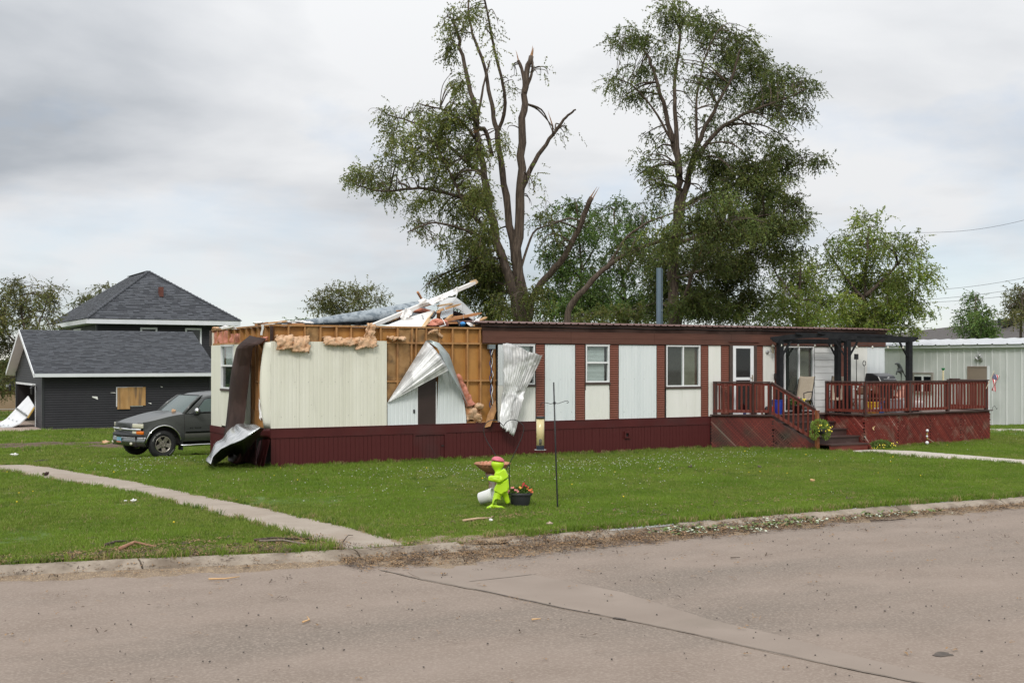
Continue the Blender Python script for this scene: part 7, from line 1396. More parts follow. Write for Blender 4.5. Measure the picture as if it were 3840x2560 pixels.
part('stem', M_black, HT, lambda b: b.tube([R_(697, 1150), R_(695, 810)], .008, 6), world=False); part('stem', M_black, HT, lambda b: b.tube([R_(620, 1150), R_(616, 1000), R_(655, 850)], .008, 6), world=False)
# fallen branches and storm scraps on the grass and road
def twig(pts, r, label, m=M_bark, z=None, grp='fallen branches'):
    P = [onZ(u, v, 0) for u, v in pts]
    for i, p_ in enumerate(P):
        k = p_.y-kerbY(p_.x)
        if k < -.1:
            u, v = pts[i]; p_ = onZ(u, v, ROADZ); P[i] = p_; p_.z = ROADZ+r+.012
        else: p_.z = terrain(p_.x, p_.y)+.05+.02*math.sin(i*2)
    c = P[0].copy(); o = MB().tube([p_-c for p_ in P], [r*lerp(1, .5, i/(len(P)-1)) for i in range(len(P))], 6).build('fallen_branch', m, smooth=True); o.location = c; return tag(o, label, 'branch', grp)
s_ = 1600/2352
def cl(x, y): return (x*s_, 1600+y*s_)
twig([cl(1430, 645), cl(1560, 648), cl(1700, 660), cl(1780, 665)], .018, 'pale stick lying on the grass just left of the sidewalk end', M_barkl); twig([cl(1400, 640), cl(1500, 636), cl(1640, 628)], .02, 'dark stick behind the pale one by the sidewalk end'); twig([cl(580, 668), cl(640, 655), cl(700, 640)], .022, 'grey branch end in the leaf litter near the kerb'); twig([cl(660, 690), cl(740, 660), cl(860, 672)], .03, 'reddish bark strip in the leaf litter near the kerb', mat('red bark', (0.26, 0.13, 0.08), (0.34, 0.19, 0.12), rough=.9, scale=9))
twig([cl(1890, 650), cl(1920, 620), cl(1945, 608)], .008, 'thin twig lying on the sidewalk end'); twig([cl(180, 160), cl(220, 140), cl(280, 128)], .03, 'crooked branch lying by the bare soil'); twig([cl(210, 150), cl(250, 145), cl(290, 150)], .02, 'side shoot of the crooked branch by the bare soil'); twig([cl(1150, 848), cl(1240, 846), cl(1320, 835)], .012, 'straw-coloured stick on the road near the kerb', M_plank); twig([cl(330, 808), cl(400, 803), cl(460, 800)], .012, 'thin brown stick in the gutter')
twig([(2670, 1987), (2760, 1984), (2860, 1974)], .010, 'pale curved stem in the gutter', M_plank); twig([(3265, 1957), (3340, 1955), (3395, 1950)], .015, 'brown stick on the road by the leaf heap'); twig([(2150, 2050), (2200, 2047), (2252, 2043)], .016, 'dark stick on the road below the planter'); twig([(1735, 1962), (1790, 1958), (1840, 1948), (1850, 1943)], .022, 'broken pale branch on the grass in front of the lime figure', mat('peeled wood', (0.45, 0.3, 0.18), (0.5, 0.36, 0.23), rough=.8))
twig([(1994, 2329), (2028, 2326)], .010, 'small chip of wood on the open road', M_plank, grp='wood chips on the road'); twig([(2740, 2095), (2775, 2094)], .008, 'dark twig on the open road'); twig([(1135, 2339), (1160, 2330), (1152, 2318)], .010, 'curled pale twig on the open road', M_plank)
for i, (u, v, r, m, lab) in enumerate([(2065, 1975, .055, mat('pinkish clump', (0.42, 0.30, 0.24), (0.5, 0.38, 0.32), rough=.95, bump=.5), 'pinkish lump of insulation on the grass near the kerb'), (500, 1885, .05, M_plastic, 'white paper scrap on the grass left of the sidewalk'), (470, 1884, .03, M_plastic, 'small white scrap beside the paper on the grass'), (55, 1675, .10, M_plastic, 'white scrap beside the bare soil'), (395, 1633, .12, M_fluff, 'tan insulation scrap on the grass before the garage'), (170, 1786, .07, M_dbrown, 'small dark leaf curled up on the sidewalk'), (1840, 1960, .04, M_plastic, 'white fluff on the grass before the lime figure'), (2590, 1757, .055, M_bark, 'clump of dead twigs on the open lawn'), (2845, 1757, .05, M_bark, 'dark clod of twigs on the lawn before the deck'), (3045, 1808, .05, M_plank, 'pale splinters on the lawn before the steps'), (1905, 1700, .03, M_plastic, 'tiny white scrap before the skirting')]):
    g = onZ(u, v, 0); g.z = terrain(g.x, g.y); b = MB(); b.ball((0, 0, r*.4), (r, r*.7, r*.45), 12, 8)
    for k in range(len(b.v)): p_ = Vector(b.v[k]); b.v[k] = tuple(p_*(1+.9*fbm((p_.x/r*1.4+i, p_.y/r*1.4, p_.z/r*1.4))))
    o = b.build('storm_scrap', m, smooth=True); o.location = (g.x, g.y, g.z+.03); tag(o, lab, 'scrap', 'storm scraps on the ground')
# ================================================================ trees
S_ = 3840/2352
def leafmat(name, a, b_, trans=.4): return mat(name, a, b_, rough=.55, scale=.35, detail=3, trans=trans, attr='tint', spec=.35)
L_elm = leafmat('elm leaves', (0.108, 0.140, 0.031), (0.148, 0.180, 0.043)); L_dark = leafmat('dark elm leaves', (0.084, 0.118, 0.028), (0.115, 0.150, 0.038)); L_lime = leafmat('fresh willow leaves', (0.130, 0.185, 0.032), (0.175, 0.230, 0.042)); L_mid = leafmat('mid green leaves', (0.075, 0.135, 0.030), (0.10, 0.165, 0.038)); L_olive = leafmat('olive leaves', (0.10, 0.115, 0.035), (0.13, 0.14, 0.045))
class Tree:
    def __init__(s, name, label, depth, leaf, group=None, bark=M_bark, lsize=.082, seed=0):
        s.d = depth; s.R = np.random.default_rng(seed); s.lines = []; s.mb = MB(); s.tw = MB(); s.lv = []; s.lf = leaf; s.bark = bark; s.ls = lsize; s.name = name; s.label = label; s.group = group; s.ends = []
    def pt(s, x, y, dd=0): return atd(x*S_, y*S_, s.d+dd)
    def stem(s, pts, r0, r1, dd0=0, dd1=None, ground=False, n=9, broken=False):
        dd1 = s.R.uniform(-2, 2) if dd1 is None else dd1; P = [s.pt(x, y, lerp(dd0, dd1, i/(len(pts)-1))) for i, (x, y) in enumerate(pts)]
        if ground: P = [Vector((P[0].x, P[0].y, terrain(P[0].x, P[0].y)-.2))]+P
        Q = smooth_pts(P, 5); m = len(Q); r0 *= .8; rr = [lerp(r0, r1, (i/(m-1))**.62)*(1+.10*fbm((i*.9, r0*30, 1))) for i in range(m)]
        if ground: rr[0] *= 1.35; rr[1] *= 1.2
        Q = [q+Vector((fbm((i*.6, 1, r0*9)), fbm((i*.6, 4, r0*9)), fbm((i*.6, 7, r0*9))))*min(.12, r0*.35) for i, q in enumerate(Q)]
        s.mb.tube(Q, rr, n); s.lines.append((Q, rr))
        if broken: s.ends.append((Q[-1], (Q[-1]-Q[-2]).normalized(), rr[-1]))
        return Q
    def near(s, p):
        best = None
        for Q, rr in s.lines:
            for i in range(1, len(Q)):
                d = (Q[i]-p).length
                if Q[i].z < p.z+.6 and (best is None or d < best[0]): best = (d, Q[i], rr[i])
        return best
    def clump(s, x, y, rx, ry, dens=1.0, dd=None, droop=.5, nb=5, tone=1.0, fill=1.0):
        R = s.R; k = s.d/FPX*S_; dd = R.uniform(-2.2, 2.2) if dd is None else dd; c = s.pt(x, y, dd); a = rx*k; h = ry*k; dp = max(.5*a, .5*h, .6)
        right = Vector((SA, -CA_, 0)); fwd = Vector((CA_, SA, 0))
        for _ in range(nb):
            e = c+right*(a*R.uniform(-.7, .7))+fwd*(dp*R.uniform(-.6, .6))+Vector((0, 0, h*R.uniform(-.5, .7))); nb_ = s.near(e)
            if nb_ is None: continue
            d_, q, r = nb_
            if d_ > 2.8: continue
            mid = q.lerp(e, .5)+Vector((R.normal(0, .1), R.normal(0, .1), .12*(e-q).length)); L = smooth_pts([q, mid, e, e+(e-mid)*.35+Vector((0, 0, -.15))], 4); r0 = min(r*.6, .018+.016*(e-q).length); s.tw.tube(L, [lerp(r0, .005, i/(len(L)-1)) for i in range(len(L))], 5)
        n_tw = int(dens*fill*13*a*h*math.pi/(s.ls**2)/13); n_tw = max(6, n_tw); nl = 13
        P0 = R.normal(size=(n_tw, 3)); P0 /= np.linalg.norm(P0, axis=1)[:, None]; rad = R.uniform(0, 1, (n_tw, 1))**.45; K = 7; sc_ = R.normal(size=(K, 3)); sc_ /= np.linalg.norm(sc_, axis=1)[:, None]; sc_ *= R.uniform(.25, 1.02, (K, 1)); ki = R.integers(0, K, n_tw); ktone = R.uniform(.6, 1.55, K); krad = R.uniform(.3, .75, K)
        o = sc_[ki]+P0*rad*krad[ki][:, None]*np.array([1, 1, .75]); base = np.array(c)+o[:, :1]*a*np.array(right)+o[:, 1:2]*dp*np.array(fwd)+o[:, 2:3]*h*np.array([0, 0, 1.])
        dirs = P0[:, :1]*np.array(right)+P0[:, 1:2]*np.array(fwd)+P0[:, 2:3]*np.array([0, 0, 1.]); dirs = dirs*.8+R.normal(0, .5, (n_tw, 3)); dirs[:, 2] -= droop*R.uniform(.2, 1.3, n_tw); dirs /= np.linalg.norm(dirs, axis=1)[:, None]
        tl = s.ls*R.uniform(3.2, 6.5, n_tw); t = np.linspace(.05, 1, nl)[None, :, None]
        sag = np.zeros((n_tw, nl, 3)); sag[:, :, 2] = -.35*droop*tl[:, None]*(t[0, :, 0]**2)
        pos = base[:, None, :]+dirs[:, None, :]*tl[:, None, None]*t+sag
        s.lv.append((pos.reshape(-1, 3), np.repeat(dirs, nl, 0), np.repeat(tone*ktone[ki]*R.uniform(.8, 1.2, n_tw), nl)))
        for i in range(0, n_tw, 5): s.tw.tube([Vector(base[i]), Vector(pos[i, 6]), Vector(pos[i, 12])], [.011, .007, .004], 3, cap=False)
    def finish(s):
        base = s.lines[0][0][0] if s.lines else Vector(s.lv[0][0][0]); R = s.R
        r = thing(s.name, s.label, 'tree', (base.x, base.y, base.z+.2), 0, s.group)
        if s.mb.v: s.mb.build('trunk', s.bark, r, smooth=True)
        if s.tw.v: o = s.tw.build('branches', s.bark, r, smooth=True); o['kind'] = 'stuff'
        for (p, d, rad) in s.ends:
            b = MB()
            for k in range(5): a = Vector(R.normal(size=3)); a = (a-d*a.dot(d)).normalized()*rad*.6; b.tube([p+a*.9-d*.1, p+a*.7+d*R.uniform(.15, .5)], [rad*.4, .004], 4)
            b.build('splintered_end', M_split, r)
        pos = np.concatenate([l[0] for l in s.lv]); dr = np.concatenate([l[1] for l in s.lv]); tone = np.concatenate([l[2] for l in s.lv]); n = len(pos)
        L = dr*.5+R.normal(0, .65, (n, 3)); L[:, 2] -= .35; L /= np.linalg.norm(L, axis=1)[:, None]; X = np.cross(L, R.normal(size=(n, 3))); X /= np.linalg.norm(X, axis=1)[:, None]+1e-9
        ln = s.ls*R.uniform(.7, 1.25, (n, 1)); wd_ = ln*R.uniform(.22, .32, (n, 1)); v = np.empty((n, 4, 3)); v[:, 0] = pos; v[:, 1] = pos+L*ln*.45+X*wd_; v[:, 2] = pos+L*ln; v[:, 3] = pos+L*ln*.45-X*wd_
        v = v.reshape(-1, 3)-np.array(root_loc(r)); me = bpy.data.meshes.new('crown'); me.vertices.add(4*n); me.vertices.foreach_set('co', v.ravel()); me.loops.add(4*n); me.loops.foreach_set('vertex_index', np.arange(4*n)); me.polygons.add(n); me.polygons.foreach_set('loop_start', np.arange(0, 4*n, 4))
        me.update(calc_edges=True); me.validate(); ca = me.color_attributes.new('tint', 'FLOAT_COLOR', 'POINT'); hue = R.uniform(0, 1, n); tn = tone*R.uniform(.8, 1.2, n)
        colr = np.stack([tn*(.85+.45*hue), tn, tn*(.9+.2*R.uniform(0, 1, n)), np.ones(n)], 1); ca.data.foreach_set('color', np.repeat(colr, 4, 0).ravel().astype(np.float32))
        me.materials.append(s.lf); link('crown', me, r); return r
# --- torn elm left of centre
T = Tree('broken_elm', 'tall storm-broken elm with bare splintered stems rising behind the torn roof', 44, L_elm, seed=1)
T.stem([(1192, 745), (1172, 640), (1140, 560), (1118, 430), (1100, 330), (1085, 235), (1062, 130), (1040, 50)], .36, .05, 0, .5, ground=True, n=12)
T.stem([(1208, 748), (1190, 600), (1194, 450), (1200, 300), (1207, 200), (1216, 130)], .38, .09, .2, 0, ground=True, n=12, broken=True); T.stem([(1205, 215), (1200, 165), (1190, 140)], .08, .06, 0, 0, broken=True); T.stem([(1208, 205), (1222, 165), (1222, 135)], .07, .04, 0, 0, broken=True)
T.stem([(1194, 445), (1228, 370), (1270, 310), (1300, 270), (1322, 252)], .15, .03, .1, -1); T.stem([(1270, 308), (1268, 285)], .05, .03, -.6, -.6, broken=True)
T.stem([(1186, 600), (1162, 450), (1142, 320), (1130, 240), (1112, 150), (1080, 60), (1075, -20)], .22, .03, .3, 1.5); T.stem([(1140, 310), (1160, 250), (1152, 180), (1132, 100), (1118, 20), (1105, -30)], .11, .03, 1, -1); T.stem([(1095, 280), (1110, 200), (1125, 140)], .07, .03, .4, 1)
T.stem([(1118, 470), (1040, 448), (960, 432), (880, 440), (820, 425)], .12, .02, .2, -2); T.stem([(1105, 400), (1030, 335), (960, 285), (890, 265)], .13, .02, .2, 2); T.stem([(1140, 560), (1060, 525), (990, 512), (935, 535)], .10, .02, .2, -1.5); T.stem([(1100, 330), (1060, 280), (1010, 250), (960, 240)], .09, .02, .4, -1); T.stem([(1130, 540), (1075, 480), (1035, 400), (1000, 330)], .12, .03, -.3, -1.2)
T.stem([(1212, 745), (1232, 665), (1285, 605), (1330, 525), (1358, 452)], .20, .09, .2, -2, broken=True); T.stem([(1195, 620), (1225, 535), (1270, 515), (1310, 500)], .07, .02, .3, 1)
T.stem([(1130, 360), (1115, 300), (1098, 298)], .10, .08, .1, -.6, broken=True)
for c in [(850, 415, 60, 26, .8), (900, 430, 50, 26, .7), (830, 400, 40, 22, .7), (925, 360, 55, 45, .65), (965, 320, 55, 42, .8), (905, 300, 40, 40, .45), (880, 260, 40, 22, .4), (1000, 290, 50, 42, .85), (960, 245, 45, 18, .5), (1050, 280, 45, 45, .95), (1075, 235, 26, 45, .8), (1030, 350, 45, 42, .8), (985, 390, 55, 35, .6), (1045, 410, 55, 40, .55), (985, 460, 50, 38, .7), (1040, 485, 55, 42, .7), (965, 520, 40, 25, .55), (1080, 450, 36, 50, .6), (1070, 540, 50, 40, .7), (1020, 560, 36, 30, .5), (1035, 110, 20, 50, .8), (1032, 45, 18, 35, .75), (1060, 60, 24, 45, .5), (1045, 190, 26, 40, .7), (1085, 20, 30, 30, .5), (1125, 60, 26, 60, .25), (1150, 320, 30, 60, .25), (1110, 340, 30, 50, .4), (1235, 480, 30, 45, .2), (1165, 200, 30, 60, .15), (1290, 300, 40, 25, .10), (1240, 160, 22, 16, .2), (1220, 410, 30, 30, .15), (1270, 540, 35, 40, .2)]: T.clump(*c[:4], dens=c[4], droop=.8)
for c in [(1075, 610, 50, 45, .9), (1045, 660, 42, 40, .8), (1095, 670, 50, 55, 1.1), (1130, 710, 55, 40, 1.0), (1150, 620, 40, 50, .6), (1010, 640, 34, 26, .7), (1120, 590, 40, 60, .8), (1240, 690, 40, 50, .6), (1165, 690, 35, 50, .7), (1085, 340, 24, 60, .9), (1105, 430, 26, 60, .9), (1125, 520, 28, 60, .9), (1090, 560, 40, 50, .9), (1150, 640, 26, 60, .8)]: T.clump(*c[:4], dens=c[4], droop=1.3, tone=.9)
T.finish()
# --- big elm right
T = Tree('tall_elm', 'tallest dark leafy elm behind the standing part of the roof', 45, L_dark, seed=2)
T.stem([(1548, 748), (1548, 600), (1556, 480), (1560, 400), (1545, 320), (1520, 235), (1500, 160), (1470, 105)], .36, .04, 0, 1, ground=True, n=12); T.stem([(1556, 520), (1578, 420), (1600, 335), (1640, 255), (1680, 180), (1700, 110)], .22, .03, .2, -1.5); T.stem([(1562, 400), (1552, 290), (1550, 190), (1562, 90), (1560, 20)], .16, .03, .2, 1.5); T.stem([(1592, 370), (1650, 300), (1720, 258), (1800, 228), (1850, 205)], .14, .02, 0, -2); T.stem([(1560, 480), (1625, 445), (1720, 415), (1800, 390), (1870, 365)], .13, .02, 0, 2); T.stem([(1600, 330), (1600, 230), (1620, 130), (1650, 70)], .09, .02, .3, 0); T.stem([(1553, 560), (1640, 530), (1720, 500), (1800, 490)], .12, .02, 0, -1); T.stem([(1545, 330), (1500, 250), (1450, 195), (1410, 180)], .07, .02, .3, -1); T.stem([(1550, 640), (1620, 620), (1700, 620)], .1, .02, 0, 1); T.stem([(1562, 745), (1580, 660), (1600, 600)], .12, .06, -.6, -1.4, ground=True, broken=True)
T.stem([(1300, 745), (1340, 668), (1395, 612), (1450, 578), (1530, 548), (1600, 528), (1650, 512)], .20, .035, -3, -4.5, ground=True, n=10); T.stem([(1395, 612), (1440, 545), (1500, 505), (1580, 480)], .09, .02, -3.5, -4.5)
for c in [(1462, 85, 50, 32, 1), (1420, 100, 30, 40, .4), (1550, 35, 55, 34, 1.1), (1620, 50, 55, 34, 1), (1700, 95, 55, 42, 1.1), (1650, 110, 60, 40, .8), (1740, 150, 45, 45, 1.1), (1795, 175, 50, 36, 1.0), (1845, 195, 40, 30, .8), (1470, 150, 60, 30, .6), (1425, 190, 38, 20, .9), (1455, 225, 40, 24, .6), (1540, 120, 55, 50, .22), (1600, 170, 55, 50, .25), (1670, 190, 70, 50, .8), (1745, 220, 70, 50, .9), (1500, 220, 40, 45, .25), (1560, 250, 40, 60, .15), (1810, 250, 45, 45, .7), (1640, 280, 55, 45, .3), (1700, 310, 60, 40, .4), (1790, 320, 40, 35, .6), (1500, 330, 40, 35, .35), (1490, 380, 34, 35, .6), (1510, 440, 34, 45, .6), (1640, 360, 60, 35, 1), (1700, 380, 70, 45, 1.1), (1790, 365, 60, 36, .9), (1865, 365, 36, 20, .9), (1650, 430, 60, 50, 1.0), (1740, 440, 70, 50, 1.1), (1820, 440, 42, 40, .8), (1700, 500, 80, 50, 1.2), (1790, 515, 60, 42, 1.1), (1845, 510, 28, 32, .7), (1630, 540, 70, 50, 1.0), (1720, 580, 80, 55, 1.2), (1800, 575, 50, 32, .9), (1590, 620, 60, 50, 1.0), (1680, 650, 80, 60, 1.3), (1740, 680, 50, 45, 1.0), (1610, 700, 70, 45, 1.2), (1540, 560, 40, 50, .6), (1505, 620, 40, 45, .6), (1500, 690, 40, 45, .6), (1560, 690, 60, 45, 1.1), (1650, 715, 80, 30, 1.2), (1530, 630, 40, 50, .8), (1620, 580, 60, 40, .9)]: T.clump(*c[:4], dens=c[4]*(1.0 if c[1] < 330 else 1.25), droop=.7, tone=1.0 if c[1] < 350 else .9)
for c in [(1600, 500, 60, 28, .8), (1660, 470, 50, 30, .8), (1720, 520, 60, 26, .6), (1560, 530, 50, 26, .6), (1470, 560, 50, 40, .5), (1640, 505, 45, 26, .9), (1680, 525, 45, 26, .8), (1600, 470, 40, 26, .7)]: T.clump(*c[:4], dens=c[4], dd=-4.4, droop=1.2, tone=1.15)
T.finish()
# --- slimmer trees between and beyond
def small(name, label, depth, leaf, stems, clumps, seed, lsize=.10, group='trees behind the mobile home', bark=M_bark, droop=.6, tone=1.0):
    T = Tree(name, label, depth, leaf, group, bark, lsize, seed)
    for k, st in enumerate(stems): T.stem(st[0], st[1], st[2], 0, ground=(k == 0), n=8)
    for c in clumps: T.clump(*c[:4], dens=c[4], droop=droop, tone=tone)
    return T.finish()
small('young_tree', 'slender bright tree between the two elms, nearer the broken one', 56, L_mid, [([(1330, 745), (1335, 640), (1330, 540), (1325, 470)], .16, .03), ([(1333, 640), (1290, 580), (1265, 520)], .07, .02), ([(1335, 620), (1370, 560), (1385, 510)], .07, .02)], [(1320, 475, 42, 24, 1), (1345, 510, 45, 30, .9), (1290, 530, 40, 35, .7), (1270, 590, 40, 36, .8), (1330, 580, 50, 36, .6), (1300, 640, 50, 40, .8), (1360, 640, 45, 45, .6), (1270, 690, 50, 40, 1), (1340, 700, 60, 36, .9), (1250, 480, 30, 30, .4), (1370, 540, 40, 40, .7), (1300, 600, 40, 36, .8), (1350, 670, 60, 40, 1), (1310, 720, 60, 26, 1.1)], 3)
small('young_tree', 'slender tree between the two elms, nearer the tall one', 58, L_mid, [([(1440, 745), (1430, 640), (1415, 550), (1410, 480)], .15, .03), ([(1430, 640), (1465, 570), (1475, 510)], .06, .02)], [(1405, 480, 40, 24, .9), (1425, 525, 45, 32, .7), (1470, 490, 40, 35, .8), (1475, 550, 40, 45, .7), (1400, 600, 40, 40, .5), (1440, 630, 50, 45, .5), (1470, 690, 45, 40, .8), (1410, 700, 45, 40, .8), (1440, 570, 45, 40, .8), (1390, 650, 50, 40, .8), (1450, 700, 60, 36, 1.1), (1500, 600, 36, 50, .8)], 4, tone=.95)
small('shrub', 'low leafy shrub behind the roof edge beside the flue pipe', 50, L_elm, [([(1440, 748), (1440, 715)], .1, .03)], [(1400, 725, 55, 24, 1.2), (1460, 720, 50, 26, 1.2), (1330, 730, 40, 16, 1.1), (1520, 722, 30, 24, 1)], 14, group=None, lsize=.12)
small('willow', 'broad bright green willow beyond the far end of the deck', 54, L_lime, [([(1985, 770), (1985, 690), (1990, 610), (1995, 520)], .28, .03), ([(1985, 690), (1930, 620), (1890, 560)], .12, .02), ([(1988, 680), (2050, 620), (2100, 560)], .14, .02), ([(1985, 720), (2080, 680), (2130, 640)], .10, .02)], [(1985, 505, 40, 26, .7), (2010, 545, 45, 36, .8), (1950, 545, 40, 34, .7), (1925, 590, 45, 38, .8), (1990, 600, 55, 42, .9), (2060, 560, 45, 34, .6), (2100, 585, 40, 34, .6), (2090, 630, 50, 38, .8), (2130, 640, 26, 40, .4), (2030, 650, 60, 45, 1.1), (1950, 660, 60, 45, 1.1), (1880, 640, 50, 42, .8), (1900, 700, 60, 40, 1.1), (1990, 710, 70, 42, 1.3), (2070, 700, 55, 42, 1.1), (2110, 710, 36, 30, .5), (1960, 745, 100, 26, 1.2), (2050, 745, 60, 20, 1.1)], 5, lsize=.10, group=None, droop=.6)
small('willow', 'yellowish young willow between the tall elm and the broad willow', 50, L_lime, [([(1830, 770), (1835, 690), (1840, 600)], .16, .03), ([(1835, 690), (1790, 640), (1770, 600)], .07, .02)], [(1835, 590, 40, 34, .6), (1800, 630, 45, 40, .7), (1855, 650, 40, 40, .8), (1790, 690, 50, 40, .9), (1850, 710, 45, 36, 1), (1770, 730, 50, 26, 1.1), (1840, 740, 50, 22, 1.1)], 6, lsize=.10, group=None, droop=.6, tone=.9)
small('garden_tree', 'small round green tree in front of the dark far roof', 64, L_mid, [([(2245, 790), (2245, 740), (2240, 690)], .12, .03)], [(2240, 690, 26, 26, .8), (2225, 730, 32, 30, 1), (2262, 725, 34, 34, 1), (2245, 760, 42, 24, 1.2), (2275, 760, 24, 20, 1)], 7, lsize=.11, group=None)
small('garden_tree', 'brownish tree cut by the edge of the picture behind the far roof', 74, L_olive, [([(2345, 790), (2345, 730), (2350, 670)], .2, .03)], [(2335, 690, 34, 30, 1), (2360, 670, 34, 30, 1), (2350, 715, 50, 22, 1.1), (2390, 700, 36, 40, 1)], 8, lsize=.12, group=None)
small('left_tree', 'loose airy tree at the far edge behind the garage', 62, L_olive, [([(62, 900), (62, 800), (50, 720), (45, 660)], .2, .03), ([(62, 800), (95, 730), (110, 680)], .1, .02), ([(60, 820), (15, 760), (-10, 700)], .1, .02)], [(45, 655, 36, 22, .9), (30, 690, 40, 30, .8), (75, 680, 34, 30, .6), (110, 680, 36, 30, .7), (120, 720, 30, 36, .5), (60, 730, 40, 36, .5), (5, 730, 34, 40, .9), (90, 755, 34, 26, .6), (10, 790, 34, 40, 1.0), (25, 840, 40, 36, 1.0), (5, 880, 40, 26, 1.1), (-30, 700, 40, 60, .8)], 9, lsize=.105, group=None)
small('left_tree', 'small treetop showing behind the slope of the hipped roof', 92, L_olive, [([(215, 900), (215, 760), (205, 700)], .2, .03)], [(190, 690, 24, 18, .9), (215, 680, 26, 18, .8), (250, 660, 26, 9, .9), (225, 715, 34, 18, .9), (270, 690, 30, 20, .9)], 10, lsize=.13, group=None)
small('distant_tree', 'wide wind-combed tree standing alone above the torn roof', 96, L_olive, [([(795, 900), (795, 760), (800, 700)], .3, .04), ([(796, 760), (760, 710), (735, 690)], .12, .02), ([(797, 750), (840, 705), (865, 690)], .12, .02)], [(735, 685, 28, 18, .7), (765, 670, 32, 17, .7), (800, 675, 36, 20, .9), (835, 675, 32, 18, .8), (860, 690, 30, 14, .6), (750, 710, 32, 18, .9), (795, 705, 40, 22, 1.1), (840, 710, 34, 18, .9), (720, 705, 18, 12, .5), (885, 700, 14, 8, .5), (800, 735, 60, 14, 1.2)], 11, lsize=.13, group=None, droop=.1)
small('distant_tree', 'low rounded bush peeping over the open end wall', 96, L_mid, [([(688, 900), (688, 740)], .2, .05)], [(688, 737, 26, 9, 1.2), (700, 750, 40, 10, 1.2)], 12, lsize=.13, group=None)
# low line of far trees closing the horizon (one mass)
R = np.random.default_rng(77); n = 26000; a = R.uniform(math.radians(-20), math.radians(165), n); rr = R.uniform(150, 175, n); hh = 2.6+1.5*np.array([fbm((t*9, 1, 2)) for t in a])+.5*np.array([fbm((t*60, 3, 2)) for t in a])
P0 = np.stack([CAM[0]+rr*np.cos(a), CAM[1]+rr*np.sin(a), -.5+(hh+.8)*R.uniform(0, 1, n)**.8], 1); D1 = R.normal(size=(n, 3)); D1 /= np.linalg.norm(D1, axis=1)[:, None]; D2 = np.cross(D1, R.normal(size=(n, 3))); D2 /= np.linalg.norm(D2, axis=1)[:, None]; v = np.stack([P0-D1*.5, P0-D2*.4, P0+D1*.5, P0+D2*.4], 1).reshape(-1, 3)
me = bpy.data.meshes.new('far_treeline'); me.from_pydata(v.tolist(), [], np.arange(4*n).reshape(-1, 4).tolist()); me.materials.append(mat('far foliage', (0.06, 0.085, 0.03), (0.09, 0.115, 0.045), rough=.8, scale=.2, trans=.2)); tag(link('far_treeline', me), 'low far-off line of trees along the horizon', 'trees', kind='stuff')
# ================================================================ grass, flowers, litter (stuff)
def in_poly(px, py, poly):
    c = np.zeros(len(px), bool); n = len(poly)
    for i in range(n):
        x1, y1 = poly[i]; x2, y2 = poly[(i+1) % n]
        with np.errstate(divide='ignore', invalid='ignore'):
            c ^= ((y1 > py) != (y2 > py)) & (px < (x2-x1)*(py-y1)/(y2-y1+1e-12)+x1)
    return c
def tuft(name, nb, rad, h, m, seed, wid=.006, lean=.55):
    r = np.random.default_rng(seed); vs = []; fs = []
    for i in range(nb):
        a = r.uniform(0, 6.28); d = rad*math.sqrt(r.uniform()); x, y = d*math.cos(a), d*math.sin(a); hh = h*r.uniform(.55, 1.15); la = r.uniform(0, 6.28); ll = lean*hh*r.uniform(.2, 1)
        fa = r.uniform(0, 3.14); wx, wy = math.cos(fa)*wid, math.sin(fa)*wid; o = len(vs); mx_, my_ = x+math.cos(la)*ll*.35, y+math.sin(la)*ll*.35
        vs += [(x-wx, y-wy, 0), (x+wx, y+wy, 0), (mx_+wx*.8, my_+wy*.8, hh*.6), (mx_-wx*.8, my_-wy*.8, hh*.6), (x+math.cos(la)*ll, y+math.sin(la)*ll, hh)]
        fs += [(o, o+1, o+2, o+3), (o+3, o+2, o+4)]
    me = bpy.data.meshes.new(name); me.from_pydata(vs, [], fs); me.materials.append(m); me.update(); return me
def grassmat(name, a, b_, c):
    m = mat(name, a, b_, rough=.6, scale=.55, detail=6, trans=.35, c3=c, s3=.30, lo3=.44, hi3=.66, coords='World', spec=.3); return m
def scatter(name, pts, scales, meshes, label=None, parent=None, cat=None):
    """one object: its points carry copies of a few small meshes (geometry nodes)"""
    me = bpy.data.meshes.new(name); me.from_pydata([tuple(p) for p in pts], [], []); me.update()
    at = me.attributes.new('size', 'FLOAT', 'POINT'); at.data.foreach_set('value', np.asarray(scales, dtype=np.float32))
    o = link(name, me, parent); tag(o, label, cat, kind='stuff')
    cl = bpy.data.collections.new(name+'_sources')
    for i, mm in enumerate(meshes):
        so_ = bpy.data.objects.new(name+'_source', mm); cl.objects.link(so_)
    g = bpy.data.node_groups.new(name, 'GeometryNodeTree'); g.interface.new_socket('Geometry', in_out='INPUT', socket_type='NodeSocketGeometry'); g.interface.new_socket('Geometry', in_out='OUTPUT', socket_type='NodeSocketGeometry')
    N = g.nodes.new; L = g.links.new; gi = N('NodeGroupInput'); go = N('NodeGroupOutput'); ip = N('GeometryNodeInstanceOnPoints')
    ci = N('GeometryNodeCollectionInfo'); ci.inputs[0].default_value = cl; ci.inputs['Separate Children'].default_value = True; ci.inputs['Reset Children'].default_value = True
    rv = N('FunctionNodeRandomValue'); rv.data_type = 'FLOAT_VECTOR'; rv.inputs[0].default_value = (-.12, -.12, 0); rv.inputs[1].default_value = (.12, .12, 6.283)
    na = N('GeometryNodeInputNamedAttribute'); na.data_type = 'FLOAT'; na.inputs[0].default_value = 'size'
    L(gi.outputs[0], ip.inputs['Points']); L(ci.outputs[0], ip.inputs['Instance']); ip.inputs['Pick Instance'].default_value = True
    L(rv.outputs[0], ip.inputs['Rotation']); L(na.outputs[0], ip.inputs['Scale']); L(ip.outputs[0], go.inputs[0])
    md = o.modifiers.new('scatter', 'NODES'); md.node_group = g; return o
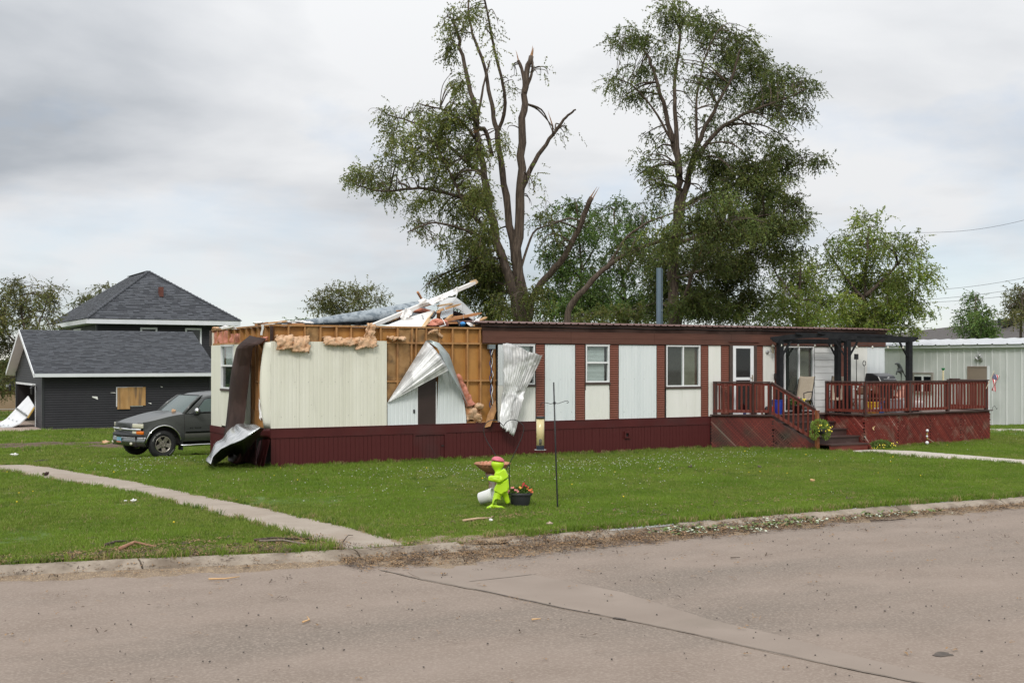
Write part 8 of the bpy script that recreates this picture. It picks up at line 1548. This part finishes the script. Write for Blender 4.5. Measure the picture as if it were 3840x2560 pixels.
def tz(x, y): return np.array([terrain(a, c) for a, c in zip(x, y)])
SWP = SWL + SWR[::-1]; FWP = FW_A + FW_B[::-1]; HOMEP = [(0.02, .02), (20.2, .02), (20.2, 5.15), (.02, 5.15)]; GARP = [(-1.6, 24.2), (5.1, 24.2), (5.1, 34), (-1.6, 34)]
DRV = [(-1.2, 24.3), (-14, 23.2), (-14, 33.6), (-1.2, 33.6)]
def lawn_points(n, x0, x1, y0, y1, margin=.02):
    x = RNG.uniform(x0, x1, n); y = RNG.uniform(y0, y1, n); ky = np.interp(x, [p[0] for p in KP], [p[1] for p in KP])
    edge = ky+.14+.10*np.array([fbm((a*1.5, 2, 7)) for a in x]); ok = y > edge
    for P in (SWP, FWP, HOMEP, GARP, DRV, DECKP): ok &= ~in_poly(x, y, P)
    for (cx, cy, rx, ry, s_) in SOIL+[(-1.75, -12.15, .5, .42, 0), (-.9, -12.4, .7, .16, 0)]:
        q = ((x-cx)/rx)**2+((y-cy)/ry)**2; ok &= ~((q < .8) & (RNG.uniform(size=n) < .6))
    ok &= in_view(x, y)
    return x[ok], y[ok]
def in_view(x, y, pad=800):
    rx, ry = x-CAM[0], y-CAM[1]; xc = rx*SA-ry*CA_; d = rx*CA_+ry*SA
    return (d > 3) & (np.abs(xc/d) < (1920+pad)/FPX)
G1 = grassmat('fresh grass blades', (0.138, 0.224, 0.021), (0.192, 0.286, 0.032), (0.21, 0.265, 0.046))
G2 = grassmat('yellow green grass blades', (0.13, 0.205, 0.030), (0.165, 0.235, 0.038), (0.085, 0.15, 0.02))
G3 = mat('dry grass blades', (0.30, 0.24, 0.10), (0.38, 0.31, 0.15), rough=.8, scale=3, trans=.3)
tufts = [tuft('blades', 44, .17, .085, G1, 1), tuft('blades', 44, .17, .075, G1, 2), tuft('blades', 40, .17, .08, G2, 3), tuft('blades', 44, .16, .09, G1, 4), tuft('blades', 10, .16, .085, G3, 5)]
pts = []; sz = []
for (n_, x0, x1, y0, y1, s_) in [(60000, -15, 24, -13.4, -6, .82), (32000, -15, 26, -6, .5, .95), (19000, -17, 5, .3, 12, 1.05), (9000, -16, 8, 12, 26, 1.25), (7000, 20, 46, -9, 12, 1.1), (4000, -34, 0, 12, 44, 1.8)]:
    x, y = lawn_points(n_, x0, x1, y0, y1); z = tz(x, y)-.012
    pts.append(np.stack([x, y, z], 1)); f = np.array([.88+.42*fbm((a*.5, c*.5, 3)) for a, c in zip(x, y)]); sz.append(s_*f*RNG.uniform(.75, 1.2, len(x)))
scatter('grass', np.concatenate(pts), np.concatenate(sz), tufts, 'mown green lawn grass around the mobile home', cat='grass')
# long fringe along path and kerb edges and against walls
pts = []
def fringe(P, n_, off=.05):
    L = [0]
    for p, q in zip(P, P[1:]): L.append(L[-1]+math.dist(p, q))
    for d in RNG.uniform(0, L[-1], n_):
        i = max(0, int(np.searchsorted(L, d))-1); i = min(i, len(P)-2); f = (d-L[i])/max(1e-6, L[i+1]-L[i])
        pts.append((lerp(P[i][0], P[i+1][0], f)+RNG.normal(0, off), lerp(P[i][1], P[i+1][1], f)+RNG.normal(0, off)))
fringe(SWL, 500, .035); fringe(SWR, 500, .035); fringe([(x, kerbY(x)+.17) for x in np.linspace(-9, 22, 60)], 900, .045)
fringe([(0, -.06), (13.2, -.06)], 420, .03); fringe([(-.05, 0), (-.05, 5.2)], 120, .03); fringe(FW_A[:-1], 160, .03); fringe([(-1.6, 24), (5, 24)], 160, .06)
fringe([(13.2, -.15), (14.3, -1.3), (15.2, -2.2)], 120, .04); fringe([(17.3, -2.5), (23, -1.95)], 160, .04)
p = np.array(pts); ok = in_view(p[:, 0], p[:, 1]) & ~((p[:, 0] > -3.1) & (p[:, 0] < -.9) & (p[:, 1] < -12.1)) & ~in_poly(p[:, 0], p[:, 1], SWP) & ~in_poly(p[:, 0], p[:, 1], DECKP); p = p[ok]
scatter('edge_grass', np.column_stack([p, tz(p[:, 0], p[:, 1])-.01]), RNG.uniform(.7, 1.25, len(p)), [tuft('long blades', 22, .07, .12, G1, 11, .005, .8), tuft('long blades', 22, .07, .11, G2, 12, .005, .8), tuft('long blades', 12, .07, .10, G3, 13, .005, .9)], 'longer untrimmed grass along paths, kerb and walls', cat='grass')
x = RNG.uniform(-9, 14, 1500); d_ = np.abs(RNG.normal(0, .32, 1500)); y = np.array([kerbY(a) for a in x])+.14+d_; k = in_view(x, y) & ~in_poly(x, y, SWP) & ~((x > -3.1) & (x < -.9) & (y < -12.1)) & ((x < -2) | (d_ < .35))
scatter('dry_grass', np.column_stack([x[k], y[k], tz(x[k], y[k])-.01]), RNG.uniform(.5, 1.1, k.sum()), [tuft('dry blades', 16, .08, .07, G3, 31, .005, 1.2), tuft('dry blades', 14, .09, .05, mat('brown thatch', (0.16, 0.10, 0.05), (0.22, 0.15, 0.08), rough=.9, scale=4, trans=.2), 32, .006, 1.5)], 'straw-coloured dead grass along the kerb edge', cat='grass')
# clover and dandelions
def blob_mesh(name, r, h, m):
    b = MB(); b.ball((0, 0, h), (r, r, r*.8), 6, 4); me = bpy.data.meshes.new(name); me.from_pydata(b.v, [], b.f); me.materials.append(m); return me
M_clov = mat('white clover heads', (0.60, 0.59, 0.52), (0.7, 0.69, 0.62), rough=.8, scale=30); M_dand = mat('dandelion yellow', (0.75, 0.52, 0.02), (0.8, 0.6, 0.03), rough=.8, scale=30)
cp = []
for (cx, cy, rx, ry, n_) in [(-2.2, 3.0, 1.3, 1.5, 330), (-3.0, .6, .8, 1.2, 160), (5.2, -3.6, 2.6, 1.6, 620), (2.2, -3.2, 1.8, 1.3, 330), (8.6, -3.2, 2.8, 1.5, 520), (11.5, -2.2, 2.0, .9, 240), (1.0, -6, 2.6, 1.4, 150), (6.5, -6, 4, 2, 170), (12.5, -4.5, 3, 1.5, 90), (0.6, 6.8, 2, .8, 220), (4, -8.5, 5, 2.5, 90), (19, -1.2, 4, 2, 90), (-1, -3, 2, 3, 80)]:
    k = np.array([(cx+RNG.normal(0, rx*.6), cy+RNG.normal(0, ry*.6)) for _ in range(int(n_*.45))]); cp.append(k)
cp = np.concatenate(cp); ok = np.ones(len(cp), bool)
for P in (SWP, HOMEP, DECKP, FWP): ok &= ~in_poly(cp[:, 0], cp[:, 1], P)
cp = cp[ok]; scatter('clover_flowers', np.column_stack([cp, tz(cp[:, 0], cp[:, 1])]), RNG.uniform(.6, 1.3, len(cp)), [blob_mesh('clover head', .0085, .072, M_clov), blob_mesh('clover head', .0068, .06, M_clov)], 'white clover heads dotted through the lawn', cat='clover')
x, y = lawn_points(70, -8, 20, -12.3, 4); scatter('dandelions', np.column_stack([x, y, tz(x, y)]), RNG.uniform(.7, 1.4, len(x)), [blob_mesh('dandelion head', .013, .06, M_dand)], 'scattered yellow dandelion heads in the lawn', cat='dandelion')
# storm litter: leaf scraps, bark and twigs
def flake(name, m, w, l, seed):
    r = np.random.default_rng(seed); b = MB()
    for i in range(5):
        a = r.uniform(0, 6.28); c = Vector((r.normal(0, .045), r.normal(0, .045), .012+.02*r.uniform())); d = Vector((math.cos(a), math.sin(a), r.normal(0, .3)))*l*r.uniform(.5, 1); s_ = Vector((-math.sin(a), math.cos(a), r.normal(0, .4)))*w*r.uniform(.5, 1)
        b.add([c-d, c-s_*.8, c+d, c+s_], [(0, 1, 2, 3)])
    me = bpy.data.meshes.new(name); me.from_pydata(b.v, [], b.f); me.materials.append(m); return me
M_f1 = mat('dry leaf scraps', (0.21, 0.125, 0.06), (0.30, 0.19, 0.10), rough=.9, scale=20); M_f2 = mat('pale leaf undersides', (0.40, 0.43, 0.32), (0.5, 0.53, 0.42), rough=.8, scale=20)
M_f3 = mat('dark bark scraps', (0.06, 0.042, 0.03), (0.10, 0.07, 0.05), rough=.95, scale=20); M_f4 = mat('wilted green leaves', (0.10, 0.15, 0.045), (0.15, 0.2, 0.06), rough=.8, scale=20)
fl = [flake('scrap', M_f1, .012, .04, 1), flake('scrap', M_f1, .02, .03, 2), flake('scrap', M_f3, .012, .05, 3), flake('scrap', M_f1, .006, .07, 4)]
lp = []
for (x0, x1, d0, d1, n_) in [(-8, -3, -.55, .9, 900), (-3.2, 1.6, -1.0, .25, 2600), (1.2, 5, -.95, .1, 1700), (5, 13, -.75, -.15, 1500), (-6.5, -2.8, .1, 1.0, 700), (-1.5, 8, .3, 2.6, 300)]:
    x = RNG.uniform(x0, x1, n_); y = np.array([kerbY(a) for a in x])+RNG.triangular(d0, (d0+d1)/2 if d1 > .5 else min(-.28, d1), d1, n_); lp.append(np.stack([x, y], 1))
for (cx, cy, r_, n_) in [(-5.0, -10.9, .7, 200), (-3.4, -11.4, .45, 160), (.6, -10.4, .8, 130), (-3.4, 15.5, 3, 260), (-.8, 13.6, 1.3, 80), (-3, 6.4, 1.4, 60)]:
    lp.append(np.stack([RNG.normal(cx, r_*.6, n_), RNG.normal(cy, r_*.4, n_)], 1))
x = RNG.uniform(-8, 14, 1200); y = RNG.uniform(-24, -13, 1200); k = RNG.uniform(size=1200) < np.exp((y+13)/3.5)+.05; lp.append(np.stack([x[k], y[k]], 1))
def gz(x, y):
    k = y-kerbY(x); return terrain(x, y)+.03 if k > .1 else (lerp(ROADZ+.05, -.01, min(1, max(0, (k+.24)/.3))) if k > -.24 else ROADZ+.012+.035*max(0, 1-(-k-.24)/.5))
lp = np.concatenate(lp); scatter('leaf_litter', [(a, c, gz(a, c)) for a, c in lp], RNG.uniform(.28, .88, len(lp)), fl, 'brown leaf scraps, bark and twigs along the kerb and lawn', cat='litter')
gp = np.array([(RNG.normal(0, 1), RNG.normal(0, 1)) for _ in range(260)]); c_ = []
for i, (cx, cy, rx, ry) in enumerate([(3.55, -12.95, .6, .12), (4.3, -12.9, .5, .1), (2.3, -12.85, .3, .1), (6.6, -12.95, .7, .08)]):
    q = gp[i::4]; c_.append(np.column_stack([cx+q[:, 0]*rx, cy+q[:, 1]*ry]))
c_ = np.concatenate(c_); scatter('wilted_leaves', [(a, c, gz(a, c)+abs(RNG.normal(0, .02))) for a, c in c_], RNG.uniform(.4, 1.1, len(c_)), [flake('leaf', M_f2, .035, .05, 21), flake('leaf', M_f4, .035, .05, 22), flake('leaf', M_f1, .02, .06, 23)], 'pale wilted leaves heaped in the gutter', cat='leaves')
# pebbles on the road
x = RNG.uniform(-9, 18, 1300); y = RNG.uniform(-25, -13.2, 1300); k = in_view(x, y)
M_peb = mat('dark pebbles', (0.055, 0.047, 0.042), (0.13, 0.11, 0.095), rough=.9, scale=8)
b = MB(); b.ball((0, 0, .006), (.014, .010, .008), 6, 4); pm = bpy.data.meshes.new('pebble'); pm.from_pydata(b.v, [], b.f); pm.materials.append(M_peb)
scatter('road_pebbles', np.column_stack([x[k], y[k], np.full(k.sum(), ROADZ+.008)]), RNG.uniform(.3, 1.0, k.sum())**1.5, [pm], 'small dark pebbles scattered over the road', cat='pebbles')
